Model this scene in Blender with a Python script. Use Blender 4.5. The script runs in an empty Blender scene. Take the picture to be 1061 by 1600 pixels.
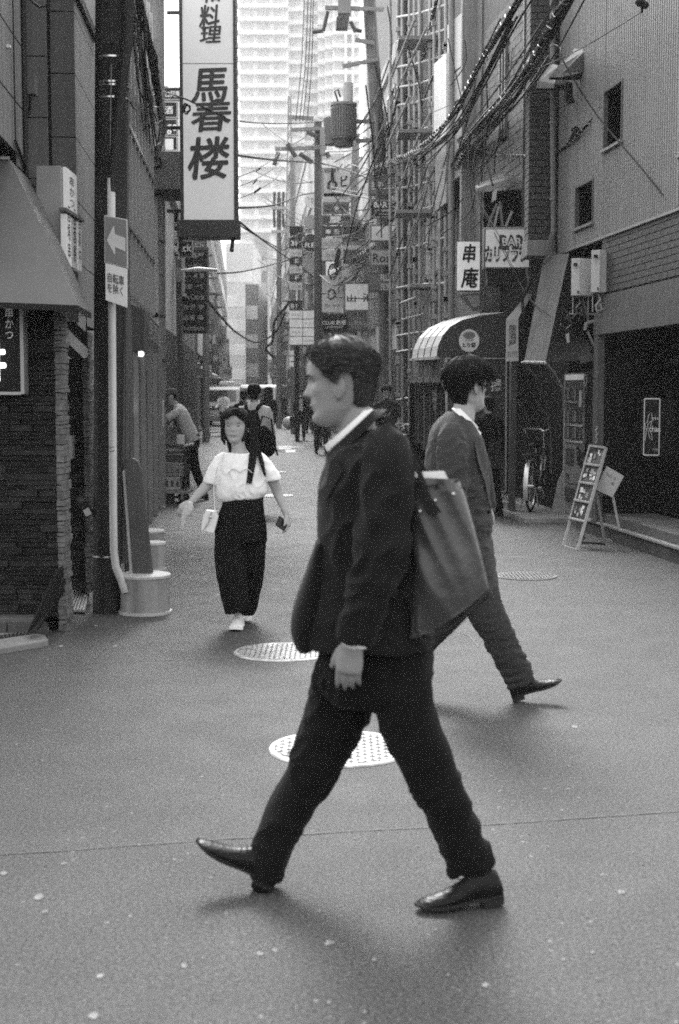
import bpy, bmesh, math, random
from math import sin, cos, pi, radians, atan2, sqrt, exp
from mathutils import Vector, Matrix, noise

# ------------------------------------------------------------------ camera, world, sun, exposure
SC = bpy.context.scene
COL = SC.collection
FPX = 2222.0
HC = 1.55
PITCH = math.atan(185 / FPX)
cam_d = bpy.data.cameras.new('camera')
cam = bpy.data.objects.new('camera', cam_d)
COL.objects.link(cam)
cam.location = (0, 0, HC)
cam.rotation_euler = (pi / 2 - PITCH, 0, 0)
cam_d.sensor_fit = 'VERTICAL'
cam_d.sensor_height = 36
cam_d.lens = 50
cam_d.clip_start = 0.1
cam_d.clip_end = 3000
cam_d.dof.use_dof = True
cam_d.dof.focus_distance = 12.0
cam_d.dof.aperture_fstop = 4.2
SC.camera = cam

SUN_EL, SUN_AZ = radians(42), radians(-8)      # the sun stands beyond the end of the lane, a little to the left
world = bpy.data.worlds.new('World')
SC.world = world
world.use_nodes = True
wn = world.node_tree
bg = wn.nodes['Background']
sky = wn.nodes.new('ShaderNodeTexSky')
sky.sky_type = 'NISHITA'
sky.sun_disc = False
sky.sun_elevation = SUN_EL
sky.sun_rotation = SUN_AZ
sky.air_density = 1.0
sky.dust_density = 6.0
bw = wn.nodes.new('ShaderNodeRGBToBW')           # black and white film
wn.links.new(sky.outputs[0], bw.inputs[0])
veil = wn.nodes.new('ShaderNodeMath')            # even white veil of a hazy summer sky
veil.operation = 'ADD'
veil.inputs[1].default_value = 2.4
wn.links.new(bw.outputs[0], veil.inputs[0])
wn.links.new(veil.outputs[0], bg.inputs[0])
bg.inputs[1].default_value = 0.15
sun_d = bpy.data.lights.new('sun', 'SUN')
sun_d.energy = 1.5
sun_d.angle = radians(16)
sun = bpy.data.objects.new('sun', sun_d)
COL.objects.link(sun)
sun.location = (0, 0, 60)
sdir = Vector((sin(SUN_AZ) * cos(SUN_EL), cos(SUN_AZ) * cos(SUN_EL), sin(SUN_EL)))
sun.rotation_euler = sdir.to_track_quat('Z', 'Y').to_euler()
SC.view_settings.view_transform = 'Standard'
SC.view_settings.look = 'None'
SC.view_settings.exposure = 1.48
SC.view_settings.gamma = 1
SC.cycles.max_bounces = 7
SC.cycles.diffuse_bounces = 3
SC.cycles.glossy_bounces = 3
SC.cycles.transmission_bounces = 4
SC.cycles.volume_bounces = 0
SC.cycles.caustics_reflective = False
SC.cycles.caustics_refractive = False
SC.cycles.sample_clamp_indirect = .8
SC.cycles.sample_clamp_direct = 1.2
SC.cycles.use_denoising = False
SC.cycles.filter_width = 1.8
SC.cycles.use_adaptive_sampling = False

# ------------------------------------------------------------------ measuring helpers
FWD = Vector((0, cos(PITCH), -sin(PITCH)))
UPV = Vector((0, sin(PITCH), cos(PITCH)))
CAMP = Vector((0, 0, HC))
def ray(px, py):
    return FWD * FPX + Vector((1, 0, 0)) * (px - 530.5) + UPV * (800 - py)
def P(px, py, Y):
    d = ray(px, py)
    return CAMP + d * (Y / d.y)
def G(px, py, z=0.0):
    d = ray(px, py)
    return CAMP + d * ((z - HC) / d.z)
def mpp(Y):
    return Y / FPX

class Frame:
    """a facade: s runs along it away from the camera, o is the distance out into the street, z is up"""
    def __init__(self, x0, y0, ang, side):
        self.o0 = Vector((x0, y0, 0))
        self.sv = Vector((-sin(ang), cos(ang), 0))
        self.ov = Vector((cos(ang), sin(ang), 0)) * (1 if side == 'L' else -1)
        self.side = side
        self.M = Matrix(((self.sv.x, self.ov.x, 0, x0), (self.sv.y, self.ov.y, 0, y0), (0, 0, 1, 0), (0, 0, 0, 1)))
    def pt(self, s, o, z):
        return self.o0 + self.sv * s + self.ov * o + Vector((0, 0, z))
    def hit(self, px, py, o=0.0):
        d = ray(px, py)
        q = self.o0 + self.ov * o
        t = (q - CAMP).dot(self.ov) / d.dot(self.ov)
        p = CAMP + d * t
        return (p - self.o0).dot(self.sv), p.z
FL = Frame(-1.18, 0, math.atan(.0655), 'L')
FL2 = Frame(-2.3, 0, math.atan(.0655), 'L')
FR = Frame(4.51, 0, math.atan(.1086), 'R')
FR2 = Frame(1.25 + .0655 * 30, 0, math.atan(.0655), 'R')

# ------------------------------------------------------------------ materials
MATS = {}
def gm(name, v, rough=.75, metal=0.0, var=.15, vs=3.0, bump=0.0, bs=40.0, fine=0.0, fs=300.0, emit=0.0, spec=.5, stretch=None, streak=0.0, alpha=1.0, sheen=0.0):
    """procedural grey material: blotchy variation, fine speckle, bump"""
    if name in MATS: return MATS[name]
    if v < .03 and spec == .5: spec = .12
    m = bpy.data.materials.new(name)
    m.use_nodes = True
    n, l = m.node_tree.nodes, m.node_tree.links
    b = n['Principled BSDF']
    b.inputs['Roughness'].default_value = rough
    b.inputs['Metallic'].default_value = metal
    b.inputs['Sheen Weight'].default_value = sheen
    b.inputs['Specular IOR Level'].default_value = spec
    tc = n.new('ShaderNodeTexCoord')
    src = tc.outputs['Object']
    if stretch:
        mp = n.new('ShaderNodeMapping'); mp.inputs['Scale'].default_value = stretch
        l.new(src, mp.inputs[0]); src = mp.outputs[0]
    nz = n.new('ShaderNodeTexNoise'); nz.inputs['Scale'].default_value = vs; nz.inputs['Detail'].default_value = 6
    nz.inputs['Roughness'].default_value = .6
    l.new(src, nz.inputs['Vector'])
    mr = n.new('ShaderNodeMapRange')
    mr.inputs['From Min'].default_value = .3; mr.inputs['From Max'].default_value = .7
    mr.inputs['To Min'].default_value = v * (1 - var); mr.inputs['To Max'].default_value = v * (1 + var)
    l.new(nz.outputs['Fac'], mr.inputs['Value'])
    out = mr.outputs[0]
    if fine > 0:
        n2 = n.new('ShaderNodeTexNoise'); n2.inputs['Scale'].default_value = fs; n2.inputs['Detail'].default_value = 3
        l.new(tc.outputs['Object'], n2.inputs['Vector'])
        m2 = n.new('ShaderNodeMapRange'); m2.inputs['From Min'].default_value = .3; m2.inputs['From Max'].default_value = .7
        m2.inputs['To Min'].default_value = 1 - fine; m2.inputs['To Max'].default_value = 1 + fine
        l.new(n2.outputs['Fac'], m2.inputs['Value'])
        mu = n.new('ShaderNodeMath'); mu.operation = 'MULTIPLY'
        l.new(out, mu.inputs[0]); l.new(m2.outputs[0], mu.inputs[1]); out = mu.outputs[0]
    if streak > 0:
        mp = n.new('ShaderNodeMapping'); mp.inputs['Scale'].default_value = (9, 9, .5)
        l.new(tc.outputs['Object'], mp.inputs[0])
        n3 = n.new('ShaderNodeTexNoise'); n3.inputs['Scale'].default_value = 1.5; n3.inputs['Detail'].default_value = 5
        l.new(mp.outputs[0], n3.inputs['Vector'])
        m3 = n.new('ShaderNodeMapRange'); m3.inputs['From Min'].default_value = .35; m3.inputs['From Max'].default_value = .65
        m3.inputs['To Min'].default_value = 1 - streak; m3.inputs['To Max'].default_value = 1 + streak * .5
        l.new(n3.outputs['Fac'], m3.inputs['Value'])
        mu = n.new('ShaderNodeMath'); mu.operation = 'MULTIPLY'
        l.new(out, mu.inputs[0]); l.new(m3.outputs[0], mu.inputs[1]); out = mu.outputs[0]
    cb = n.new('ShaderNodeCombineColor')
    for i in range(3): l.new(out, cb.inputs[i])
    l.new(cb.outputs[0], b.inputs['Base Color'])
    if emit > 0:
        l.new(cb.outputs[0], b.inputs['Emission Color'])
        b.inputs['Emission Strength'].default_value = emit
        m.cycles.emission_sampling = 'NONE'
    if bump > 0:
        nb = n.new('ShaderNodeTexNoise'); nb.inputs['Scale'].default_value = bs; nb.inputs['Detail'].default_value = 4
        l.new(src, nb.inputs['Vector'])
        bp = n.new('ShaderNodeBump'); bp.inputs['Strength'].default_value = bump; bp.inputs['Distance'].default_value = .01
        l.new(nb.outputs['Fac'], bp.inputs['Height']); l.new(bp.outputs[0], b.inputs['Normal'])
    if alpha < 1:
        b.inputs['Alpha'].default_value = alpha
    MATS[name] = m
    return m

def glass(name, v=.02, rough=.05):
    if name in MATS: return MATS[name]
    m = gm(name, v, rough=rough, var=.3, vs=1.2, spec=.9 if v > .02 else .2, bump=.05, bs=1.5)
    return m

# ------------------------------------------------------------------ mesh collector
class MB:
    def __init__(self, M=None):
        self.v = []; self.f = []; self.M = M or Matrix.Identity(4); self.sm = False
    def add(self, vs, fs, M=None):
        k = len(self.v)
        T = self.M @ M if M is not None else self.M
        self.v += [T @ Vector(p) for p in vs]
        self.f += [tuple(i + k for i in f) for f in fs]
        return self
    def box(self, x0, x1, y0, y1, z0, z1, M=None):
        vs = [(x0, y0, z0), (x1, y0, z0), (x1, y1, z0), (x0, y1, z0), (x0, y0, z1), (x1, y0, z1), (x1, y1, z1), (x0, y1, z1)]
        return self.add(vs, [(3, 2, 1, 0), (4, 5, 6, 7), (0, 1, 5, 4), (1, 2, 6, 5), (2, 3, 7, 6), (3, 0, 4, 7)], M)
    def hexa(self, pts):
        return self.add(pts, [(3, 2, 1, 0), (4, 5, 6, 7), (0, 1, 5, 4), (1, 2, 6, 5), (2, 3, 7, 6), (3, 0, 4, 7)])
    def beam(self, a, b, w, h=None, up=(0, 0, 1)):
        a = Vector(a); b = Vector(b); h = h or w
        t = (b - a).normalized(); u = Vector(up)
        if abs(t.dot(u)) > .98: u = Vector((1, 0, 0))
        s = t.cross(u).normalized(); u = s.cross(t)
        s *= w / 2; u *= h / 2
        return self.hexa([a - s - u, b - s - u, b + s - u, a + s - u, a - s + u, b - s + u, b + s + u, a + s + u])
    def tube(self, pts, r, n=8, caps=True):
        pts = [Vector(p) for p in pts]
        m = len(pts); rs = r if isinstance(r, (list, tuple)) else [r] * m
        vs = []; fs = []
        t0 = (pts[1] - pts[0]).normalized()
        u = t0.orthogonal().normalized()
        for i, p in enumerate(pts):
            t = (pts[min(i + 1, m - 1)] - pts[max(i - 1, 0)]).normalized()
            u = (u - t * u.dot(t))
            u = u.normalized() if u.length > 1e-6 else t.orthogonal().normalized()
            w = t.cross(u)
            for k in range(n):
                a = 2 * pi * k / n
                vs.append(p + (u * cos(a) + w * sin(a)) * rs[i])
        for i in range(m - 1):
            for k in range(n):
                fs.append((i * n + k, i * n + (k + 1) % n, (i + 1) * n + (k + 1) % n, (i + 1) * n + k))
        if caps:
            fs.append(tuple(range(n - 1, -1, -1))); fs.append(tuple((m - 1) * n + k for k in range(n)))
        return self.add(vs, fs)
    def cyl(self, c, r, h, n=24, axis='z', r2=None):
        c = Vector(c); d = {'x': Vector((1, 0, 0)), 'y': Vector((0, 1, 0)), 'z': Vector((0, 0, 1))}[axis]
        return self.tube([c, c + d * h], [r, r2 if r2 is not None else r], n)
    def ball(self, c, r, n=12, m=8, M=None):
        rx, ry, rz = r if isinstance(r, (list, tuple)) else (r, r, r)
        c = Vector(c); vs = []; fs = []
        for j in range(1, m):
            a = pi * j / m
            for k in range(n):
                b = 2 * pi * k / n
                vs.append(Vector((rx * sin(a) * cos(b), ry * sin(a) * sin(b), rz * cos(a))))
        vs.append(Vector((0, 0, rz))); vs.append(Vector((0, 0, -rz)))
        T = len(vs) - 2; B = len(vs) - 1
        for j in range(m - 2):
            for k in range(n):
                fs.append((j * n + k, (j + 1) * n + k, (j + 1) * n + (k + 1) % n, j * n + (k + 1) % n))
        for k in range(n):
            fs.append((T, k, (k + 1) % n)); fs.append((B, (m - 2) * n + (k + 1) % n, (m - 2) * n + k))
        R = M or Matrix.Identity(3)
        return self.add([c + R @ v for v in vs], fs)
    def prism(self, poly, d):
        """poly: list of 3d points, extruded by vector d"""
        poly = [Vector(p) for p in poly]; d = Vector(d); n = len(poly)
        vs = poly + [p + d for p in poly]
        fs = [tuple(range(n - 1, -1, -1)), tuple(range(n, 2 * n))] + [(i, (i + 1) % n, n + (i + 1) % n, n + i) for i in range(n)]
        return self.add(vs, fs)
    def build(self, name, mat, parent=None, smooth=False, bevel=0.0, fix=True, kind=None):
        o0 = origin(parent)
        me = bpy.data.meshes.new(name)
        me.from_pydata([tuple(p - o0) for p in self.v], [], self.f)
        if fix or bevel:
            bm = bmesh.new(); bm.from_mesh(me)
            bmesh.ops.recalc_face_normals(bm, faces=bm.faces)
            if bevel > 0:
                bmesh.ops.bevel(bm, geom=[e for e in bm.edges if len(e.link_faces) == 2 and e.calc_face_angle(0) > .6], offset=bevel, segments=2, affect='EDGES', profile=.6)
            bm.to_mesh(me); bm.free()
        if smooth:
            for p in me.polygons: p.use_smooth = True
            try: me.set_sharp_from_angle(angle=radians(40))
            except Exception: pass
        o = bpy.data.objects.new(name, me)
        COL.objects.link(o)
        if mat: me.materials.append(mat)
        if parent is not None: o.parent = parent
        if kind: o['kind'] = kind
        return o

def origin(o):
    v = Vector((0, 0, 0))
    while o is not None:
        v += o.location; o = o.parent
    return v

def thing(name, label, cat, loc=(0, 0, 0), group=None):
    o = bpy.data.objects.new(name, None)
    COL.objects.link(o); o.location = loc
    o.empty_display_size = .1
    o['label'] = label; o['category'] = cat
    if group: o['group'] = group
    return o
def tag(o, label, cat, group=None):
    # give a one-mesh thing its properties and put its origin at its own base
    o['label'] = label; o['category'] = cat
    if group: o['group'] = group
    return o
def struct(o):
    o['kind'] = 'structure'; return o
def share(src, name, parent, loc):
    """copy sharing mesh data, placed at world loc (source was built about its own origin)"""
    c = src.copy(); c.name = name; c.parent = parent
    c.location = Vector(loc) - origin(parent)
    COL.objects.link(c)
    return c

# ------------------------------------------------------------------ lettering
def lettering(text, parent, mat, c, right, up, w, h, th=.004, bold=0.0, name='lettering', stretch=True, line=1.0, shear=0.0):
    """flat letters fitted into a w x h box centred at c"""
    cu = bpy.data.curves.new('lettering', 'FONT')
    fat = bold if bold > .012 else 0
    cu.body = text; cu.align_x = 'CENTER'; cu.offset = 0 if fat else bold; cu.space_line = line; cu.resolution_u = 2; cu.shear = shear
    ob = bpy.data.objects.new('tmp_text', cu)
    COL.objects.link(ob)
    bpy.context.view_layer.update()
    me = bpy.data.meshes.new_from_object(ob.evaluated_get(bpy.context.evaluated_depsgraph_get()))
    bpy.data.objects.remove(ob); bpy.data.curves.remove(cu)
    right = Vector(right).normalized(); up = Vector(up).normalized(); nrm = right.cross(up)
    vs = [v.co.copy() for v in me.vertices]
    if not vs: return None
    x0 = min(v.x for v in vs); x1 = max(v.x for v in vs); y0 = min(v.y for v in vs); y1 = max(v.y for v in vs)
    kx = w / max(x1 - x0, 1e-6); ky = h / max(y1 - y0, 1e-6)
    if not stretch: kx = ky = min(kx, ky)
    o0 = origin(parent); c = Vector(c)
    for v in me.vertices:
        v.co = c + right * (v.co.x - (x0 + x1) / 2) * kx + up * (v.co.y - (y0 + y1) / 2) * ky + nrm * th - o0
    if fat:
        base = [v.co.copy() for v in me.vertices]; polys = [tuple(p.vertices) for p in me.polygons]; n = len(base); V = []; F = []
        sz = fat * min(kx, ky) * 1.1
        for j in range(8):
            d = right * cos(j * pi / 4) * sz + up * sin(j * pi / 4) * sz + nrm * (j * .00025)
            V += [tuple(p + d) for p in base]; F += [tuple(i + j * n for i in p) for p in polys]
        bpy.data.meshes.remove(me); me = bpy.data.meshes.new(name); me.from_pydata(V, [], F)
    me.materials.clear(); me.materials.append(mat)
    me.name = name
    o = bpy.data.objects.new(name, me); COL.objects.link(o)
    if parent is not None: o.parent = parent
    return o

XR, ZU = Vector((1, 0, 0)), Vector((0, 0, 1))

def merge_objs(objs, name, parent=None):
    """joins several lettering meshes into one object"""
    bm = bmesh.new()
    mats = objs[0].data.materials[0]
    for o in objs:
        bm.from_mesh(o.data)
    me = bpy.data.meshes.new(name); bm.to_mesh(me); bm.free()
    me.materials.append(mats)
    n = bpy.data.objects.new(name, me); COL.objects.link(n)
    n.parent = parent if parent is not None else objs[0].parent
    for o in objs: bpy.data.objects.remove(o)
    return n
M_SKIN = gm('skin', .22, rough=.55, var=.10, vs=25, bump=.15, bs=180, spec=.4)
M_SKINW = gm('skin_light', .32, rough=.5, var=.06, vs=20, bump=.1, bs=200, spec=.4)
M_SKIN2 = gm('skin_mid', .33, rough=.55, var=.08, vs=20, bump=.1, bs=180, spec=.4)
M_HAIR = gm('hair', .010, rough=.75, var=.5, vs=90, spec=.08)
M_HAIRG = gm('hair_greying', .030, rough=.6, var=.7, vs=70, spec=.18)
M_SUIT = gm('suit_black', .0105, sheen=.06, rough=.85, var=.25, vs=8, fine=.3, fs=700, bump=.25, bs=500, spec=.06)
M_TROU = gm('trousers_black', .008, sheen=.04, rough=.9, var=.25, vs=8, fine=.3, fs=700, bump=.25, bs=500, spec=.04)
M_SUIT2 = gm('suit_grey', .032, sheen=.08, rough=.85, var=.2, vs=8, fine=.3, fs=600, bump=.25, bs=500, spec=.25)
M_TROU2 = gm('trousers_grey', .027, rough=.85, var=.2, vs=8, fine=.3, fs=600, bump=.25, bs=500, spec=.25)
M_SHIRT = gm('white_cotton', .78, rough=.8, var=.05, vs=9, bump=.2, bs=60)
M_SHIRTG = gm('pale_grey_cotton', .42, rough=.85, var=.08, vs=9, bump=.2, bs=60)
M_LEATHER = gm('black_leather', .010, rough=.33, var=.3, vs=30, bump=.25, bs=70, spec=.5)
M_SOLE = gm('shoe_sole', .02, rough=.6, var=.3)
M_BAG = gm('bag_leather', .042, rough=.36, var=.12, vs=3, bump=.5, bs=18, spec=.5)
M_BLACKCLOTH = gm('black_cloth', .007, rough=.9, var=.3, vs=12, bump=.2, bs=300, spec=.05)
M_EYE = gm('eye_white', .30, rough=.2, var=.05)
M_IRIS = gm('eye_dark', .01, rough=.15, var=.1)
M_LIP = gm('lips_mid', .16, rough=.4, var=.1)
M_PLASTICW = gm('white_plastic', .75, rough=.35, var=.04)
M_METAL = gm('steel', .55, rough=.3, metal=1.0, var=.15)
# ------------------------------------------------------------------ people
def loft(mb, secs, n=20, p=2.2, w=Vector((0, 1, 0)), cap=True):
    """secs: (centre, ra, rb): ra across the path in the plane square to w, rb along w"""
    pts = [Vector(s[0]) for s in secs]; m = len(pts)
    vs = []; fs = []
    def ring(c, t, ra, rb):
        b = (w - t * w.dot(t)).normalized(); a = t.cross(b).normalized()
        for k in range(n):
            an = 2 * pi * k / n; ca, sa = cos(an), sin(an)
            vs.append(c + a * ra * math.copysign(abs(ca) ** (2 / p), ca) + b * rb * math.copysign(abs(sa) ** (2 / p), sa))
    T = [(pts[min(i + 1, m - 1)] - pts[max(i - 1, 0)]).normalized() for i in range(m)]
    seq = []
    if cap:
        seq.append((pts[0] - T[0] * min(secs[0][1], secs[0][2]) * .35, T[0], secs[0][1] * .6, secs[0][2] * .6))
    for i in range(m): seq.append((pts[i], T[i], secs[i][1], secs[i][2]))
    if cap:
        seq.append((pts[-1] + T[-1] * min(secs[-1][1], secs[-1][2]) * .35, T[-1], secs[-1][1] * .6, secs[-1][2] * .6))
    for s in seq: ring(*s)
    M = len(seq)
    for i in range(M - 1):
        for k in range(n):
            fs.append((i * n + k, i * n + (k + 1) % n, (i + 1) * n + (k + 1) % n, (i + 1) * n + k))
    fs.append(tuple(range(n - 1, -1, -1))); fs.append(tuple((M - 1) * n + k for k in range(n)))
    mb.add(vs, fs)

def subdiv(secs, k=4):
    """Catmull-Rom refinement of loft sections"""
    m = len(secs); out = []
    def cr(a, b, c, d, t):
        return .5 * ((2 * b) + (c - a) * t + (2 * a - 5 * b + 4 * c - d) * t * t + (3 * b - a - 3 * c + d) * t ** 3)
    for i in range(m - 1):
        A = secs[max(i - 1, 0)]; B = secs[i]; C = secs[i + 1]; D = secs[min(i + 2, m - 1)]
        for j in range(k):
            t = j / k
            c = Vector([cr(Vector(A[0])[q], Vector(B[0])[q], Vector(C[0])[q], Vector(D[0])[q], t) for q in range(3)])
            out.append((c, max(cr(A[1], B[1], C[1], D[1], t), .004), max(cr(A[2], B[2], C[2], D[2], t), .004)))
    out.append(secs[-1])
    return out

def remesh(mb, name, mat, parent, voxel, smooth=4, fold=None, post=None, bump=None):
    """joins overlapping closed shapes into one continuous skin"""
    o = mb.build(name, None, None, fix=True)
    md = o.modifiers.new('r', 'REMESH'); md.mode = 'VOXEL'; md.voxel_size = voxel; md.adaptivity = 0
    if smooth:
        ms = o.modifiers.new('s', 'SMOOTH'); ms.iterations = smooth; ms.factor = .5
    bpy.context.view_layer.update()
    me = bpy.data.meshes.new_from_object(o.evaluated_get(bpy.context.evaluated_depsgraph_get()))
    old = o.data
    bpy.data.objects.remove(o); bpy.data.meshes.remove(old)
    o0 = origin(parent)
    if fold or post:
        nv = [v.normal.copy() for v in me.vertices]
        for v, nn in zip(me.vertices, nv):
            p = v.co.copy()
            if fold: v.co = p + nn * fold(p)
            if post: v.co = post(v.co.copy())
    for v in me.vertices: v.co -= o0
    me.name = name
    me.materials.clear(); me.materials.append(mat)
    for p in me.polygons: p.use_smooth = True
    n = bpy.data.objects.new(name, me); COL.objects.link(n)
    n.parent = parent
    return n

def _tab(tab, z):
    if z <= tab[0][0]: return tab[0][1:]
    for a, b in zip(tab, tab[1:]):
        if z <= b[0]:
            t = (z - a[0]) / (b[0] - a[0]); t = t * t * (3 - 2 * t) * .4 + t * .6
            return tuple(x + (y - x) * t for x, y in zip(a[1:], b[1:]))
    return tab[-1][1:]
HEAD = [(-.118, .052, .000, .020), (-.112, .068, -.012, .034), (-.100, .079, -.025, .044), (-.085, .082, -.040, .052), (-.066, .076, -.052, .060),
        (-.045, .080, -.064, .064), (-.022, .079, -.076, .068), (.0, .077, -.086, .071), (.02, .077, -.093, .073), (.042, .085, -.097, .075),
        (.065, .084, -.098, .075), (.085, .077, -.094, .071), (.102, .062, -.080, .060), (.114, .043, -.060, .045), (.122, .018, -.035, .022), (.125, -.006, -.014, .004)]
def head_pt(th, z, off=0.0, nose=1.0, male=True):
    f, b, w = _tab(HEAD, z)
    f += off; b -= off; w += off
    c = (f + b) / 2; a = (f - b) / 2
    ct, st = cos(th), sin(th)
    pw = 2.35 if ct > 0 else 2.1
    x = c + a * math.copysign(abs(ct) ** (2 / pw), ct)
    y = w * math.copysign(abs(st) ** (2 / pw), st)
    if not male and z < -.02: y *= 1 - .22 * min(1, (-.02 - z) / .08)
    if ct > 0 and nose > 0:
        g = lambda y0, s: exp(-((abs(y) - y0) / s) ** 2)
        gz = lambda z0, s: exp(-((z - z0) / s) ** 2)
        # nose
        if -.034 < z < .04:
            pr = max(0, min(1, (.04 - z) / .058)) if z > -.018 else max(0, 1 - (-.018 - z) / .014)
            wd = .0065 + .008 * max(0, min(1, (.02 - z) / .04))
            x += nose * (.030 if male else .014) * pr * exp(-(y / wd) ** 2)
        x -= (.010 if male else .005) * gz(.020, .012) * g(.031, .016)          # eye sockets
        x += .005 * gz(.040, .010) * g(.028, .022) * (1 if male else 0)   # brow
        x += .008 * gz(-.046, .006) * exp(-(y / .021) ** 2)   # upper lip
        x += .008 * gz(-.058, .006) * exp(-(y / .019) ** 2)   # lower lip
        x -= .004 * gz(-.052, .0025) * exp(-(y / .024) ** 2)
        x -= .004 * gz(-.070, .006) * exp(-(y / .02) ** 2)
        x += .005 * gz(-.092, .012) * exp(-(y / .02) ** 2)    # chin
        x += (.006 if male else .003) * gz(-.006, .014) * g(.046, .016)           # cheek
        if male: x -= .005 * gz(-.045, .020) * g(.050, .014) + .003 * gz(-.030, .018) * g(.034, .006) - .003 * gz(.004, .005) * g(.03, .012)
    return Vector((x, y, z))
def head_mesh(mb, M, off=0.0, nt=56, nz=60, male=True):
    vs = []; fs = []
    zs = [-.118 + (.243) * (0.5 - 0.5 * cos(pi * (i + .3) / (nz - 1 + .6))) for i in range(nz)]
    for z in zs:
        for k in range(nt): vs.append(M @ head_pt(2 * pi * k / nt, z, off, 1, male))
    for i in range(nz - 1):
        for k in range(nt): fs.append((i * nt + k, i * nt + (k + 1) % nt, (i + 1) * nt + (k + 1) % nt, (i + 1) * nt + k))
    fs.append(tuple(range(nt - 1, -1, -1))); fs.append(tuple((nz - 1) * nt + k for k in range(nt)))
    mb.add(vs, fs)
    for s in (-1, 1):   # ears
        R = Matrix.Rotation(s * radians(-22), 3, 'Z') @ Matrix.Rotation(radians(-12), 3, 'Y')
        e = MB(); e.ball((-.008, s * .078, -.006), (.019, .008, .033), 14, 10, R)
        e.ball((-.004, s * .075, -.030), (.010, .007, .012), 10, 6, R)
        mb.add([M @ v for v in e.v], e.f)

def hair_mesh(name, mat, parent, M, line, thick=.014, nt=96, nz=70, seed=0, rough=.003, top=.012, part=0):
    """a cap of hair: outside the skull above line(theta), tucked into the skull below it"""
    mb = MB(); vs = []; fs = []
    zs = [-.118 + (.243) * (0.5 - 0.5 * cos(pi * (i + .3) / (nz - 1 + .6))) for i in range(nz)]
    for z in zs:
        for k in range(nt):
            th = 2 * pi * k / nt
            tt = th if th <= pi else 2 * pi - th
            hl = line(math.degrees(tt), 1 if th <= pi else -1)
            hl += .006 * noise.noise(Vector((th * 9, seed, 0))) + .004 * noise.noise(Vector((th * 30, seed, 0)))
            d = (z - hl) / .010
            k2 = max(0, min(1, d)); k2 = k2 * k2 * (3 - 2 * k2)
            q = head_pt(th, z, 0, 0)
            s = noise.noise(Vector((th * 14 + seed, z * 30, 1))) * rough + noise.noise(Vector((th * 40 + seed, z * 14, 3))) * rough * .8
            o = thick * (.6 + .4 * min(1, max(0, (z - hl) / .05))) + top * max(0, z / .125) ** 2 + s
            c = Vector((-.01, 0, min(z, .06) * .6))
            dr = (q - c); dr = dr.normalized()
            vs.append(M @ (q + dr * (o * k2 - .012 * (1 - k2))))
    for i in range(nz - 1):
        for k in range(nt): fs.append((i * nt + k, i * nt + (k + 1) % nt, (i + 1) * nt + (k + 1) % nt, (i + 1) * nt + k))
    fs.append(tuple(range(nt - 1, -1, -1))); fs.append(tuple((nz - 1) * nt + k for k in range(nt)))
    mb.add(vs, fs)
    return mb.build(name, mat, parent, smooth=True)

def hair_strands(parent_hair, mat, parent, M, line, thick, nstr=500, seed=1, length=.03, rad=.0012, sweep=0.0):
    """loose locks over the cap so that its outline is uneven"""
    rnd = random.Random(seed); mb = MB()
    for i in range(nstr):
        th = rnd.random() * 2 * pi; tt = math.degrees(th if th <= pi else 2 * pi - th)
        hl = line(tt, 1 if th <= pi else -1)
        z = hl + .004 + (.122 - hl) * rnd.random() ** .8
        q = head_pt(th, min(z, .121), thick * .8 + .012 * max(0, z / .125) ** 2, 0)
        c = Vector((-.01, 0, .03)); nn = (q - c).normalized()
        down = Vector((0, 0, -1)) - nn * nn.dot(Vector((0, 0, -1)))
        if down.length < .2: down = Vector((1, rnd.uniform(-1, 1), 0)); down -= nn * nn.dot(down)
        down.normalize(); bk = Vector((-1, 0, .25)); bk -= nn * nn.dot(bk); down = down * (1 - sweep) + bk * sweep * 1.3; down.normalize(); down += Vector((rnd.uniform(-.5, .5), rnd.uniform(-.5, .5), 0)) * .5
        L = length * rnd.uniform(.6, 1.3)
        pts = [M @ (q - nn * .004), M @ (q + down * L * .5 + nn * .003), M @ (q + down * L - nn * .002 + nn * rnd.uniform(0, .004))]
        mb.tube(pts, [rad * 2, rad * 2, rad * .4], 4, False)
    o = mb.build('hair_strands', mat, parent, smooth=True, fix=False)
    o['kind'] = 'stuff'
    return o

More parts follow.
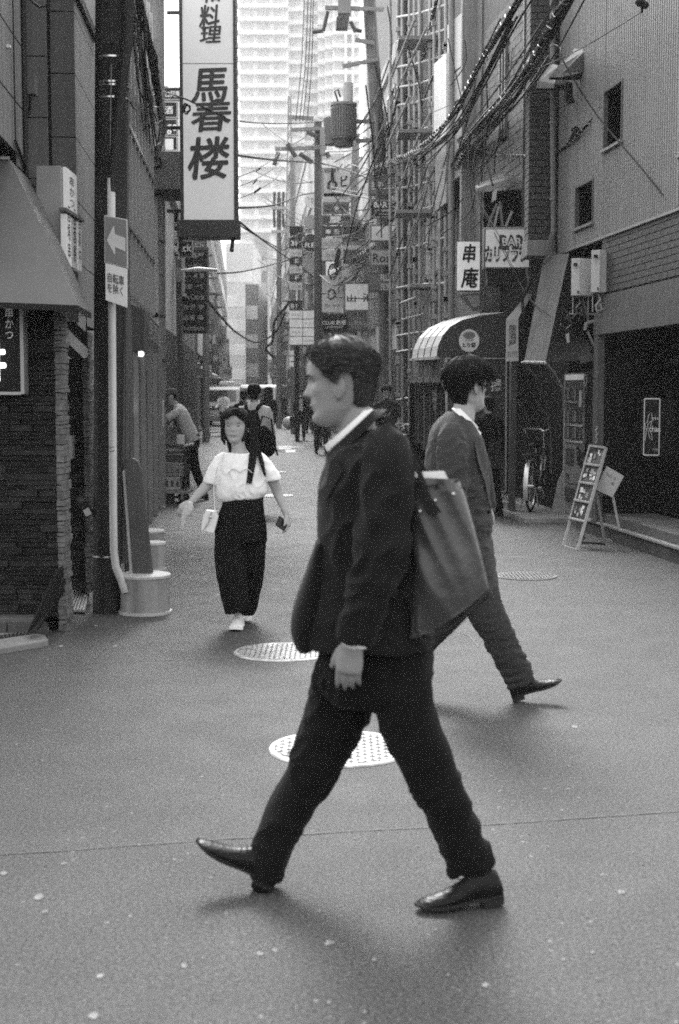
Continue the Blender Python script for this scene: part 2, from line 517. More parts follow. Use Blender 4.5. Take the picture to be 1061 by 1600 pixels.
def face_details(parent, M, skin_dark, eye_m, brow_m, lip_m, soft=False):
    ey = MB(); br = MB(); ir = MB(); lp = MB()
    for s in (-1, 1):
        q = head_pt(atan2(.031 * s, .075), .018, male=not soft) ; x = q.x - .002
        if soft:
            x += .0065
            ir.add([M @ v for v in MB().ball((x, s * .029, .012), (.004, .0105, .0036), 12, 8).v], MB().ball((0, 0, 0), 1, 12, 8).f)
            br.tube([M @ Vector((x + .004, s * y, .034)) for y in (.016, .028, .042)], [.0012, .0018, .0008], 6)
            continue
        ey.ball(M @ Vector((x - .0085, s * .031, .018)), .0108, 12, 8)
        ir.ball(M @ Vector((x - .002, s * .030, .017)), .0062, 10, 6)
        pts = [M @ Vector((head_pt(atan2(y, .07), .040).x + .001, s * y, .036 + .004 * sin((y - .014) / .03 * pi))) for y in (.014, .022, .031, .040, .046)]
        br.tube(pts, [.0018, .003, .0032, .0026, .001], 6)
        lid = [M @ Vector((x + .0045 - .10 * abs(y - .031), s * y, .0225 - 2.2 * (y - .031) ** 2 * 10)) for y in (.019, .025, .031, .037, .043)]
        ir.tube(lid, [.0008, .0014, .0016, .0014, .0008], 6)
    pts = [M @ Vector((head_pt(atan2(y, .08), -.050).x + (.003 if soft else .0005), y, -.0505)) for y in (-.024, -.014, 0, .014, .024)]
    lp.tube(pts, [.001, .003, .004, .003, .001], 8)
    if ey.v: ey.build('eye', eye_m, parent, smooth=True)
    ir.build('iris', skin_dark, parent, smooth=True)
    br.build('eyebrow', brow_m, parent, smooth=True); lp.build('lips', lip_m, parent, smooth=True)

def hand(mb, wrist, fdir, pn, thumb, curl=.35, s=1.0, spread=.12, th_curl=.3):
    """wrist point, direction of the fingers, palm normal (palm side), side of the thumb"""
    f = Vector(fdir).normalized(); pn = Vector(pn); pn = (pn - f * pn.dot(f)).normalized()
    t = Vector(thumb); t = (t - f * t.dot(f) - pn * t.dot(pn)).normalized()
    W = Vector(wrist)
    loft(mb, [(W - f * .03 * s, .026 * s, .019 * s), (W, .026 * s, .019 * s), (W + f * .025 * s, .034 * s, .017 * s), (W + f * .055 * s, .040 * s, .015 * s), (W + f * .085 * s, .040 * s, .013 * s), (W + f * .094 * s, .037 * s, .011 * s)], n=16, w=pn)
    offs = [(.029, .068), (.010, .077), (-.010, .072), (-.028, .056)]
    for i, (o, L) in enumerate(offs):
        p = W + f * .085 * s + t * o * s; d = (f + t * (spread * (1.5 - i) / 1.5)).normalized()
        pts = [p - d * .015 * s, p]; a = curl * (.75 + .15 * i)
        seg = [L * .45, L * .30, L * .25]
        dd = d
        for q in seg:
            dd = (dd * cos(a) + pn * sin(a)).normalized(); pts.append(pts[-1] + dd * q * s)
        mb.tube(pts, [.0085 * s, .0088 * s, .0082 * s, .0075 * s, .0060 * s], 10)
        mb.ball(pts[-1], .0060 * s, 10, 6)
    p = W + f * .025 * s + t * .024 * s
    d = (f * .72 + t * .62 + pn * .3).normalized()
    pts = [p - d * .01 * s, p + d * .018 * s]
    d2 = (d * cos(th_curl) + f * sin(th_curl)).normalized(); pts.append(pts[-1] + d2 * .030 * s)
    d3 = (d2 * cos(th_curl) + (f + pn * .5).normalized() * sin(th_curl)).normalized(); pts.append(pts[-1] + d3 * .024 * s)
    mb.tube(pts, [.013 * s, .0125 * s, .0105 * s, .008 * s], 10); mb.ball(pts[-1], .008 * s, 10, 6)

def shoe(parent, heel, toe, up, L, mat, sole_mat, w=.045, ankle_h=.105, sneaker=False, white=None):
    """heel: bottom back point of the heel; toe: bottom front point; up: up vector of the shoe"""
    heel = Vector(heel); toe = Vector(toe); f = (toe - heel).normalized()
    u = Vector(up); u = (u - f * u.dot(f)).normalized(); s = f.cross(u)
    L = L or (toe - heel).length
    hb = 0.0 if sneaker else .0
    # (t along, half width, height of the top above the sole, lift of the sole)
    T = [(0.0, .026, .055, .012), (.04, .031, .085, .012), (.14, .034, .095, .012), (.25, .035, .098, .012), (.36, .036, .090, .012), (.48, .040, .066, .010),
         (.60, .045, .052, .008), (.72, .046, .043, .008), (.84, .042, .036, .010), (.93, .032, .030, .013), (.98, .018, .024, .016), (1.0, .006, .019, .018)]
    mb = MB(); vs = []; fs = []; n = 18
    for (t, hw, h, z0) in T:
        for k in range(n):
            a = 2 * pi * k / n
            y = cos(a) * hw * w / .045; zz = sin(a)
            z = z0 + (h - z0) * (.45 + .55 * zz) if zz > 0 else z0 + (h - z0) * .45 * (1 + max(-1, zz * 1.5))
            if zz > 0: y *= (1 - .25 * zz)
            vs.append(heel + f * t * L + s * y + u * z)
    for i in range(len(T) - 1):
        for k in range(n): fs.append((i * n + k, i * n + (k + 1) % n, (i + 1) * n + (k + 1) % n, (i + 1) * n + k))
    fs.append(tuple(range(n - 1, -1, -1))); fs.append(tuple((len(T) - 1) * n + k for k in range(n)))
    mb.add(vs, fs)
    sh = mb.build('shoe', mat, parent, smooth=True)
    so = MB(); top = []; 
    prof = [(0, .027), (.05, .033), (.15, .035), (.3, .034), (.45, .037), (.6, .046), (.72, .048), (.84, .044), (.93, .034), (.98, .02), (1.01, .006)]
    loop = [heel + f * t * L + s * hw * w / .045 + u * (.006 if t < .5 else 0.004 + .012 * max(0, (t - .8) / .2)) for t, hw in prof] + \
           [heel + f * t * L - s * hw * w / .045 + u * (.006 if t < .5 else 0.004 + .012 * max(0, (t - .8) / .2)) for t, hw in reversed(prof)]
    so.prism(loop, u * (.022 if sneaker else .009))
    if not sneaker:
        hp = [heel + f * t * L + s * hw * w / .045 - u * .014 for t, hw in prof[:3]] + [heel + f * .24 * L + s * .034 - u * .014, heel + f * .24 * L - s * .034 - u * .014] + [heel + f * t * L - s * hw * w / .045 - u * .014 for t, hw in reversed(prof[:3])]
        so.prism(hp, u * .026)
    so.build('sole', sole_mat, sh)
    # laces
    la = MB()
    for t in (.42, .47, .52, .57):
        c = heel + f * t * L + u * (.086 - (t - .40) * .21)
        la.tube([c - s * .015, c + u * .003, c + s * .015], .0022, 6)
    la.build('laces', sole_mat if not white else white, sh, smooth=True)
    return sh

def collar(mb, c, a, b, n, h, th=.006, gap=0.0, flare=1.12, seg=40):
    """band standing round the neck: centre, half axes a (along the picture) and b, normal n, height h"""
    c, a, b, n = Vector(c), Vector(a), Vector(b), Vector(n).normalized()
    vs = []; fs = []
    for k in range(seg + 1):
        t = gap + (2 * pi - 2 * gap) * k / seg
        d = a * cos(t) + b * sin(t)
        for (r, z) in ((1, h), (flare, -h * .1), (flare - .05 - th * 6, -h * .1), (.93, h)):
            vs.append(c + d * r + n * z)
    for k in range(seg):
        for j in range(4):
            fs.append((k * 4 + j, k * 4 + (j + 1) % 4, (k + 1) * 4 + (j + 1) % 4, (k + 1) * 4 + j))
    fs.append((3, 2, 1, 0)); fs.append((seg * 4, seg * 4 + 1, seg * 4 + 2, seg * 4 + 3))
    mb.add(vs, fs)

def folds(amp, sc=(18, 18, 18), seed=0, zones=()):
    """cloth creases: ridged noise, stronger near given points"""
    def f(p):
        q = Vector((p.x * sc[0] + seed, p.y * sc[1], p.z * sc[2]))
        w = noise.noise(q * .5)
        r = 1 - abs(noise.noise(q + Vector((w, w, w)) * 1.5)) * 2
        k = .35
        for (c, rad, g) in zones:
            d = (p - Vector(c)).length
            k += g * exp(-(d / rad) ** 2)
        return amp * k * (r * .7 + .3 * r * r - .3)
    return f
# ------------------------------------------------------------------ ground
def asphalt(name, v, scale=1.0):
    m = bpy.data.materials.new(name); m.use_nodes = True
    n, l = m.node_tree.nodes, m.node_tree.links
    b = n['Principled BSDF']
    tc = n.new('ShaderNodeTexCoord')
    def noise_(sc, det=3, rough=.5):
        z = n.new('ShaderNodeTexNoise'); z.inputs['Scale'].default_value = sc; z.inputs['Detail'].default_value = det; z.inputs['Roughness'].default_value = rough
        l.new(tc.outputs['Object'], z.inputs['Vector']); return z.outputs['Fac']
    def mr(src, a, c, d, e):
        z = n.new('ShaderNodeMapRange'); z.inputs['From Min'].default_value = a; z.inputs['From Max'].default_value = c
        z.inputs['To Min'].default_value = d; z.inputs['To Max'].default_value = e; l.new(src, z.inputs['Value']); return z.outputs[0]
    def mul(a, c, op='MULTIPLY'):
        z = n.new('ShaderNodeMath'); z.operation = op
        for i, q in enumerate((a, c)):
            if isinstance(q, float): z.inputs[i].default_value = q
            else: l.new(q, z.inputs[i])
        return z.outputs[0]
    blot = mul(mr(noise_(.9, 6, .6), .3, .7, .94, 1.06), mr(noise_(4, 5, .7), .35, .65, .94, 1.06))
    grit = mr(noise_(105, 3), .33, .67, .30, 1.75)
    grit2 = mr(noise_(60, 3), .35, .65, .75, 1.25)
    val = mul(mul(mul(blot, grit), grit2), v)
    vo = n.new('ShaderNodeTexVoronoi'); vo.inputs['Scale'].default_value = 16; l.new(tc.outputs['Object'], vo.inputs['Vector'])
    spk = mr(vo.outputs['Distance'], .07, .13, 1.0, 0.0)      # pale stones in the tar
    pick = mr(noise_(7, 2), .50, .62, 0.0, 1.0)
    val = mul(val, mul(mul(spk, pick), .16), 'ADD')
    cb = n.new('ShaderNodeCombineColor')
    for i in range(3): l.new(val, cb.inputs[i])
    l.new(cb.outputs[0], b.inputs['Base Color'])
    l.new(mr(noise_(3, 4), .3, .7, .70, .78), b.inputs['Roughness'])
    b.inputs['Specular IOR Level'].default_value = .28
    bp = n.new('ShaderNodeBump'); bp.inputs['Strength'].default_value = .7; bp.inputs['Distance'].default_value = .004
    l.new(mul(noise_(190, 3), mul(noise_(60, 2), .6), 'ADD'), bp.inputs['Height']); l.new(bp.outputs[0], b.inputs['Normal'])
    return m
M_ASPH = asphalt('asphalt', .052)
M_ASPH2 = asphalt('asphalt_patch', .086)
M_EARTH = gm('earth', .12, rough=.9, var=.3)
M_CONC = gm('concrete', .30, rough=.85, var=.2, vs=4, fine=.2, fs=120, bump=.3, bs=60, streak=.25)
M_CONCD = gm('concrete_dark', .17, rough=.85, var=.25, vs=4, fine=.2, fs=120, bump=.3, bs=60, streak=.3)
q = MB(); q.box(-1500, 1500, -200, 2600, -1.0, -.05); struct(q.build('ground', M_EARTH))
q = MB(); q.add([(-60, -30, 0), (60, -30, 0), (60, 12.2, 0), (-60, 12.2, 0)], [(0, 1, 2, 3)])
q.add([(-60, 12.2, 0), (60, 12.2, 0), (60, 320, 0), (-60, 320, 0)], [(0, 1, 2, 3)])
struct(q.build('road', M_ASPH))
# outline of the shadowed ground to the left, not drawn
pts = [G(0, 1045), G(110, 1020), G(255, 968), G(275, 940), G(290, 975), G(250, 1010), G(215, 1075), G(60, 1130), G(0, 1150)]
M_SEAM = gm('tar_seam', .055, rough=.7, var=.3, vs=30)
def seam(pts, w=.006, z=.003):
    rnd = random.Random(len(pts)); a = []; L = []
    full = []
    for p, r in zip(pts, pts[1:]):
        g0, g1 = G(*p), G(*r); k = max(2, int((g1 - g0).length / .03))
        for i in range(k): full.append(g0.lerp(g1, i / k))
    full.append(G(*pts[-1]))
    vs = []; fs = []
    for i, p in enumerate(full):
        t = (full[min(i + 1, len(full) - 1)] - full[max(i - 1, 0)]).normalized(); s = Vector((-t.y, t.x, 0))
        j = .010 * noise.noise(Vector((i * .12, w, 0))) + .004 * noise.noise(Vector((i * .7, w, 3))); ww = w * (.5 + .7 * rnd.random())
        for e in (-ww, ww): c = p + s * (e + j); vs.append((c.x, c.y, z))
    for i in range(len(full) - 1): fs.append((2 * i, 2 * i + 1, 2 * i + 3, 2 * i + 2))
    q = MB(); q.add(vs, fs); return struct(q.build('road_joint', M_SEAM, fix=False))
seam([(-60, 1341), (200, 1322), (500, 1302), (780, 1288), (1120, 1264)], .0045)
seam([(60, 1042), (150, 1036), (350, 1029)], .003, .0045)
seam([(700, 985), (735, 995), (748, 1012)], .005)
seam([(778, 903), (900, 900), (1000, 905)], .004)
seam([(150, 1030), (170, 1005), (195, 990)], .004, .0045)
# gum spots, flakes and cigarette ends trodden into the asphalt
rnd = random.Random(11); q = MB()
spots = [(157, 1526, 9), (146, 1588, 10), (515, 1474, 10), (406, 1491, 8), (288, 1510, 7), (926, 1489, 5), (430, 1486, 7), (5, 1365, 8), (70, 1425, 7), (60, 1402, 10), (898, 1136, 7), (970, 1395, 9), (100, 1350, 6), (110, 970, 6), (150, 978, 5), (95, 1010, 5), (180, 1010, 5), (300, 870, 6), (320, 905, 6), (340, 930, 5), (470, 735, 6), (585, 1500, 6), (760, 1540, 8), (880, 1500, 5)]
for i in range(130):
    y = 800 + 800 * rnd.random(); spots.append((rnd.uniform(0, 1061), y, rnd.uniform(1.2, 3.5) * (y - 500) / 700))
for x, y, r in spots:
    c = G(x, y); rr = r * mpp(c.y) * .8; n_ = 9
    vs = [(c.x, c.y, .0075)]
    for k in range(n_):
        a = 2 * pi * k / n_; w_ = rr * rnd.uniform(.6, 1.2); vs.append((c.x + cos(a) * w_, c.y + sin(a) * w_ * 1.6, .002))
    q.add(vs, [(0, 1 + k, 1 + (k + 1) % n_) for k in range(n_)])
o = q.build('flattened_gum_spots', gm('gum', .22, rough=.8, var=.4, vs=20)); o['kind'] = 'stuff'

# manhole covers
M_IRON = gm('cover_metal', .62, rough=.36, metal=1.0, var=.2, vs=6, fine=.25, fs=120, bump=.1, bs=90)
M_IRONR = gm('cover_ring', .40, rough=.5, metal=.7, var=.35, vs=12, fine=.3, fs=90)
M_IROND = gm('cover_iron_dark', .16, rough=.55, metal=.6, var=.3, vs=9)
def manhole(px, py, rad, label, mats=(None, None), tread=True, detail=1.0):
    c = G(px, py); t = thing('manhole_cover', label, 'manhole cover', (c.x, c.y, 0), 'manhole covers in the lane')
    mi, mr_ = mats[0] or gm('cover_lid', .22, rough=.6, var=.2, spec=.2), mats[1] or M_IRONR
    n_ = 48; q = MB(); vs = []; fs = []
    for k in range(n_):
        a = 2 * pi * k / n_
        for r, z in ((rad, .002), (rad - .006, .010), (rad * .92, .010), (rad * .92, .004)): vs.append((c.x + cos(a) * r, c.y + sin(a) * r, z))
    for k in range(n_):
        for j in range(3): fs.append((4 * k + j, 4 * ((k + 1) % n_) + j, 4 * ((k + 1) % n_) + j + 1, 4 * k + j + 1))
    q.add(vs, fs); q.build('rim', mr_, t, smooth=True)
    q = MB(); q.tube([(c.x, c.y, -.01), (c.x, c.y, .007)], rad * .91, n_); q.build('lid', mi, t)
    if tread:
        q = MB(); st = .030 / detail; k = int(rad / st) + 1
        for i in range(-k, k + 1):
            for j in range(-k, k + 1):
                x = i * st; y = j * st
                if x * x + y * y > (rad * .885) ** 2: continue
                a = pi / 4 if (i + j) % 2 else -pi / 4
                q.box(-st * .50, st * .50, -st * .24, st * .24, .006, .0115, Matrix.Translation((c.x + x, c.y + y, 0)) @ Matrix.Rotation(a, 4, 'Z'))
        o = q.build('tread', mr_, t, fix=False); o['kind'] = 'stuff'
    q = MB(); q.box(c.x - .02, c.x + .02, c.y - rad * .7, c.y - rad * .6, .008, .0122); q.build('lifting_slot', M_IROND, t)
    return t
manhole(532, 1171, .315, 'bright manhole cover between the legs of the striding man')
manhole(443, 1020, .300, 'bright manhole cover behind the jacket of the striding man, left')
manhole(822, 901, .265, 'dark manhole cover on the right near the bicycle', (M_IROND, M_IROND))
manhole(428, 775, .30, 'bright manhole cover beside the elbow of the woman in white')
manhole(452, 699, .45, 'farthest bright manhole cover in the lane')
manhole(425, 738, .28, 'bright round cover behind the woman, in mid lane')
# painted letters on the road, worn
q = MB()
M_PAINT = gm('road_paint', .6, rough=.7, var=.3, vs=8, fine=.3, fs=40)
for a in (((436, 697), (456, 697), (455, 702), (435, 702)), ((446, 703), (462, 703), (461, 707), (446, 707)), ((210, 790), (260, 788), (258, 793), (206, 795))):
    q.add([(G(*p).x, G(*p).y, .004) for p in a], [(0, 1, 2, 3)])
struct(q.build('road_marking', M_PAINT))
# left-hand kerb, pavement and drain
M_PAVE = gm('paving_left', .26, rough=.8, var=.25, vs=6, bump=.3, bs=40)
def gpoly(mb, pts, z0, z1):
    mb.prism([(G(*p).x, G(*p).y, z0) for p in pts], (0, 0, z1 - z0))
q = MB(); gpoly(q, [(-300, 1010), (-300, 955), (60, 955), (75, 962), (45, 992), (30, 1002), (-100, 1008)], -.02, .012); struct(q.build('pavement', M_PAVE))
for i in range(8):
    x0 = -60 + i * 17
    q = MB(); gpoly(q, [(x0, 1001 - i * .9), (x0 + 15, 1000 - i * .9), (x0 + 26, 962), (x0 + 11, 963)], .01, .024); struct(q.build('paving_tile', M_PAVE))
kb = thing('kerb_stone', 'pale worn kerb stone end at the left edge beside the drain', 'kerb', G(30, 1010))
q = MB(); gpoly(q, [(-200, 1032), (-100, 1028), (0, 1022), (60, 1012), (76, 1008), (70, 1000), (55, 998), (0, 1007), (-200, 1020)], -.01, .035); q.build('stone', gm('kerb_pale', .17, rough=.85, var=.2, vs=8, bump=.4, bs=50), kb, bevel=.008)
dr = thing('drain_grate', 'dark slotted drain grating between pale kerb and paving, lower left', 'drain', G(20, 1000))
q = MB(); gpoly(q, [(-100, 1016), (0, 1006), (58, 997), (50, 993), (0, 999), (-100, 1008)], .012, .028); q.build('channel', gm('drain_black', .02), dr)
for i in range(13):
    x = -20 + i * 6; y = 1003 - .15 * (x) ; q = MB(); gpoly(q, [(x, y), (x + 2.5, y - .3), (x + 5, y - 5), (x + 2.5, y - 4.6)], .028, .033); q.build('grate_bar', M_IROND, dr)

# right-hand step and narrow pavement along the shops
q = MB()
def rs(s0, s1, o0, o1, z0, z1, mb=None, fr=FR):
    """box in facade coordinates"""
    mb = mb if mb is not None else MB()
    return mb.box(s0, s1, o0, o1, z0, z1, fr.M)
q = MB(); rs(17.2, 21.5, -.3, .42, -.02, .05, q); struct(q.build('pavement', M_PAVE))
# ------------------------------------------------------------------ near left: stone fronted bar, awning, poles
M_STONE = gm('ledge_stone', .012, rough=.85, var=.5, vs=7, bump=.7, bs=45, spec=.1)
M_STONE2 = gm('ledge_stone_pale', .022, rough=.85, var=.5, vs=7, bump=.7, bs=45, spec=.1)
M_STONEC = gm('ledge_stone_highlight', .11, rough=.8, var=.5, vs=12, bump=.7, bs=45)
M_MORTAR = gm('mortar_dark', .010, rough=.95)
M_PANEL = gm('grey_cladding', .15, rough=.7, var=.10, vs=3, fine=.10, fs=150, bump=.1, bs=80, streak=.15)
M_PANELD = gm('grey_cladding_shaded', .085, rough=.75, var=.12, vs=3, fine=.12, fs=150, bump=.1, bs=80, streak=.15)  # cladding colour darkened for the shade on faces towards the camera
M_DARK = gm('dark_opening', .006, rough=.9, spec=0)
M_BLACKM = gm('black_metal', .018, rough=.45, var=.2, spec=.5)
M_DGREY = gm('dark_grey_metal', .05, rough=.5, var=.2, bump=.1, bs=30)
M_MGREY = gm('mid_grey_metal', .20, rough=.5, var=.15, bump=.05, bs=30)
M_LGREY = gm('light_grey_metal', .42, rough=.5, var=.12)
M_WHITE = gm('white_enamel', .72, rough=.45, var=.08, vs=3, streak=.12)
M_INK = gm('black_ink', .015, rough=.6)
M_INKW = gm('white_ink', .8, rough=.5, var=.05)
M_LIT = gm('lit_white', .6, rough=.5, var=.04, emit=.06)

rndS = random.Random(5)
bar = thing('stone_clad_bar', 'bar front clad in dark stacked ledge stone at the left edge', 'building', (-2.2, 9.2, 0))
def stone_wall(parent, x0, x1, y, z0, z1, n_max, h=.026, front=True, seed=1, mats=(M_STONE, M_STONE2), y1=None):
    """courses of ledge stone; every stone is a piece of its own"""
    rnd = random.Random(seed); z = z0; k = 0
    bq = MB()
    if y1 is None: bq.box(x0, x1, y + .02, y + .30, z0, z1)
    else: bq.box(x0 - .25, x0 - .02, y, y1, z0, z1)
    bq.build('wall', M_MORTAR, parent)
    proto = {}
    while z < z1 - .01:
        hh = h * rnd.choice((.75, 1.0, 1.0, 1.35)); hh = min(hh, z1 - z)
        a = x0 if y1 is None else y; e = x1 if y1 is None else y1
        while a < e - .01:
            w = rnd.uniform(.10, .34); w = min(w, e - a)
            if e - a - w < .05: w = e - a
            d = rnd.uniform(.0, .022); m = mats[rnd.random() < .35]
            key = (round(w / .02), round(hh / .004), m.name, y1 is None)
            loc = (a + w / 2, y + .02 - d, z + hh / 2) if y1 is None else (x0 - .02 + d, a + w / 2, z + hh / 2)
            if key not in proto:
                q = MB(); g = .0025
                if y1 is None: q.box(-w / 2 + g, w / 2 - g, -.022, .02, -hh / 2 + g, hh / 2 - g)
                else: q.box(-.02, .022, -w / 2 + g, w / 2 - g, -hh / 2 + g, hh / 2 - g)
                q.v = [p + Vector([rnd.uniform(-.0035, .0035) for _ in range(3)]) for p in q.v]
                ob = q.build('stone', m, None)
                ob.parent = parent; ob.location = Vector(loc) - origin(parent); proto[key] = ob
            else:
                share(proto[key], 'stone', parent, loc)
            k += 1; a += w
        z += hh
    return k
XC = -1.80
stone_wall(bar, -2.34, XC - .03, 9.2, .10, 2.05, 300, h=.034)
# broken corner edges, their highlight put into a paler stone colour
cn = MB(); rnd = random.Random(2); z = .0
while z < 2.05:
    hh = rnd.uniform(.02, .045); d = rnd.uniform(0, .018)
    q = MB(); q.box(XC - .032, XC + .004 + d, 9.195 - d * .4, 9.42, z + .002, z + hh - .002); q.v = [p + Vector([rnd.uniform(-.004, .004) for _ in range(3)]) for p in q.v]
    q.build('stone', M_STONEC, bar); z += hh
# return wall facing the lane and deeper recess
q = MB(); q.box(-2.4, XC - .04, 9.42, 9.55, 0, 2.3); q.build('side_wall', M_MORTAR, bar)
def stw(x0, x1, y, z0, z1, seed, h=.034):
    return stone_wall(bar, x0, x1, y, z0, z1, 300, h=h, seed=seed)
a0 = P(96, 700, 10.3).x; a1 = P(131, 700, 10.3).x
stw(a0, a1 - .0, 10.3, .12, 1.98, 7)
rnd = random.Random(3); z = .1
while z < 1.98:
    hh = rnd.uniform(.02, .045); d = rnd.uniform(0, .012)
    q = MB(); q.box(a1, a1 + .035 + d, 10.29, 10.5, z + .002, z + hh - .002); q.v = [p + Vector([rnd.uniform(-.003, .003) for _ in range(3)]) for p in q.v]
    q.build('stone', gm('ledge_stone_highlight2', .10, rough=.8, var=.5, vs=12, bump=.7, bs=45), bar); z += hh  # pale colour stands for the highlight on this corner too
# step slab and sloping board
q = MB(); q.box(-2.9, -1.93, 9.02, 9.22, .0, .115); q.build('step', gm('step_stone', .07, rough=.7, var=.3, bump=.3, bs=30), bar, bevel=.006)
for i in range(4):
    q = MB(); q.box(-2.9 + i * .26, -2.9 + i * .26 + .25, 9.0, 9.02, .005, .09); q.build('tile', gm('step_stone_dark', .04, rough=.7, var=.3), bar)
q = MB(); q.prism([P(40, 993, 8.72), P(54, 990, 8.66), P(98, 925, 9.12), P(96, 885, 9.14), P(86, 890, 9.16)], (.0, .12, .0)); q.build('sloping_kerb', M_STONE, bar, bevel=.004)
# ramp plate in the recess
rp = thing('ramp_plate', 'ribbed steel ramp plate behind the stone corner', 'ramp', (-1.75, 9.9, 0))
vsr = [G(99, 955, .015), G(133, 957, .015), G(143, 915, .10), G(120, 912, .10)]
q = MB(); q.prism(vsr, (0, 0, .012)); q.build('plate', M_MGREY, rp)
for i in range(7):
    t = (i + .5) / 7; q = MB(); q.beam(vsr[0].lerp(vsr[1], t) + Vector((0, 0, .014)), vsr[3].lerp(vsr[2], t) + Vector((0, 0, .014)), .010, .008); q.build('rib', M_LGREY, rp)
for i in range(3):
    p = vsr[1].lerp(vsr[2], .1 + i * .4) + Vector((-.02, 0, .016)); q = MB(); q.ball(p, .012, 8, 6); q.build('bolt', M_LGREY, rp, smooth=True)
# striped barrier board
sb = thing('striped_board', 'black and pale diagonally striped board on the stone wall recess', 'board', P(112, 560, 10.15))
Yb = 10.15; q = MB(); q.prism([P(89, 493, Yb), P(135, 493, Yb), P(137, 560, Yb), P(89, 562, Yb)], (0, .02, 0)); q.build('board', gm('board_black', .025, rough=.4, var=.3), sb)
for a in ([(89, 503), (89, 519), (131, 560), (137, 558), (137, 545), (95, 503)], [(89, 540), (89, 561), (112, 561)], [(110, 494), (134, 494), (134, 519), (118, 504)]):
    q = MB(); q.prism([P(x, y, Yb - .004) for x, y in a], (0, .002, 0)); q.build('stripe', gm('stripe_pale', .6, rough=.5, var=.2, vs=10), sb)
# intercom box
ib = thing('intercom_box', 'small grey intercom box on the stone recess wall', 'intercom', P(105, 700, 10.2))
q = MB(); a = P(95, 717, 10.2); c_ = P(114, 681, 10.2); q.box(a.x, c_.x, 10.17, 10.28, a.z, c_.z); q.build('case', gm('box_grey', .30, rough=.5), ib, bevel=.004)
q = MB(); a = P(97, 704, 10.16); c_ = P(104, 692, 10.16); q.box(a.x, c_.x, 10.160, 10.172, a.z, c_.z); q.build('screen', M_INK, ib)
q = MB(); a = P(96, 716, 10.16); c_ = P(105, 709, 10.16); q.box(a.x, c_.x, 10.160, 10.172, a.z, c_.z); q.build('button_plate', M_DGREY, ib)
# leaflet box
lb = thing('leaflet_box', 'small dark leaflet box hung askew beside the column', 'box', P(132, 785, 10.0))
R = Matrix.Translation(P(132, 790, 9.98)) @ Matrix.Rotation(radians(-28), 4, 'Y')
q = MB(); q.box(-.035, .035, -.02, .02, -.085, .085, R); q.build('case', M_BLACKM, lb, bevel=.004)
q = MB(); q.box(-.022, .022, -.023, -.020, -.075, -.025, R); q.build('card', M_LGREY, lb)
q = MB(); q.box(-.022, .022, -.023, -.020, .03, .07, R); q.build('card', M_DGREY, lb)
# illuminated sign on the bar wall
sg = thing('wall_sign', 'black illuminated wall sign with pale frame reading 串かつ, far left', 'sign', P(10, 615, 9.1))
q = MB(); a = P(-40, 612, 9.08); c_ = P(31, 462, 9.08); q.box(a.x, c_.x, 9.08, 9.2, a.z, c_.z); q.build('panel', gm('sign_black', .006, rough=.3), sg)
fr_ = gm('frame_pale', .30, rough=.4, metal=.5)
q = MB(); q.box(c_.x, c_.x + .022, 9.06, 9.2, a.z - .015, c_.z); q.build('frame', fr_, sg)
q = MB(); q.box(a.x, c_.x, 9.06, 9.2, a.z - .02, a.z - .001); q.build('frame', fr_, sg)
lettering('串\nか\nつ', sg, M_INKW, P(15, 505, 9.07), XR, ZU, 13 * mpp(9.07), 48 * mpp(9.07), bold=.01)
lettering('井', sg, gm('neon', .9, emit=1.6), P(-12, 565, 9.065), XR, ZU, 40 * mpp(9.07), 62 * mpp(9.07), bold=.03, name='glowing_letter')
# awning: hipped canopy wrapping the corner
aw = thing('awning', 'large dark grey hipped awning over the stone clad bar, left', 'awning', (-2.1, 8.8, 2.07))
A1, A0 = P(15, 249, 9.2), P(-120, 243, 9.2)
C1, C0 = P(122, 477, 8.45), P(-160, 466, 8.35)
Bp = P(56, 292, 9.75); Dp = P(143, 489, 9.35)
low = Vector((0, 0, -.018))
M_VINYL = gm('awning_vinyl', .085, rough=.42, var=.12, vs=3, bump=.15, bs=6, spec=.5, fine=.06, fs=200)
q = MB(); q.prism([A0, A1, C1, C0], (0, .03, -.02)); q.build('front_sheet', M_VINYL, aw)
q = MB(); q.prism([A1, C1, Dp, Bp], (-.02, .02, -.02)); q.build('side_sheet', M_VINYL, aw)
q = MB(); q.prism([C0, C1, C1 + Vector((0, 0, -.035)), C0 + Vector((0, 0, -.035))], (0, .01, 0)); q.build('valance', gm('awning_edge', .012, rough=.6), aw)
q = MB(); q.prism([C1, Dp, Dp + Vector((0, 0, -.035)), C1 + Vector((0, 0, -.035))], (-.01, 0, 0)); q.build('valance', gm('awning_edge', .012), aw)
q = MB(); q.tube([A0 + Vector((0, -.012, .005)), A1 + Vector((0, -.012, .005))], .012, 8); q.build('edge_highlight', gm('highlight_pale', .55, rough=.35, metal=.6), aw, smooth=True)  # pale bar added as the highlight along the awning's top edge
for i in range(3):
    t_ = .25 + i * .28; q = MB(); q.beam(C0.lerp(C1, t_) + Vector((0, .06, -.02)), C0.lerp(C1, t_) + Vector((0, .75, .1)), .02); q.build('brace', M_BLACKM, aw)

# --- stepped grey building above
lb_ = thing('grey_clad_building', 'grey panel clad building with stepped corner above the stone bar', 'building', (-2.2, 10, 2.05))
FLL = FL
def lbox(s0, s1, o0, o1, z0, z1, name, mat, parent, bevel=0.0):
    q = MB(); q.box(s0, s1, o0, o1, z0, z1, FL.M); return q.build(name, mat, parent, bevel=bevel)
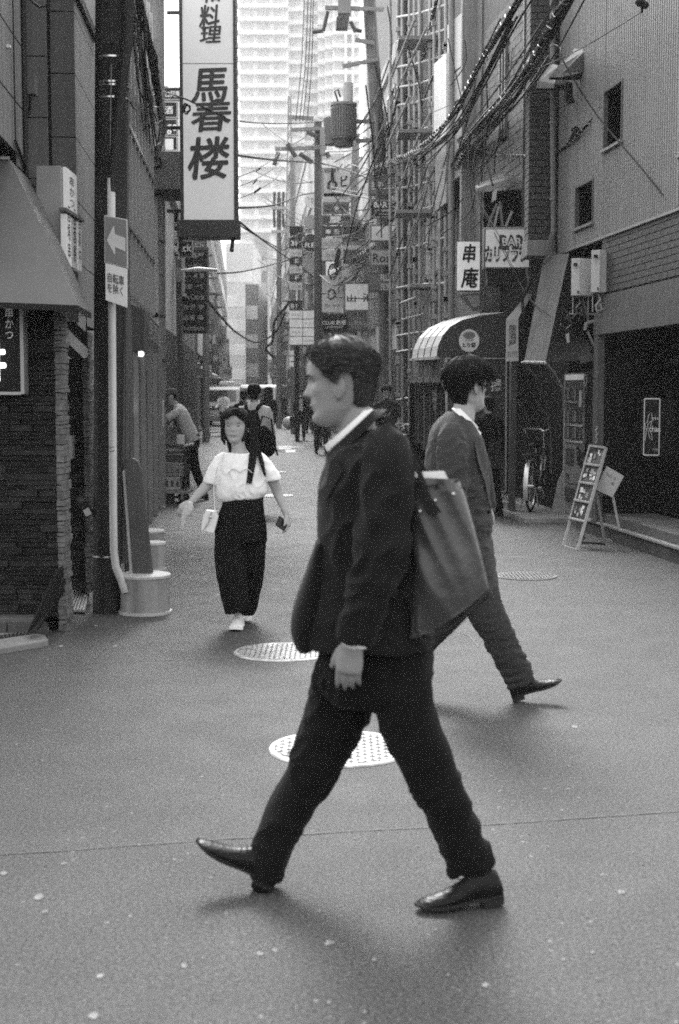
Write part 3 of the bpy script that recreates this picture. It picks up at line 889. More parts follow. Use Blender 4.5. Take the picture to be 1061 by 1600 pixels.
# solid cores, a hair behind the panels
lbox(10.17, 11.45, -.80, -.012, 2.05, 4.30, 'core', M_MORTAR, lb_)
lbox(9.97, 10.16, -1.2, -.165, 2.05, 5.6, 'core', M_MORTAR, lb_)
lbox(9.5, 9.94, -1.6, -.32, 2.05, 5.6, 'core', M_MORTAR, lb_)
lbox(8.4, 9.49, -1.6, -.32, 3.1, 5.6, 'core', M_MORTAR, lb_)
lbox(11.5, 14.0, -1.2, -.10, 0, 7.0, 'core', gm('wall_behind', .22, rough=.8, var=.12, streak=.2), lb_)
zj = [2.05, 2.47, 2.90, 3.335, 3.77, 4.19, 4.30]
for a, c_ in zip(zj, zj[1:]):
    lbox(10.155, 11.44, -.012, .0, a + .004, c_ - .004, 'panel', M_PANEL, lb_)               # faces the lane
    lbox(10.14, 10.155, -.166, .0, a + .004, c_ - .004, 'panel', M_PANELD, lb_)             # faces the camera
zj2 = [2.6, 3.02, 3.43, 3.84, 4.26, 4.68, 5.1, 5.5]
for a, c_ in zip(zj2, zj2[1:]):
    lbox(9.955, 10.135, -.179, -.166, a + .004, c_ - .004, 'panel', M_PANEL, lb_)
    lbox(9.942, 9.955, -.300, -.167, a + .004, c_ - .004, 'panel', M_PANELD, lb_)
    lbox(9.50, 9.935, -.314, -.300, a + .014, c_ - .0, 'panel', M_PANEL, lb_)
    if c_ > 3.3:
        for s in (8.40, 8.95): lbox(s, s + .54, -.316, -.302, max(a, 3.1) + .014, c_ - .0, 'panel', M_PANEL, lb_)
lbox(10.10, 11.48, -.82, .03, 4.30, 4.37, 'coping', gm('coping_black', .012, rough=.5), lb_)
q = MB(); q.tube([FL.pt(9.72, -.285, 2.1), FL.pt(9.72, -.285, 5.5)], .018, 8); q.build('downpipe', M_BLACKM, lb_, smooth=True)
q = MB(); q.tube([FL.pt(9.30, -.285, 3.16), FL.pt(9.30, -.285, 5.5)], .006, 6); q.tube([FL.pt(9.30, -.285, 3.16), FL.pt(9.70, -.285, 3.05)], .012, 6); q.build('cable_duct', M_BLACKM, lb_, smooth=True)
jb = thing('junction_box', 'small grey junction box on the far left wall', 'junction box', FL.pt(9.85, -.25, 3.6))
q = MB(); a = P(38, 149, 9.75); c_ = P(57, 119, 9.75); q.box(a.x, c_.x, 9.70, 9.80, a.z, c_.z); q.build('case', M_PANELD, jb, bevel=.004)
q = MB(); q.tube([(a.x + .04, 9.75, a.z), (a.x + .02, 9.8, a.z - .12)], .01, 6); q.build('conduit', M_BLACKM, jb)
q = MB(); a = P(15, 74, 9.1); q.cyl((a.x, 9.06, a.z), .012, .04, 12, 'y'); o = q.build('wall_vent', M_WHITE, None); tag(o, 'tiny white vent cap on the far left wall', 'vent cap')
q = MB(); q.tube([P(45, -5, 9.7), P(52, 4, 9.7), P(62, 11, 9.7), P(72, 10, 9.7), P(80, -3, 9.7)], .009, 8); o = q.build('hanging_cable', M_BLACKM, None, smooth=True); tag(o, 'loop of black cable at the top left corner', 'cable')
# projecting light box
lx = thing('projecting_sign', 'grey projecting light box above the awning with white lettered faces, left', 'sign', P(90, 300, 9.6))
q = MB(); a = P(59, 420, 9.55); c_ = P(95, 259, 9.55); q.box(a.x, c_.x, 9.55, 10.05, a.z, c_.z); q.build('casing', gm('casing_grey', .22, rough=.6, var=.12), lx, bevel=.004)
fx = c_.x + .003
q = MB(); q.box(fx, fx + .02, 9.60, 10.0, P(0, 330, 9.8).z, P(0, 268, 9.8).z); q.build('face', M_LIT, lx)
lettering('串\nか\nつ', lx, M_INK, (fx + .02, 9.8, P(0, 300, 9.8).z), (0, 1, 0), ZU, .16, .2)
q = MB(); q.box(fx, fx + .05, 9.45, 10.10, P(0, 335, 9.8).z - .02, P(0, 335, 9.8).z); q.build('ledge', M_PANELD, lx)
for i, (y0, y1) in enumerate(((9.50, 9.68), (9.70, 9.88), (9.90, 10.06))):
    q = MB(); q.box(fx, fx + .035, y0, y1, 2.4, P(0, 338, 9.8).z - .02); q.build('face', M_LIT if i != 1 else M_LGREY, lx)
    lettering(('酒\n場\n串', '居\n酒\n屋', '営\n業\n中')[i], lx, M_INK, (fx + .035, (y0 + y1) / 2, 2.62), (0, 1, 0), ZU, .10, .35)
# --- column, white pipe, signs
cp = thing('steel_column', 'dark steel utility column with bands beside the white pipe, left', 'column', (P(167, 960, 10.0).x, 10.0, 0))
xb, xt = P(166, 960, 10.0), P(180, -60, 10.0)
q = MB(); q.tube([Vector((xb.x, 10.02, 0)), P(176, 0, 10.02), P(177, -300, 10.02)], [.098, .118, .12], 24); q.build('shaft', gm('column_dark', .022, rough=.6, var=.25, vs=3, streak=.4, bump=.2, bs=20), cp, smooth=True)
for y in (93, 132, 137, 156, 868):
    p = P(176 if y < 500 else 167, y, 10.02); q = MB(); q.tube([p - Vector((0, 0, .006)), p + Vector((0, 0, .006))], .119 if y < 500 else .102, 24); q.build('band', M_METAL, cp, smooth=True)
rnd = random.Random(6)
for i in range(6):
    p = P(166 + (i % 2) * 9, 5 + i * 62, 9.9); q = MB(); q.tube([p, p + Vector((.01, -.05, .0))], .01, 8); q.build('step_bolt', M_BLACKM, cp)
q = MB(); q.tube([P(201, -60, 9.86), P(199, 60, 9.86), P(187, 160, 9.86), P(176, 275, 9.86), P(175, 300, 9.86)], [.045, .04, .038, .03, .028], 14); q.build('cable_sleeve', M_BLACKM, cp, smooth=True)
q = MB(); q.tube([P(174, 100, 9.88), P(172, 280, 9.86)], .004, 6); q.build('earth_wire', M_MGREY, cp)
wp = thing('white_pipe', 'white plastic cable guard pipe on the dark column, bent out at its foot', 'pipe', (P(175, 900, 9.85).x, 9.85, 0))
q = MB(); q.tube([P(174, 279, 9.86), P(174, 350, 9.86), P(175, 500, 9.86), P(177, 800, 9.86), P(178, 860, 9.86), P(181, 885, 9.86), P(189, 905, 9.87), P(196, 925, 9.88)], .0275, 18); q.build('pipe', gm('pipe_white', .50, rough=.5, var=.12, streak=.25), wp, smooth=True)
for a, c_ in ((170, 700), (171, 706)):
    q = MB(); q.tube([P(a, c_, 9.828), P(a + 8, c_ - 2, 9.828)], .002, 5); q.build('graffiti_stroke', M_INK, wp)
# slim conduits right of the column
q = MB()
for dx, dy in ((192, 0), (196, .03), (199, .05)):
    q.tube([P(dx + 2, 60, 10.1 + dy), P(dx, 320, 10.1 + dy), P(dx + 2 , 415, 10.1 + dy), P(dx, 880, 10.1 + dy)], .011, 8)
o = q.build('conduits', M_DGREY, cp, smooth=True); o.name = 'conduit_run'
q = MB(); q.box(P(186, 0, 10.25).x, P(197, 0, 10.25).x, 10.2, 10.35, 0, P(0, 480, 10.25).z); q.build('back_post', M_DGREY, cp)
ar = thing('arrow_sign', 'one way road sign with white arrow pointing left on the column', 'sign', P(180, 380, 9.78))
def tiltquad(mb, pts, th): mb.prism(pts, th)
pl = [P(164.5, 338, 9.78), P(197, 344, 9.78), P(198, 416, 9.78), P(164.5, 408, 9.78)]
q = MB(); q.prism([P(163, 336, 9.785), P(199, 343, 9.785), P(200, 419, 9.785), P(163, 410, 9.785)], (0, .015, 0)); q.build('back', M_LGREY, ar, bevel=.002)
q = MB(); q.prism(pl, (0, -.004, 0)); q.build('plate', gm('sign_blue_grey', .10, rough=.35), ar)
q = MB(); q.prism([P(x, y, 9.775) for x, y in ((167, 375), (178, 352), (180, 366), (196, 372), (196, 393), (180, 386), (180, 399))], (0, -.003, 0)); q.build('arrow', gm('arrow_pale', .42, rough=.4), ar)
nb = thing('notice_sign', 'white sign reading 自転車を除く below the arrow sign', 'sign', P(180, 440, 9.78))
q = MB(); q.prism([P(164.5, 411, 9.78), P(199, 420, 9.78), P(199, 481, 9.78), P(165, 469, 9.78)], (0, .010, 0)); q.build('plate', gm('sign_white', .60, rough=.4, var=.08), nb, bevel=.002)
lettering('自転車\nを除く', nb, gm('ink_dark', .06), P(181, 444, 9.777), (P(199, 450, 9.78) - P(165, 441, 9.78)), ZU, 27 * mpp(9.78), 31 * mpp(9.78), bold=.012)
# planter-like concrete bases with a leaning board
def base_block(px, py_bot, w_px, h_px, label, board=False):
    Yq = G(px, py_bot).y + .14; c = P(px, py_bot - 6, Yq); r = w_px / 2 * mpp(Yq); h = h_px * mpp(Yq)
    t = thing('concrete_base', label, 'concrete base', (c.x, Yq, 0), 'round concrete sign bases')
    q = MB(); q.tube([(c.x, Yq, .0), (c.x, Yq, .018), (c.x, Yq, .02)], [r * 1.03, r * 1.03, r * .96], 32); q.build('foot_ring', M_LGREY, t, smooth=True)
    q = MB(); q.tube([(c.x, Yq, .018), (c.x, Yq, h * .5), (c.x, Yq, h - .02)], [r * .95, r * .945, r * .95], 32); q.build('drum', gm('base_concrete', .27, rough=.75, var=.2, vs=6, streak=.3, bump=.3, bs=40), t, smooth=True)
    q = MB(); q.tube([(c.x, Yq, h - .022), (c.x, Yq, h - .006), (c.x, Yq, h)], [r * .99, r, r * .97], 32); q.build('top_rim', gm('base_rim', .48, rough=.5, var=.1), t, smooth=True)
    return t, c, Yq, h, r
t, c, Yq, h, r = base_block(227, 962, 82, 62, 'nearest round concrete base holding the leaning grey board')
pb = thing('leaning_board', 'tall dark grey rounded board standing in the nearest concrete base', 'board', (c.x, Yq, h))
q = MB(); pts = [P(208, 898, Yq), P(239, 895, Yq), P(227, 760, Yq), P(221, 727, Yq)]
top = [P(218 - 11 + 11 * cos(a) , 730 - 14 * sin(a), Yq) for a in [pi * i / 8 for i in range(1, 8)]]
q.prism([P(208, 898, Yq), P(239, 895, Yq), P(221, 733, Yq)] + top + [P(195.5, 735, Yq)], (0, .04, 0)); q.build('board', gm('board_grey', .055, rough=.6, var=.2, vs=4, streak=.2), pb, bevel=.006)
q = MB(); q.prism([P(191.5, 736, Yq + .02), P(195.4, 733, Yq + .02), P(207.5, 898, Yq + .02), P(203, 898, Yq + .02)], (0, .05, 0)); q.build('edge', M_LGREY, pb)
base_block(237, 893, 46, 44, 'second round concrete base behind the nearest one')
base_block(232, 866, 52, 36, 'farthest round concrete base, half hidden by the board')
base_block(226, 858, 50, 20, 'low concrete base behind the leaning board')
fs_ = thing('folded_sign', 'narrow framed sign board leaning behind the white pipe', 'sign', P(190, 830, 10.4))
q = MB(); a = P(184, 835, 10.4); c_ = P(194, 745, 10.4); q.box(a.x, c_.x, 10.4, 10.44, a.z, c_.z); q.build('board', M_MGREY, fs_)
for xx in ((a.x - .01, a.x + .004), (c_.x - .004, c_.x + .01)):
    q = MB(); q.box(xx[0], xx[1], 10.39, 10.45, .0, c_.z + .02); q.build('frame', M_BLACKM, fs_)
q = MB(); q.box(a.x + .004, c_.x - .004, 10.39, 10.45, c_.z, c_.z + .02); q.build('frame', M_BLACKM, fs_)

# --- second concrete pole with notice
M_POLE = gm('pole_concrete', .20, rough=.8, var=.22, vs=5, bump=.3, bs=50, streak=.3)
def pole(name, label, pts, radii, mat=None, bands=()):
    t = thing(name, label, 'utility pole', (pts[0].x, pts[0].y, 0), 'utility poles along the lane')
    q = MB(); q.tube([Vector((pts[0].x, pts[0].y, 0))] + pts[1:], radii, 20); q.build('shaft', mat or M_POLE, t, smooth=True)
    for z, r in bands:
        k = 0
        for a, c in zip(pts, pts[1:]):
            if a.z <= z <= c.z: pp = a.lerp(c, (z - a.z) / (c.z - a.z)); break
        else: pp = pts[-1]
        q = MB(); q.tube([pp - Vector((0, 0, .02)), pp + Vector((0, 0, .02))], r, 16); q.build('band', M_DGREY, t, smooth=True)
    return t
p0 = P(242, 785, 19.6)
p2t = pole('utility_pole', 'concrete utility pole with a white notice, left side of the lane', [p0, P(242, 400, 19.6), P(241, 0, 19.6), P(240, -300, 19.6)], [.150, .145, .135, .13], None, [(1.4, .152), (2.0, .151), (2.6, .150), (3.6, .148)])
rnd = random.Random(8)
for i in range(7):
    p = P(240 + rnd.uniform(-5, 5), 440 + i * 52, 19.45); q = MB(); q.ball(p, (.03, .02, .035), 8, 6); q.build('pole_hole', M_DARK, p2t, smooth=True)
nt = thing('notice_plate', 'white smoking ban notice strapped to the concrete pole', 'notice', P(243, 665, 19.4))
q = MB(); a = P(232, 666, 19.42); c_ = P(256, 624, 19.42); q.box(a.x, c_.x, 19.42, 19.435, a.z, c_.z); q.build('plate', gm('notice_white', .55, rough=.5, var=.08), nt, bevel=.003)
q = MB()
for i in range(9):
    an = pi * i / 8; 
arc = [P(244 + 6 * cos(pi * i / 8), 634 - 6 * sin(pi * i / 8), 19.41) for i in range(9)]
q.tube([P(250, 640, 19.41)] + arc + [P(238, 640, 19.41)], .012, 6); q.build('arch_symbol', M_INK, nt)
lettering('路上喫煙', nt, M_INK, P(244, 645, 19.418), XR, ZU, 18 * mpp(19.4), 4 * mpp(19.4))
lettering('禁止区域', nt, M_INK, P(244, 652, 19.418), XR, ZU, 18 * mpp(19.4), 4 * mpp(19.4))
lettering('↓ 区域', nt, M_INK, P(244, 660, 19.418), XR, ZU, 16 * mpp(19.4), 5 * mpp(19.4))
tp = thing('paper_sign', 'white poster with black characters leaning behind the concrete pole', 'poster', P(262, 665, 21.0))
q = MB(); a = P(254, 668, 21.0); c_ = P(270, 645, 21.0); q.box(a.x, c_.x, 21.0, 21.02, a.z, c_.z); q.build('sheet', M_WHITE, tp)
lettering('天', tp, M_INK, P(261, 656, 20.99), XR, ZU, .09, .09, bold=.03)

# --- trolley with crates beside the worker
tr = thing('trolley', 'steel cage trolley on wheels beside the worker in the cap', 'trolley', (P(262, 780, 20.2).x, 20.2, 0))
Yt = 20.2
M_TUBE = gm('tube_dark', .04, rough=.4, metal=.4)
xa, xb_ = P(236, 0, Yt).x, P(286, 0, Yt).x; zt = P(0, 696, Yt).z; zb = P(0, 765, Yt).z
for yy in (Yt - .22, Yt + .22):
    q = MB(); q.tube([(xa, yy, zb), (xa, yy, zt - .06), (xa + .06, yy, zt), (xb_ - .06, yy, zt), (xb_, yy, zt - .06), (xb_, yy, zb)], .014, 8); q.build('side_frame', M_TUBE, tr, smooth=True)
for z_ in (zt - .01, zt - .12, zt - .24, zt - .36):
    q = MB(); q.tube([(xa, Yt - .22, z_), (xb_, Yt - .22, z_)], .008, 6); q.build('rail', M_MGREY, tr)
q = MB(); q.box(xa - .05, xb_ + .06, Yt - .26, Yt + .26, zb - .04, zb); q.build('deck', M_MGREY, tr, bevel=.006)
q = MB(); q.tube([(xb_ - .02, Yt - .2, zt), (xb_ + .12, Yt - .2, zt + .03)], .02, 8); q.build('handle', M_LGREY, tr, smooth=True)
for xx in (xa + .03, xb_ - .05):
    for yy in (Yt - .2, Yt + .2):
        q = MB(); q.cyl((xx - .0, yy - .02, .065), .062, .04, 16, 'y'); q.build('wheel', M_BLACKM, tr, smooth=True)
        q = MB(); q.box(xx - .02, xx + .02, yy - .03, yy + .03, .06, zb - .04); q.build('fork', M_MGREY, tr)
for i, (z_, h_, nm, m_) in enumerate(((zb, .19, 'grey plastic crate at the bottom of the trolley stack', .34), (zb + .20, .15, 'grey plastic crate in the middle of the trolley stack', .24), (zb + .40, .16, 'dark crate on top of the trolley stack', .05))):
    cr = thing('crate', nm, 'crate', (xa + .2, Yt, z_), 'crates on the trolley')
    x1 = xb_ - (.09 if i == 0 else .02); m = gm('crate_%d' % i, m_, rough=.5, var=.12)
    q = MB(); q.box(xa + .03, x1, Yt - .18, Yt + .18, z_ + .005, z_ + h_); q.build('box', m, cr, bevel=.006)
    q = MB(); q.box(xa + .025, x1 + .005, Yt - .19, Yt + .19, z_ + h_ - .025, z_ + h_ + .004); q.build('rim', m, cr)
    for k in range(5):
        q = MB(); xx = xa + .08 + k * .075
        if xx + .04 < x1: q.box(xx, xx + .04, Yt - .184, Yt - .179, z_ + .05, z_ + h_ - .05); q.build('slot', M_DGREY, cr)
bx = thing('cardboard_box', 'dark bundle on the ground under the trolley', 'box', (xa + .1, Yt + .3, 0))
q = MB(); q.box(xa - .04, xa + .24, Yt - .1, Yt + .2, 0.0, .26); q.build('box', gm('cardboard_dark', .03), bx, bevel=.01)
pc = thing('parcel', 'small white carton on the trolley handle', 'parcel', P(285, 695, 20.3))
q = MB(); a = P(277, 694, 20.3); c_ = P(288, 679, 20.3); q.box(a.x, c_.x, 20.28, 20.4, a.z, c_.z); q.build('carton', M_WHITE, pc, bevel=.003)
# ------------------------------------------------------------------ near right: corrugated building with brick band
M_CORR = gm('corrugated_sheet', .25, rough=.55, var=.08, vs=2, streak=.12, fine=.08, fs=160, spec=.4)
M_BRICKT = gm('brick_tile_dark', .062, rough=.65, var=.35, vs=9, bump=.2, bs=60)
M_GROUT = gm('grout_pale', .13, rough=.9, var=.2)
M_BRICKD = gm('brick_dark', .045, rough=.8, var=.35, vs=9, bump=.3, bs=60)
M_BRICKP = gm('brick_lit_side', .07, rough=.8, var=.35, vs=9, bump=.3, bs=60)  # same brick, lightened for the light on the lane side
M_BEAM = gm('painted_beam', .085, rough=.6, var=.15, vs=3, streak=.2, fine=.1, fs=150)
def rbox(s0, s1, o0, o1, z0, z1, name, mat, parent, bevel=0.0, fr=FR):
    q = MB(); q.box(s0, s1, o0, o1, z0, z1, fr.M); return q.build(name, mat, parent, bevel=bevel)
R1 = thing('corrugated_building', 'near right building with pale corrugated upper wall and dark shuttered ground floor', 'building', FR.pt(14, 0, 0))
ZB, ZT = 3.23, 8.0
# corrugated wall in sheets, split round the windows
wins = [(948, 975, 127, 226), (903, 929, 279, 352)]
W = []
for x0, x1, y0, y1 in wins:
    s1, zt_ = FR.hit(x0, y0); s0, _ = FR.hit(x1, y0); _, zb_ = FR.hit((x0 + x1) / 2, y1)
    zt_ = FR.hit((x0 + x1) / 2, (y0 + (y0 + 18)) / 2)[1]
    W.append((s0, s1, zb_, zt_))
W.append((12.55, 13.12, 3.70, 6.0))
def corr(s0, s1, z0, z1, o=0.0, pitch=.064, d=.016):
    q = MB(); vs = []; fs = []; s = s0; L = []
    prof = [(0, 0), (.30, 0), (.42, d), (.80, d), (.92, 0)]
    while s < s1 - 1e-4:
        for f, h in prof:
            x = s + f * pitch
            if x < s1: L.append((x, h))
        s += pitch
    L.append((s1, 0))
    for x, h in L:
        vs.append(FR.pt(x, o + h, z0)); vs.append(FR.pt(x, o + h, z1))
    for i in range(len(L) - 1): fs.append((2 * i, 2 * i + 1, 2 * i + 3, 2 * i + 2))
    q.add(vs, fs); return q.build('panel', M_CORR, R1, fix=False)
cuts = sorted({12.2, 17.42} | {w[0] for w in W} | {w[1] for w in W})
for a, c_ in zip(cuts, cuts[1:]):
    m_ = (a + c_) / 2; zs = [(ZB, ZT)]
    for s0, s1, z0, z1 in W:
        if s0 <= m_ <= s1:
            zs = [(ZB, z0), (z1, ZT)] if True else zs
    for z0, z1 in zs: corr(a, c_, z0, z1)
# side wall seen from the camera is hidden; block behind
rbox(12.2, 17.42, -3.0, -.22, ZB, ZT, 'wall', M_DARK, R1)
for i, (s0, s1, z0, z1) in enumerate(W):
    w_ = rbox(s0, s1, -.22, -.20, z0, z1, 'window', M_DARK, R1)
    q = MB(); e = .022
    q.box(s0 - e, s0, -.02, .028, z0 - e, z1 + e, FR.M); q.box(s1, s1 + e, -.02, .028, z0 - e, z1 + e, FR.M); q.box(s0, s1, -.02, .028, z1, z1 + e, FR.M); q.build('frame', M_BEAM, w_)
    q = MB(); q.box(s0 - e, s0, -.2, -.021, z0 - e, z1 + e, FR.M); q.box(s1, s1 + e, -.2, -.021, z0 - e, z1 + e, FR.M); q.box(s0, s1, -.2, -.021, z1, z1 + e, FR.M); q.build('blackened_reveal', M_DARK, w_)  # black linings put the shade of the window recess into colour
    q = MB(); q.box(s0 - .05, s1 + .05, -.02, .05, z0 - .03, z0, FR.M); q.build('sill', M_MGREY, w_)
    q = MB(); q.tube([FR.pt(s0 + .08, -.1, z0), FR.pt(s0 + .12, -.1, z0 + .12)], .02, 6); q.build('window_clutter', M_MGREY, w_)
rbox(12.2, 17.42, -.02, .022, ZB - .025, ZB, 'drip_edge', gm('drip_edge', .30, rough=.5), R1)
rbox(13.14, 13.17, .0, .03, 3.25, 5.2, 'corner_trim', M_CORR, R1)
# brick tile band
ZK = 2.62
rbox(12.2, 15.6, -.30, -.020, ZK, ZB - .02, 'wall', M_GROUT, R1)
rbox(15.6, 17.42, -.50, -.30, 2.2, ZB - .02, 'wall', M_MORTAR, R1)
n_ = 0; ch = .0665; bw_ = .215; rnd = random.Random(4); z = ZK + .004; r_ = 0; proto = None
while z < ZB - .05:
    s = 12.2 - (r_ % 2) * bw_ / 2
    while s < 15.58:
        s0, s1 = max(s, 12.2), min(s + bw_ - .009, 15.6)
        if s1 - s0 > .03:
            if abs(s1 - s0 - (bw_ - .009)) < 1e-6:
                loc = FR.pt((s0 + s1) / 2, -.012, z + ch / 2)
                if proto is None:
                    M0 = FR.M.copy(); M0.translation = loc; q = MB(); q.box(-(bw_ - .009) / 2, (bw_ - .009) / 2, -.008, .010, -ch / 2 + .004, ch / 2 - .004, M0)
                    o_ = q.build('brick', M_BRICKT, None); 
                    for v in o_.data.vertices: v.co -= loc
                    o_.location = loc - origin(R1); o_.parent = R1; proto = o_
                else: share(proto, 'brick', R1, FR.pt((s0 + s1) / 2, -.012 + rnd.uniform(-.0015, .0015), z + ch / 2))
            else: rbox(s0, s1, -.020, -.002, z + .004, z + ch - .004, 'brick', M_BRICKT, R1)
        s += bw_
    z += ch; r_ += 1
# beam and opening frame
rbox(12.2, 15.62, -.12, .03, 2.43, ZK - .02, 'beam', M_BEAM, R1)
rbox(12.2, 15.66, -.10, .055, 2.36, 2.425, 'beam', M_BEAM, R1)
rbox(12.2, 15.66, -.02, .060, 2.18, 2.358, 'fascia', M_BEAM, R1)
rbox(15.50, 15.66, -.02, .055, 0.14, 2.36, 'jamb', M_BEAM, R1)
rbox(15.50, 15.66, -.74, -.021, 0.14, 2.36, 'blackened_reveal', gm('recess_wall', .008), R1)  # deeper part of the jamb, blackened to stand for shade
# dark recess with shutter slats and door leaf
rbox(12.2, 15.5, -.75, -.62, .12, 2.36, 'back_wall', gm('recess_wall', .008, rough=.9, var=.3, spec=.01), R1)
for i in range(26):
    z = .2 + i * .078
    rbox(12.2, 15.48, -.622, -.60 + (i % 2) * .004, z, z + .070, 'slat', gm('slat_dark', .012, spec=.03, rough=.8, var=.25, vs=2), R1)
for s0 in (13.28, 13.34):
    rbox(s0, s0 + .03, -.60, -.55, .14, 2.3, 'rail', gm('rail_dark', .03, rough=.4), R1)
for z, v in ((2.02, .08), (1.93, .05), (1.86, .05)):
    rbox(13.4, 14.9, -.60, -.575, z, z + .016, 'trim_bar', gm('trim_%g' % v, v, rough=.35), R1)
for z in (.72, .60, .48, .36):
    rbox(12.2, 14.6, -.598, -.57, z, z + .014, 'trim_bar', gm('trim_low', .035, rough=.4), R1)
# step
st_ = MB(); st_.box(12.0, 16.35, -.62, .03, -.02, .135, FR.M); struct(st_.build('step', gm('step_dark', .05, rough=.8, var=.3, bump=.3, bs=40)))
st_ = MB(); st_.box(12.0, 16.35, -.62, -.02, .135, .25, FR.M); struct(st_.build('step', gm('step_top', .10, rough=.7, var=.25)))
for i in range(7):
    st_ = MB(); st_.box(12.0 + i * .62, 12.0 + i * .62 + .61, -.02, .05, .136, .16, FR.M); struct(st_.build('step_edge', gm('step_nosing', .27, rough=.6, var=.25, vs=6, streak=.2), None, bevel=.004))
# sign box "chan" by the shutter
cs = thing('lit_sign_box', 'black framed box sign with a fish outline and chan lettering beside the shutter', 'sign', FR.pt(14.3, -.3, 1.1))
Yc = 13.75
a, c_ = P(1006, 711, Yc), P(1031, 623, Yc)
q = MB(); q.box(a.x, c_.x, Yc, Yc + .15, a.z, c_.z); q.build('case', gm('sign_black', .006, rough=.3), cs)
q = MB(); q.hexa([(c_.x, Yc, a.z), (P(1050, 712, Yc).x, Yc - .08, a.z), (P(1050, 712, Yc).x, Yc + .1, a.z), (c_.x, Yc + .15, a.z), (c_.x, Yc, c_.z), (P(1050, 712, Yc).x, Yc - .08, c_.z), (P(1050, 712, Yc).x, Yc + .1, c_.z), (c_.x, Yc + .15, c_.z)]); q.build('side', gm('sign_black', .006), cs)
for (x0, x1, z0, z1) in ((a.x - .008, a.x, a.z, c_.z), (c_.x - .006, c_.x + .004, a.z, c_.z), (a.x, c_.x, c_.z - .006, c_.z + .006), (a.x, c_.x, a.z - .006, a.z + .006)):
    q = MB(); q.box(x0, x1, Yc - .008, Yc, z0, z1); q.build('frame', gm('frame_bright', .45, rough=.35, metal=.4), cs)
lettering('chan', cs, M_INKW, P(1023, 670, Yc - .004), XR, ZU, 17 * mpp(Yc), 9 * mpp(Yc))
lettering('肉平の', cs, M_INKW, P(1024, 654, Yc - .004), XR, ZU, 10 * mpp(Yc), 5 * mpp(Yc))
lettering('焼肉屋', cs, gm('ink_mid', .35), P(1024, 702, Yc - .004), XR, ZU, 9 * mpp(Yc), 4 * mpp(Yc))
q = MB()
for pts in (((1008, 688), (1010, 672), (1007, 662), (1011, 660), (1014, 648), (1018, 645), (1019, 656), (1016, 668)), ((1010, 674), (1013, 662), (1019, 657)), ((1013, 668), (1018, 678), (1019, 688), (1015, 684), (1012, 672))):
    q.tube([P(x, y, Yc - .006) for x, y in pts], .0035, 5)
q.build('fish_outline', gm('ink_mid2', .5), cs)

# --- water heaters
M_HEAT = gm('heater_white', .60, rough=.5, var=.06, vs=4, fine=.05, fs=200, streak=.08)
M_HOSE = gm('hose_pale', .30, rough=.6, var=.2)
for (x0, xm, x1, yt, yb, s, lab) in ((892, 906, 924, 404, 462, 15.95, 'white wall mounted heater box, lower left one of the pair'), (923, 937, 955, 391, 457, 15.35, 'white wall mounted heater box, right and higher one of the pair')):
    Yh = 15.75 if s > 15.6 else 15.35
    t = thing('water_heater', lab, 'water heater', P((x0 + x1) / 2, yb, Yh), 'white heaters on the brick wall')
    A = P(x0, yb, Yh); B_ = P(xm, yb - 2, Yh - .06); C_ = P(x1, yb - 4, Yh + .02); H = P(x0, yt, Yh).z - A.z
    zz = A.z
    q = MB(); q.prism([A, B_, Vector((C_.x, C_.y, A.z)), (C_.x + .1, C_.y + .22, A.z), (A.x + .1, A.y + .25, A.z)], (0, 0, H))
    # keep the base flat
    q.v = [Vector((v.x, v.y, zz if i < 5 else zz + H)) for i, v in enumerate(q.v)]
    q.build('case', M_HEAT, t, bevel=.006)
    q = MB(); q.box(B_.x - .006, B_.x + .004, B_.y - .010, B_.y, zz + .02, zz + H - .02); q.build('seam_strip', M_LGREY, t)
    q = MB(); q.box(A.x + .015, A.x + .055, B_.y - .02, B_.y + .01, zz + H - .085, zz + H - .055); q.build('vent', M_INK, t)
    q = MB(); q.box(B_.x - .03, B_.x - .012, B_.y - .012, B_.y, zz + .02, zz + .05); q.build('label_plate', M_DGREY, t)
    q = MB(); q.tube([(A.x + .04, A.y + .1, zz), (A.x + .04, A.y + .1, zz - .2)], .006, 6); q.tube([(C_.x - .02, A.y + .1, zz), (C_.x - .02, A.y + .1, zz - .28)], .009, 6); q.build('pipe', M_LGREY, t, smooth=True)
    q = MB(); q.tube([(B_.x, A.y + .05, zz), (B_.x + .02, A.y, zz - .08), (B_.x - .03, A.y - .02, zz - .14), (B_.x - .02, A.y - .02, zz - .2), (B_.x + .04, A.y, zz - .19), (B_.x + .03, A.y + .03, zz - .12)], .012, 8); q.tube([(B_.x + .04, A.y + .05, zz), (B_.x + .06, A.y, zz - .1), (B_.x + .10, A.y, zz - .26)], .012, 8); q.build('hose', M_HOSE if s < 15.6 else M_DGREY, t, smooth=True)
pf = thing('pipework', 'tangle of lagged pipes and brackets below the white heaters', 'pipes', FR.pt(15.9, 0, 2.2))
q = MB(); q.tube([P(888, 491, 15.9), P(935, 491, 15.7)], .010, 8); q.build('pipe', M_MGREY, pf, smooth=True)
q = MB(); q.tube([P(936, 502, 15.6), P(924, 503, 15.7), P(916, 506, 15.7), P(914, 516, 15.7)], .022, 10); q.build('pipe', M_MGREY, pf, smooth=True)
q = MB(); q.tube([P(918, 518, 15.7), P(926, 535, 15.7), P(937, 556, 15.6)], .014, 8); q.build('pipe', M_MGREY, pf, smooth=True)
rnd = random.Random(9)
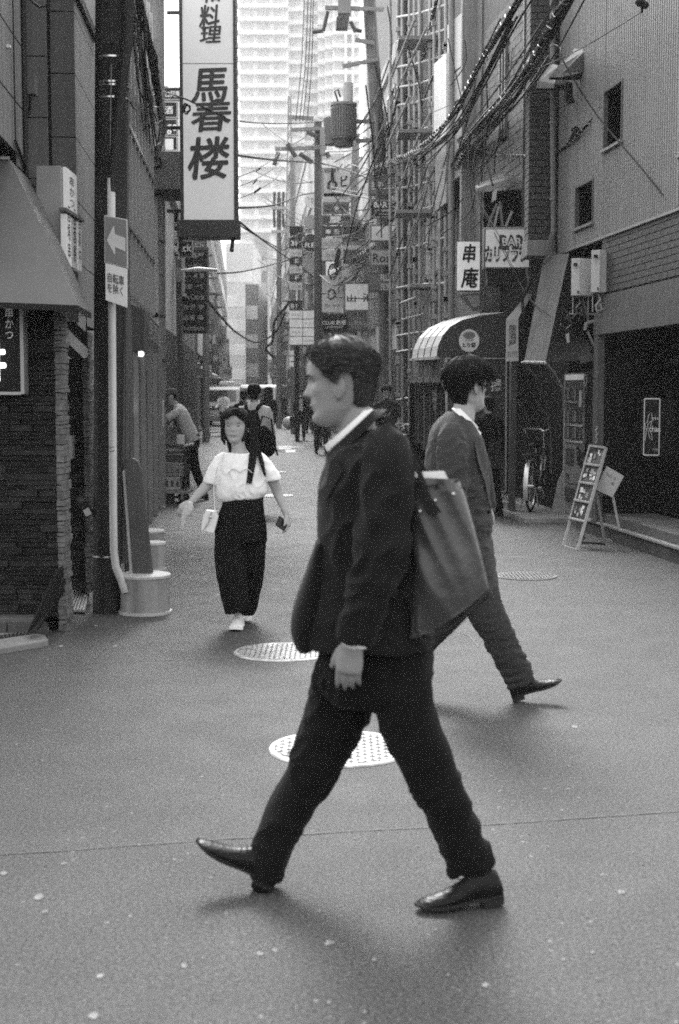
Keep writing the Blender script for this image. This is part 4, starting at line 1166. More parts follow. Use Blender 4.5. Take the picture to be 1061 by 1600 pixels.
for i in range(9):
    a = P(880 + rnd.uniform(0, 45), 480 + rnd.uniform(0, 30), 15.8); q = MB(); pts = [a]
    for k in range(4): pts.append(pts[-1] + Vector((rnd.uniform(-.07, .07), rnd.uniform(-.03, .03), rnd.uniform(-.06, .05))))
    q.tube(pts, rnd.uniform(.006, .013), 6); q.build('cable', M_DGREY if i % 2 else M_BLACKM, pf, smooth=True)
q = MB(); q.prism([P(884, 522, 15.8), P(889, 520, 15.8), P(890, 535, 15.8), P(886, 536, 15.8)], (0, .01, 0)); q.build('tag', M_LGREY, pf)
q = MB(); q.prism([P(908, 556, 15.7), P(932, 553, 15.7), P(932, 562, 15.7), P(908, 568, 15.7)], (0, .05, 0)); q.build('bracket', M_DGREY, pf)

# --- tall slanted awning beside the heaters
sa = thing('slanted_awning', 'tall steep fabric awning between the small sign awning and the heaters', 'awning', P(860, 565, 17.0))
T0, T1, B0, B1 = P(850, 400, 17.3), P(889, 396, 16.6), P(819, 565, 16.9), P(852, 566, 16.2)
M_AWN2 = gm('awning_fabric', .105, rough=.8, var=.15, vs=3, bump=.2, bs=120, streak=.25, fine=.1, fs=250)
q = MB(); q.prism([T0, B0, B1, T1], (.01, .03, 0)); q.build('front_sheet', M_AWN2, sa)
q = MB(); q.prism([T1, B1, P(925, 562, 17.0), P(893, 396, 17.3)], (0, .02, 0)); q.build('side_sheet', gm('awning_fabric_shaded', .035, rough=.8, var=.2, streak=.25), sa)  # same fabric, its colour darkened for the shaded side
q = MB()
for i in range(12):
    p = B0.lerp(B1, i / 11.0); q.ball(p + Vector((0, -.01, -.01)), .016, 6, 5)
q.build('hem_trim', M_LGREY, sa, kind='stuff')
q = MB(); q.tube([B0, B1], .012, 6); q.build('hem_bar', M_MGREY, sa)
q = MB(); q.tube([B1, P(866, 583, 16.4), P(878, 605, 16.6), P(881, 640, 16.9)], .014, 8); q.build('brace', M_MGREY, sa, smooth=True)
q = MB(); q.tube([B0 + Vector((0, .2, 0)), P(838, 590, 17.2), P(853, 630, 17.4), P(861, 680, 17.5), P(861, 740, 17.5)], .018, 8); q.build('brace', M_DGREY, sa, smooth=True)
# little sign awning
la = thing('small_sign_awning', 'small pitched sign awning with a white lettered front, next to the slanted awning', 'awning', P(805, 566, 17.8))
Yl = 17.6
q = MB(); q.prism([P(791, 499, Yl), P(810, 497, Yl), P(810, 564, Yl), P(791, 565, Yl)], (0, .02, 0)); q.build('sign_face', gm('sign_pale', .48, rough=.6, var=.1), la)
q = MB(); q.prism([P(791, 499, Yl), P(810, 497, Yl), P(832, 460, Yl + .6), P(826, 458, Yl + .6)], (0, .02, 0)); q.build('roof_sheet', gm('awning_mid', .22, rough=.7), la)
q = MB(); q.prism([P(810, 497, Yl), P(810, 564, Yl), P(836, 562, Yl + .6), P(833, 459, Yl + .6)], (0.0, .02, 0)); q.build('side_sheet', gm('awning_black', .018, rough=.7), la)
lettering('居\n酒\n屋', la, gm('ink_dark', .06), P(800.5, 525, Yl - .003), XR, ZU, 12 * mpp(Yl), 34 * mpp(Yl), bold=.01)
lettering('カリフラワ', la, gm('ink_dark', .06), P(800.5, 553, Yl - .003), XR, ZU, 15 * mpp(Yl), 9 * mpp(Yl), bold=.02)

# --- pilaster of brick between the buildings
pi_ = thing('brick_pilaster', 'dark brick pilaster with a pale concrete foot, beside the corrugated wall', 'pilaster', P(845, 400, 17.2))
Yp = 17.25; xa, xb_ = P(827, 300, Yp).x, P(866, 300, Yp).x
zb_, zt_ = P(0, 375, Yp).z, 8.2
q = MB(); q.box(xa + .012, xb_ - .002, Yp + .012, Yp + .5, zb_, zt_); q.build('core', M_MORTAR, pi_)
q = MB(); q.box(xa - .02, xb_ + .02, Yp - .02, Yp + .5, P(0, 400, Yp).z, zb_); q.build('foot', gm('foot_concrete', .20, rough=.7, var=.15, streak=.2), pi_, bevel=.01)
k = 0; z = zb_ + .005; ch2 = .078; rnd = random.Random(12)
wds = [(0, .5), (.5, 1)], [(0, .25), (.25, .75), (.75, 1)]
protos = {}
while z < 6.6:
    for a, c_ in wds[k % 2]:
        x0 = xa + (xb_ - xa) * a + .004; x1 = xa + (xb_ - xa) * c_ - .004; key = round((c_ - a) * 100)
        loc = ((x0 + x1) / 2, Yp + .003, z + ch2 / 2)
        if key not in protos:
            q = MB(); q.box(-(x1 - x0) / 2, (x1 - x0) / 2, -.008, .012, -ch2 / 2 + .006, ch2 / 2 - .006); o_ = q.build('brick', M_BRICKD, None); o_.parent = pi_; o_.location = Vector(loc) - origin(pi_); protos[key] = o_
        else: share(protos[key], 'brick', pi_, Vector(loc) + Vector((0, rnd.uniform(-.003, .003), 0)))
    q = None
    z += ch2; k += 1
# left flank of the pilaster: toothed quoins
z = zb_ + .005
while z < 6.4:
    loc = (xa + .004, Yp + .2, z + ch2 / 2)
    if 'side' not in protos:
        q = MB(); q.box(-.010, .008, -.18, .18, -ch2 / 2 + .006, ch2 / 2 - .006); o_ = q.build('brick', M_BRICKP, None); o_.parent = pi_; o_.location = Vector(loc) - origin(pi_); protos['side'] = o_
    else: share(protos['side'], 'brick', pi_, loc)
    z += ch2
dp = thing('downpipe', 'grey downpipe running down beside the corrugated wall', 'downpipe', P(866, 390, 17.0))
q = MB(); q.tube([P(863, -40, 17.0), P(864, 200, 17.0), P(865, 360, 17.0), P(860, 378, 17.0), P(866, 396, 17.05), P(852, 410, 17.2)], .032, 10); q.build('pipe', gm('pipe_grey', .14, rough=.5), dp, smooth=True)
for y in (70, 190, 310):
    q = MB(); q.tube([P(863.5, y, 17.0), P(863.5, y + 3, 17.0)], .04, 10); q.build('clamp', M_MGREY, dp)
# vent hoods on the corrugated wall
for i, (pts_f, lab) in enumerate(((((877, 137), (900, 76), (916, 76), (912, 118)), 'large slanted vent hood, upper one on the corrugated wall'), (((840, 137), (860, 99), (878, 96), (880, 137)), 'smaller slanted vent hood, lower one beside the pilaster'))):
    Yv = 16.3 if i == 0 else 16.9
    t = thing('vent_hood', lab, 'vent hood', P(pts_f[0][0], pts_f[0][1], Yv), 'slanted vent hoods')
    if i == 0: top = [(880, 118), (897, 76), (916, 77), (914, 112)]; bot = [(857, 122), (877, 104)]
    m = gm('hood_grey', .30, rough=.5, var=.1)
    if i == 0:
        A_, B_, C_, D_ = P(858, 121, Yv - .3), P(872, 103, Yv - .3), P(897, 76, Yv + .1), P(916, 77, Yv)
        E_, F_ = P(914, 112, Yv), P(880, 113, Yv - .25)
    else:
        A_, B_, C_, D_ = P(838, 138, Yv - .3), P(841, 126, Yv - .3), P(861, 99, Yv + .1), P(872, 102, Yv)
        E_, F_ = P(890, 131, Yv), P(866, 131, Yv - .2)
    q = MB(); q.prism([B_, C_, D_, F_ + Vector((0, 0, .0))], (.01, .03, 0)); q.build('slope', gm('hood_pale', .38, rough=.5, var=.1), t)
    q = MB(); q.prism([F_, D_, E_], (.0, .03, 0)); q.build('side', gm('hood_shaded_side', .16, rough=.5), t)  # same sheet metal, shade put into a darker colour
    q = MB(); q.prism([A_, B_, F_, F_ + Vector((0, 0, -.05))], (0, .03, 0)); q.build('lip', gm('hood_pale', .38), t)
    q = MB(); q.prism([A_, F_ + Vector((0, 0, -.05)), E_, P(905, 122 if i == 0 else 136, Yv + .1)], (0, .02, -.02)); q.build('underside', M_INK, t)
for x in (889, 893): 
    pass
q = MB(); q.tube([P(888, 130, 16.4), P(888, 150, 16.4), P(892, 162, 16.4)], .05, 8); o = q.build('drooping_duct', M_BLACKM, None, smooth=True); tag(o, 'dark drooping duct end under the vent hoods', 'duct')

# --- brick building behind the pilaster (diagonal brick) with bar sign
R2 = thing('brick_building', 'brick clad building with dark tall windows above the bar sign', 'building', FR.pt(19, 0, 0))
def fbricks(parent, s0, s1, z0, z1, o, mat, bw=.23, ch=.08, fr=FR, lim=300, skip=None):
    z = z0; r = 0; pr = None; n = 0
    M0 = fr.M.copy(); M0.translation = (0, 0, 0)
    while z < z1 - ch * .5 and n < lim:
        s = s0 + (r % 2) * bw / 2
        while s + bw <= s1 + .001 and n < lim:
            loc = fr.pt(s + bw / 2, o, z + ch / 2)
            if not (skip and skip(s + bw / 2, z + ch / 2)):
                if pr is None:
                    q = MB(); q.box(-bw / 2 + .006, bw / 2 - .006, -.006, .010, -ch / 2 + .005, ch / 2 - .005, M0); pr = q.build('brick', mat, None); pr.parent = parent; pr.location = loc - origin(parent)
                else: share(pr, 'brick', parent, loc + fr.ov * random.uniform(-.004, .003))
                n += 1
            s += bw
        z += ch; r += 1
    return n
rbox(17.95, 21.9, -3, -.30, 0, 9, 'wall', M_MORTAR, R2)
rbox(18.0, 21.9, -.30, -.012, 3.5, 9, 'wall', gm('brick_mortar', .10, rough=.9, var=.3, vs=8), R2)
fbricks(R2, 18.0, 21.8, 4.25, 6.9, 0, gm('brick_grey', .13, rough=.8, var=.4, vs=8, bump=.3, bs=60), .26, .115, lim=298, skip=lambda s, z: 18.5 < s < 19.1 or 20.2 < s < 20.55 and 5.1 < z < 6.4)
for (s0, s1, z0, z1) in ((18.5, 19.1, 3.55, 8.5), (20.2, 20.55, 5.1, 6.4)):
    w_ = rbox(s0, s1, -.02, .004, z0, z1, 'window', M_DARK, R2)
    q = MB(); q.box(s0 + .05, s1 - .05, .005, .009, z0 + .05, z1 - .05, FR.M); q.build('pane', glass('window_glass_mid', .03), w_)
    for sm in (s0, (s0 + s1) / 2, s1):
        q = MB(); q.box(sm - .02, sm + .02, .004, .05, z0, z1, FR.M); q.build('mullion', gm('mullion_grey', .12, rough=.5), w_)
# flat canopy over the bar window
cy = thing('window_canopy', 'thin flat canopy over the window above the bar sign', 'canopy', P(770, 300, 19.8))
q = MB(); q.prism([P(742, 296, 20.6), P(785, 276, 19.8), P(790, 287, 18.9), P(745, 300, 20.2)], (0, 0, .05)); q.build('slab', gm('canopy_dark', .05, rough=.7), cy)
w_ = thing('bar_window', 'dark window with leaning rods behind glass just above the bar sign', 'window', P(780, 350, 19.2))
Yw = 19.0
q = MB(); q.prism([P(757, 300, Yw), P(812, 296, Yw), P(826, 352, Yw), P(757, 356, Yw)], (0, .1, 0)); q.build('opening', M_DARK, w_)
for i, (x0, y0, x1, y1) in enumerate(((762, 354, 776, 318), (772, 354, 779, 322), (785, 354, 781, 315), (790, 354, 800, 330))):
    q = MB(); q.beam(P(x0, y0, Yw - .03), P(x1, y1, Yw - .03), .03); q.build('rod', M_LGREY if i % 2 else M_MGREY, w_)
q = MB(); q.prism([P(770, 300, Yw - .05), P(777, 293, Yw - .05), P(775, 312, Yw - .05), P(768, 316, Yw - .05)], (0, .01, 0)); q.build('flag', M_WHITE, w_)
# bar sign
M_BSIGN = gm('bar_sign_face', .72, rough=.5, var=.06, emit=.05)
bs = thing('bar_sign', 'wide white sign reading BAR カリフラワ beside the brick pilaster', 'sign', P(790, 420, 18.4))
Ys = 18.3; a, c_ = P(756, 420, Ys), P(827, 356, Ys)
q = MB(); q.box(a.x, c_.x, Ys, Ys + .25, a.z, c_.z); q.build('casing', M_BEAM, bs, bevel=.004)
q = MB(); q.box(a.x + .02, c_.x, Ys - .012, Ys - .002, a.z + .02, c_.z - .02); q.build('face', M_BSIGN, bs)
q = MB(); q.box(a.x, c_.x, Ys - .02, Ys, c_.z - .018, c_.z + .006); q.build('frame', M_LGREY, bs)
lettering('BAR', bs, gm('ink_shadow', .05), P(800, 378, Ys - .018), XR, ZU, 36 * mpp(Ys), 19 * mpp(Ys), bold=.07, name='letter_outline')
lettering('BAR', bs, M_INKW, P(800, 378, Ys - .026), XR, ZU, 30 * mpp(Ys), 12 * mpp(Ys), bold=.02)
lettering('カリフラワ', bs, gm('ink_shadow', .05), P(790, 397, Ys - .018), XR, ZU, 63 * mpp(Ys), 23 * mpp(Ys), bold=.07, name='letter_outline')
lettering('カリフラワ', bs, M_INKW, P(790, 397, Ys - .026), XR, ZU, 58 * mpp(Ys), 15 * mpp(Ys), bold=.012)
q = MB(); q.box(a.x + .05, c_.x - .05, Ys + .02, Ys + .3, a.z - .2, a.z - .002); q.build('bracket', M_INK, bs)
# 串庵 sign
ks = thing('kushian_sign', 'white vertical sign with brush characters 串庵 hanging over the curved awning', 'sign', P(733, 456, 21.0))
Yk = 20.6; a, c_ = P(713, 455, Yk), P(752, 377, Yk)
q = MB(); q.box(a.x, c_.x, Yk, Yk + .2, a.z, c_.z); q.build('casing', gm('casing_dark', .04, rough=.5), ks, bevel=.004)
q = MB(); q.box(a.x + .008, c_.x - .02, Yk - .01, Yk - .001, a.z + .012, c_.z - .008); q.build('face', gm('sign_face_white', .80, rough=.5, var=.04, emit=.10), ks)
lettering('串', ks, M_INK, P(733, 396, Yk - .014), XR, ZU, 19 * mpp(Yk), 27 * mpp(Yk), bold=.03, shear=.15)
lettering('庵', ks, M_INK, P(734, 434, Yk - .014), XR, ZU, 26 * mpp(Yk), 30 * mpp(Yk), bold=.03, shear=.15)
q = MB(); q.prism([P(717, 460, Yk), P(752, 458, Yk), P(753, 486, Yk), P(738, 486, Yk)], (0, .2, 0)); q.build('bracket_box', gm('casing_dark2', .06, rough=.5), ks)
q = MB(); q.prism([P(728, 462, Yk - .01), P(750, 461, Yk - .01), P(750, 477, Yk - .01), P(739, 480, Yk - .01)], (0, .008, 0)); q.build('bracket_plate', M_MGREY, ks)
# curved shop awning and dark panel front
ca = thing('curved_awning', 'curved shop awning with a pale round emblem and striped bright end, right', 'awning', P(720, 560, 20.5))
Ya = 19.6
prof = [(640, 562), (644, 545), (652, 525), (664, 508), (680, 499), (688, 496)]
M_AWD = gm('awning_char', .040, rough=.7, var=.15, vs=3, streak=.15)
M_AWL = gm('awning_lit_tone', .55, rough=.35, var=.12, vs=6, spec=.6)  # light on the curved top is put into this pale colour
body = [(682, 559), (685, 540), (692, 524), (704, 510), (722, 500), (750, 493), (790, 488), (791, 558)]
q = MB(); q.prism([P(x, y, Ya) for x, y in body], (0, .03, 0)); q.build('front_sheet', M_AWD, ca)
back = [(642, 562), (645, 546), (653, 528), (668, 513), (690, 503), (715, 496), (755, 489)]
front = body[:7]
for i in range(6):
    a_, b_ = P(*front[i], Ya), P(*front[i + 1], Ya); c2, d2 = P(*back[i + 1], Ya + 2.2), P(*back[i], Ya + 2.2)
    n_p = 4
    for k in range(n_p):
        t0, t1 = k / n_p + .01, (k + 1) / n_p - .035
        q = MB(); q.add([a_.lerp(d2, t0), b_.lerp(c2, t0), b_.lerp(c2, t1), a_.lerp(d2, t1)], [(0, 1, 2, 3)]); q.build('panel', M_AWL, ca, fix=False)
        q = MB(); e_ = Vector((.008, 0, -.008)); q.add([a_.lerp(d2, t1) + e_, b_.lerp(c2, t1) + e_, b_.lerp(c2, t1 + .045) + e_, a_.lerp(d2, t1 + .045) + e_], [(0, 1, 2, 3)]); q.build('seam', gm('awning_seam', .15, rough=.6), ca, fix=False)
q = MB(); q.beam(P(*front[0], Ya - .02), P(*back[0], Ya + 2.2), .05, .04); q.build('gutter', M_LGREY, ca)
# plain pale emblem with the shop's lettering
q = MB(); cpt = P(733, 530, Ya - .006); pts = [cpt + Vector((cos(2 * pi * i / 24) * .140, 0, -.02 + sin(2 * pi * i / 24) * .155)) for i in range(24)]
q.prism(pts, (0, -.003, 0)); q.build('emblem', gm('emblem_pale', .75, rough=.5), ca)
q = MB(); pts = [cpt + Vector((cos(2 * pi * i / 20) * .085, -.006, .055 + sin(2 * pi * i / 20) * .045)) for i in range(20)]; q.prism(pts, (0, -.002, 0)); q.build('emblem_badge', gm('emblem_grey', .16, rough=.5), ca)
lettering('とり都', ca, M_INK, P(733, 539, Ya - .012), XR, ZU, 20 * mpp(Ya), 7 * mpp(Ya), bold=.03)
lettering('三代目', ca, M_INK, P(733, 531, Ya - .012), XR, ZU, 13 * mpp(Ya), 4 * mpp(Ya))
# wrapped clear plastic below the eave
pw = thing('plastic_curtain', 'clear plastic sheeting wrapped under the curved awning eave', 'curtain', P(665, 600, 20.6))
rnd = random.Random(14)
q = MB(); vs = []; fs = []; n_ = 60
for i in range(n_ + 1):
    t = i / n_; x = 645 + 41 * t
    for j, y in enumerate((561, 575, 590, 597)):
        p = P(x - 1.5 * j * (1 - t), y, 21.4 - 1.4 * t); p += Vector((rnd.uniform(-.01, .01), rnd.uniform(-.02, .02), 0)); vs.append(p)
for i in range(n_):
    for j in range(3): fs.append((4 * i + j, 4 * i + j + 1, 4 * i + j + 5, 4 * i + j + 4))
q.add(vs, fs); q.build('sheeting', gm('plastic_film', .17, rough=.15, var=.7, vs=14, spec=.8, stretch=(1, 1, .25)), pw, fix=False)
q = MB(); q.tube([P(686, 561, 20), P(688, 590, 20), P(698, 620, 20), P(702, 640, 20)], .012, 6); q.build('rope', M_LGREY, pw)
# hanging slats / bamboo screen
hs = thing('shop_front_screen', 'narrow dark shop front with hanging strips beside the parked bicycles', 'shop front', P(665, 690, 21))
for i in range(11):
    x = 648 + i * 4.4; Yq = 21.6 - .13 * i
    q = MB(); a = P(x, 700, Yq); c_ = P(x + 3.4, 598, Yq); q.box(a.x, c_.x, Yq, Yq + .03, a.z + rnd.uniform(-.1, .1), c_.z); q.build('strip', gm('strip_%d' % (i % 4), (.05, .10, .035, .15)[i % 4], rough=.8, var=.3, vs=6, stretch=(1, 1, .2)), hs)
q = MB(); a = P(640, 780, 21.8); c_ = P(700, 598, 21.8); q.box(a.x, c_.x + .3, 21.9, 22.0, 0, c_.z); q.build('back_wall', M_DARK, hs)
lettering('営業中', hs, M_LGREY, P(679, 625, 20.3), ZU * -1, XR, 30 * mpp(20.3), 7 * mpp(20.3))
# dark panel wall with kanji
dpn = thing('panel_front', 'black shop panel edged with a pale strip, lettered 揚 beside the younger man', 'shop front', P(745, 770, 19.5))
Yd = 19.6
q = MB(); a = P(696, 771, Yd); c_ = P(790, 582, Yd); q.box(a.x, c_.x, Yd, Yd + .12, a.z, P(0, 560, Yd).z); q.build('panel', gm('panel_dark', .030, rough=.6, var=.2, vs=3), dpn)
m = gm('strip_white', .42, rough=.5, var=.12, vs=10)
q = MB(); q.beam(P(791, 556, Yd - .02), P(790, 768, Yd - .02), .022, .02, (0, 1, 0)); q.build('edge_strip', m, dpn)
q = MB(); q.beam(P(696, 768, Yd - .02), P(790, 768, Yd - .02), .022, .02, (0, 1, 0)); q.build('edge_strip', m, dpn)
q = MB(); q.beam(P(696, 560, Yd - .02), P(790, 560, Yd - .02), .018, .02, (0, 1, 0)); q.build('edge_strip', m, dpn)
q = MB(); q.beam(P(697.5, 560, Yd - .025), P(697.5, 768, Yd - .025), .03, .02, (0, 1, 0)); q.build('edge_strip', m, dpn)
lettering('揚', dpn, M_INKW, P(775, 602, Yd - .004), XR, ZU, 17 * mpp(Yd), 19 * mpp(Yd), bold=.01)
lettering('唐', dpn, M_INKW, P(752, 602, Yd - .004), XR, ZU, 17 * mpp(Yd), 19 * mpp(Yd), bold=.01)
rbox(18.0, 20.0, -1.6, -.9, 0, 3.2, 'ground_floor_wall', gm('dark_recess', .010, rough=.9, var=.3, spec=0), R2)
q = MB(); q.box(P(803, 0, 18.2).x, P(812, 0, 18.2).x, 18.1, 18.3, 0, P(0, 565, 18.2).z); o = q.build('door_post', gm('post_dark', .035, rough=.6), R2)
# --- vending machine
vm = thing('vending_machine', 'drinks vending machine seen edge on, lit shelves facing the lane', 'vending machine', P(905, 815, 16.9))
S0, S1, oF = 16.45, 17.35, .42
lamp_m = gm('vending_glass', .10, rough=.25, var=.7, vs=9, spec=.5)
S0, S1 = 16.9, 17.8
q = MB(); q.box(S0, S1, -.95, -.27, .05, 1.80, FR.M); q.build('cabinet', gm('vending_side', .022, rough=.45, var=.2), vm, bevel=.01)
# door face turned towards the camera side
Yv = 16.30
def vface(x0, x1, y0, y1, Y, th, name, mat, parent=vm):
    o = -.23 + (Yv - Y) * .6; s1, z0 = FR.hit(x0, y1, o); s0, _ = FR.hit(x1, y0, o); _, z1 = FR.hit(x0, y0, o); q = MB(); q.box(s0, s1, o - th * .6, o, max(z0, .05), z1, FR.M); return q.build(name, mat, parent)
vface(880, 912, 584, 800, Yv + .03, .05, 'door', gm('vending_door', .30, rough=.4, var=.1))
vface(882, 911, 586, 594, Yv, .02, 'light_panel', gm('vending_light', .6, emit=.12, rough=.4))
for y0, y1 in ((596, 627), (630, 662), (665, 687)):
    pn = vface(882, 909, y0, y1, Yv + .015, .01, 'display', lamp_m)
    for k in range(7):
        x = 883.5 + k * 3.6
        q = MB(); s_, z_ = FR.hit(x + 1.2, y1 - 3, -.232); p = FR.pt(s_, -.232, z_); q.tube([p, p + Vector((0, 0, .13))], .022, 8); q.build('drink_can', gm('can_%d' % (k % 3), (.12, .28, .05)[k % 3], rough=.3, metal=.4), pn)
    vface(882, 909, y1 - 1, y1 + 2.5, Yv - .006, .02, 'price_rail', gm('rail_white', .6, rough=.4))
    for k in range(9):
        x = 883 + k * 3; vface(x, x + 1.5, y1 - .2, y1 + 1.8, Yv - .009, .003, 'button', M_INK)
vface(881, 909, 694, 752, Yv - .0, .02, 'lower_panel', gm('vending_low', .22, rough=.5))
vface(884, 897, 700, 726, Yv - .006, .006, 'poster', gm('poster_dark', .03))
vface(884, 889, 738, 747, Yv - .006, .006, 'sticker', M_DGREY)
q = MB(); q.box(P(913, 0, 16.88).x, P(917, 0, 16.88).x, 16.86, 16.87, P(0, 636, 16.88).z, P(0, 610, 16.88).z); q.build('sticker', M_LGREY, vm)
q = MB(); 
q.tube([P(914.5 + 2.2 * cos(i * pi / 8), 594 + 9 * sin(i * pi / 8), 16.87) for i in range(17)], .005, 5); q.build('round_mark', M_LGREY, vm)
vface(882, 908, 760, 782, Yv - .004, .01, 'tray_flap', M_DGREY)
vface(880, 881.5, 584, 806, Yv - .01, .05, 'door_edge', M_LGREY)
# bin behind bicycle, leaning pale sheet
q = MB(); q.prism([P(871, 755, 17.9), P(880, 735, 17.9), P(880, 802, 17.9), P(862, 800, 17.9)], (0, .03, 0)); o = q.build('leaning_sheet', gm('sheet_pale', .30, rough=.6, var=.2), None); tag(o, 'pale sheet leaning between bicycle and vending machine', 'board')

# --- bicycle
M_CHROME = gm('chrome', .75, rough=.3, metal=.6)
M_RUB = gm('tyre_rubber', .012, rough=.7)
def wheel(parent, c, R_, ax, up=Vector((0, 0, 1)), spokes=14):
    ax = Vector(ax).normalized(); f = up.cross(ax).normalized()
    ring = lambda r: [Vector(c) + (f * cos(2 * pi * i / 28) + up * sin(2 * pi * i / 28)) * r for i in range(29)]
    w = MB(); w.tube(ring(R_ - .018), .018, 8, False); wo_ = w.build('wheel', M_RUB, parent, smooth=True)
    w = MB(); w.tube(ring(R_ - .042), .010, 6, False); w.build('rim', M_CHROME, wo_, smooth=True)
    w = MB()
    for i in range(spokes):
        a = 2 * pi * i / spokes; w.tube([Vector(c) + ax * (.02 if i % 2 else -.02), Vector(c) + (f * cos(a) + up * sin(a)) * (R_ - .045)], .0015, 4)
    w.tube([Vector(c) - ax * .04, Vector(c) + ax * .04], .02, 8)
    w.build('spokes', M_CHROME, wo_)
def bicycle(label, base, head, scale=1.0, group='bicycles parked by the shops', basket=False):
    """base: ground point under the rear wheel; head: direction from rear to front wheel"""
    t = thing('bicycle', label, 'bicycle', base, group)
    H = Vector(head).normalized(); Sd = Vector((H.y, -H.x, 0)); k = scale
    Q = lambda f, s, z: Vector(base) + H * f * k + Sd * s * k + Vector((0, 0, z * k))
    wheel(t, Q(0, 0, .33), .33 * k, Sd); wheel(t, Q(1.08, 0, .33), .33 * k, Sd)
    fr_m = gm('bike_frame', .05, rough=.3, metal=.5)
    q = MB(); q.tube([Q(.45, 0, .28), Q(.36, 0, .78)], .016, 8); q.tube([Q(.45, 0, .28), Q(.70, 0, .42), Q(.88, 0, .78)], .018, 8); q.tube([Q(.45, 0, .28), Q(0, .05, .33)], .010, 6); q.tube([Q(.45, 0, .28), Q(0, -.05, .33)], .010, 6)
    q.tube([Q(.38, 0, .66), Q(0, .05, .33)], .009, 6); q.tube([Q(.38, 0, .66), Q(0, -.05, .33)], .009, 6); q.build('frame', fr_m, t, smooth=True)
    q = MB(); q.tube([Q(.86, 0, .84), Q(.92, 0, .68)], .02, 8)
    for s in (-.05, .05): q.tube([Q(.92, s, .68), Q(1.08, s, .33)], .010, 6)
    q.build('fork', M_CHROME, t, smooth=True)
    q = MB(); q.tube([Q(.86, 0, .80), Q(.84, 0, 1.0), Q(.90, .06, 1.03), Q(.84, .22, 1.04), Q(.68, .29, .99)], .011, 8); q.tube([Q(.84, 0, 1.0), Q(.90, -.06, 1.03), Q(.84, -.22, 1.04), Q(.68, -.29, .99)], .011, 8); q.build('handlebar', M_CHROME, t, smooth=True)
    for s in (-1, 1):
        q = MB(); q.tube([Q(.74, s * .27, 1.01), Q(.62, s * .30, .975)], .016, 8); q.build('grip', M_RUB, t, smooth=True)
        q = MB(); q.tube([Q(.80, s * .24, 1.03), Q(.76, s * .22, .98), Q(.68, s * .26, .95)], .005, 5); q.build('brake_lever', M_CHROME, t)
    q = MB(); q.ball(Q(.28, 0, .84), (.10 * k, .10 * k, .04 * k), 12, 8); q.ball(Q(.40, 0, .84), (.06 * k, .06 * k, .03 * k), 10, 6); q.build('saddle', M_LEATHER, t, smooth=True)
    q = MB(); q.tube([Q(.36, 0, .72), Q(.33, 0, .83)], .013, 8); q.build('seat_post', M_CHROME, t)
    for cx, a0, a1 in ((0, .1, 1.15), (1.08, .15, .85)):
        q = MB(); pts = [Q(cx + cos(a_ * pi) * .36, 0, .33 + sin(a_ * pi) * .36) for a_ in [a0 + (a1 - a0) * i / 12 for i in range(13)]]
        vs = []; fs = []
        for p in pts: vs += [p + Sd * .028, p + Vector((0, 0, .006)), p - Sd * .028]
        for i in range(12):
            for j in range(2): fs.append((3 * i + j, 3 * i + j + 1, 3 * i + j + 4, 3 * i + j + 3))
        q.add(vs, fs); q.build('mudguard', M_CHROME, t, smooth=True, fix=False)
    q = MB(); q.box(-.26, .22, -.07, .07, -.006, .006, Matrix(((H.x, Sd.x, 0, Q(0, 0, .74).x), (H.y, Sd.y, 0, Q(0, 0, .74).y), (0, 0, 1, Q(0, 0, .74).z), (0, 0, 0, 1))))
    for s in (-.05, .05): q.tube([Q(-.1, s, .74), Q(0, s, .33)], .005, 5)
    q.build('carrier', fr_m, t)
    q = MB(); q.tube([Q(.45, -.06, .28), Q(.45, .06, .28)], .018, 8); q.tube([Q(.45, .06, .28), Q(.53, .07, .14)], .009, 6); q.tube([Q(.45, -.06, .28), Q(.37, -.07, .42)], .009, 6); q.build('crank', M_CHROME, t)
    q = MB(); q.box(-.05, .05, -.04, .04, -.01, .01, Matrix.Translation(Q(.53, .11, .14))); q.build('pedal', M_RUB, t)
    q = MB(); q.tube([Q(0, .05, .33), Q(-.08, .13, .02)], .008, 6); q.tube([Q(0, -.05, .33), Q(-.08, -.13, .02)], .008, 6); q.build('stand', M_MGREY, t)
    if basket:
        q = MB()
        for z in (.78, .88, .98): q.tube([Q(1.0, -.14, z), Q(1.22, -.16, z), Q(1.22, .16, z), Q(1.0, .14, z), Q(1.0, -.14, z)], .005, 5)
        for s in (-.14, -.05, .05, .14): q.tube([Q(1.22, s, .98), Q(1.2, s, .76)], .004, 4); q.tube([Q(1.0, s, .98), Q(1.02, s, .76)], .004, 4)
        q.build('basket', M_DGREY, t)
    return t
g = G(829, 806); bicycle('black city bicycle parked in front of the vending machine', (g.x, g.y, .05 if g.y > 17.2 else .0), (.34, 1, 0), 1.0)
g = Vector((P(632, 0, 23.5).x, 23.5, 0)); bicycle('dark bicycle parked under the scaffolding, left one of the two', (g.x, g.y, 0), (.2, 1, 0), 1.0)
g = Vector((P(655, 0, 22.6).x, 22.4, 0)); bicycle('dark bicycle parked beside the strip curtain, right one of the two', (g.x, g.y, 0), (.05, 1, 0), 1.0, basket=True)
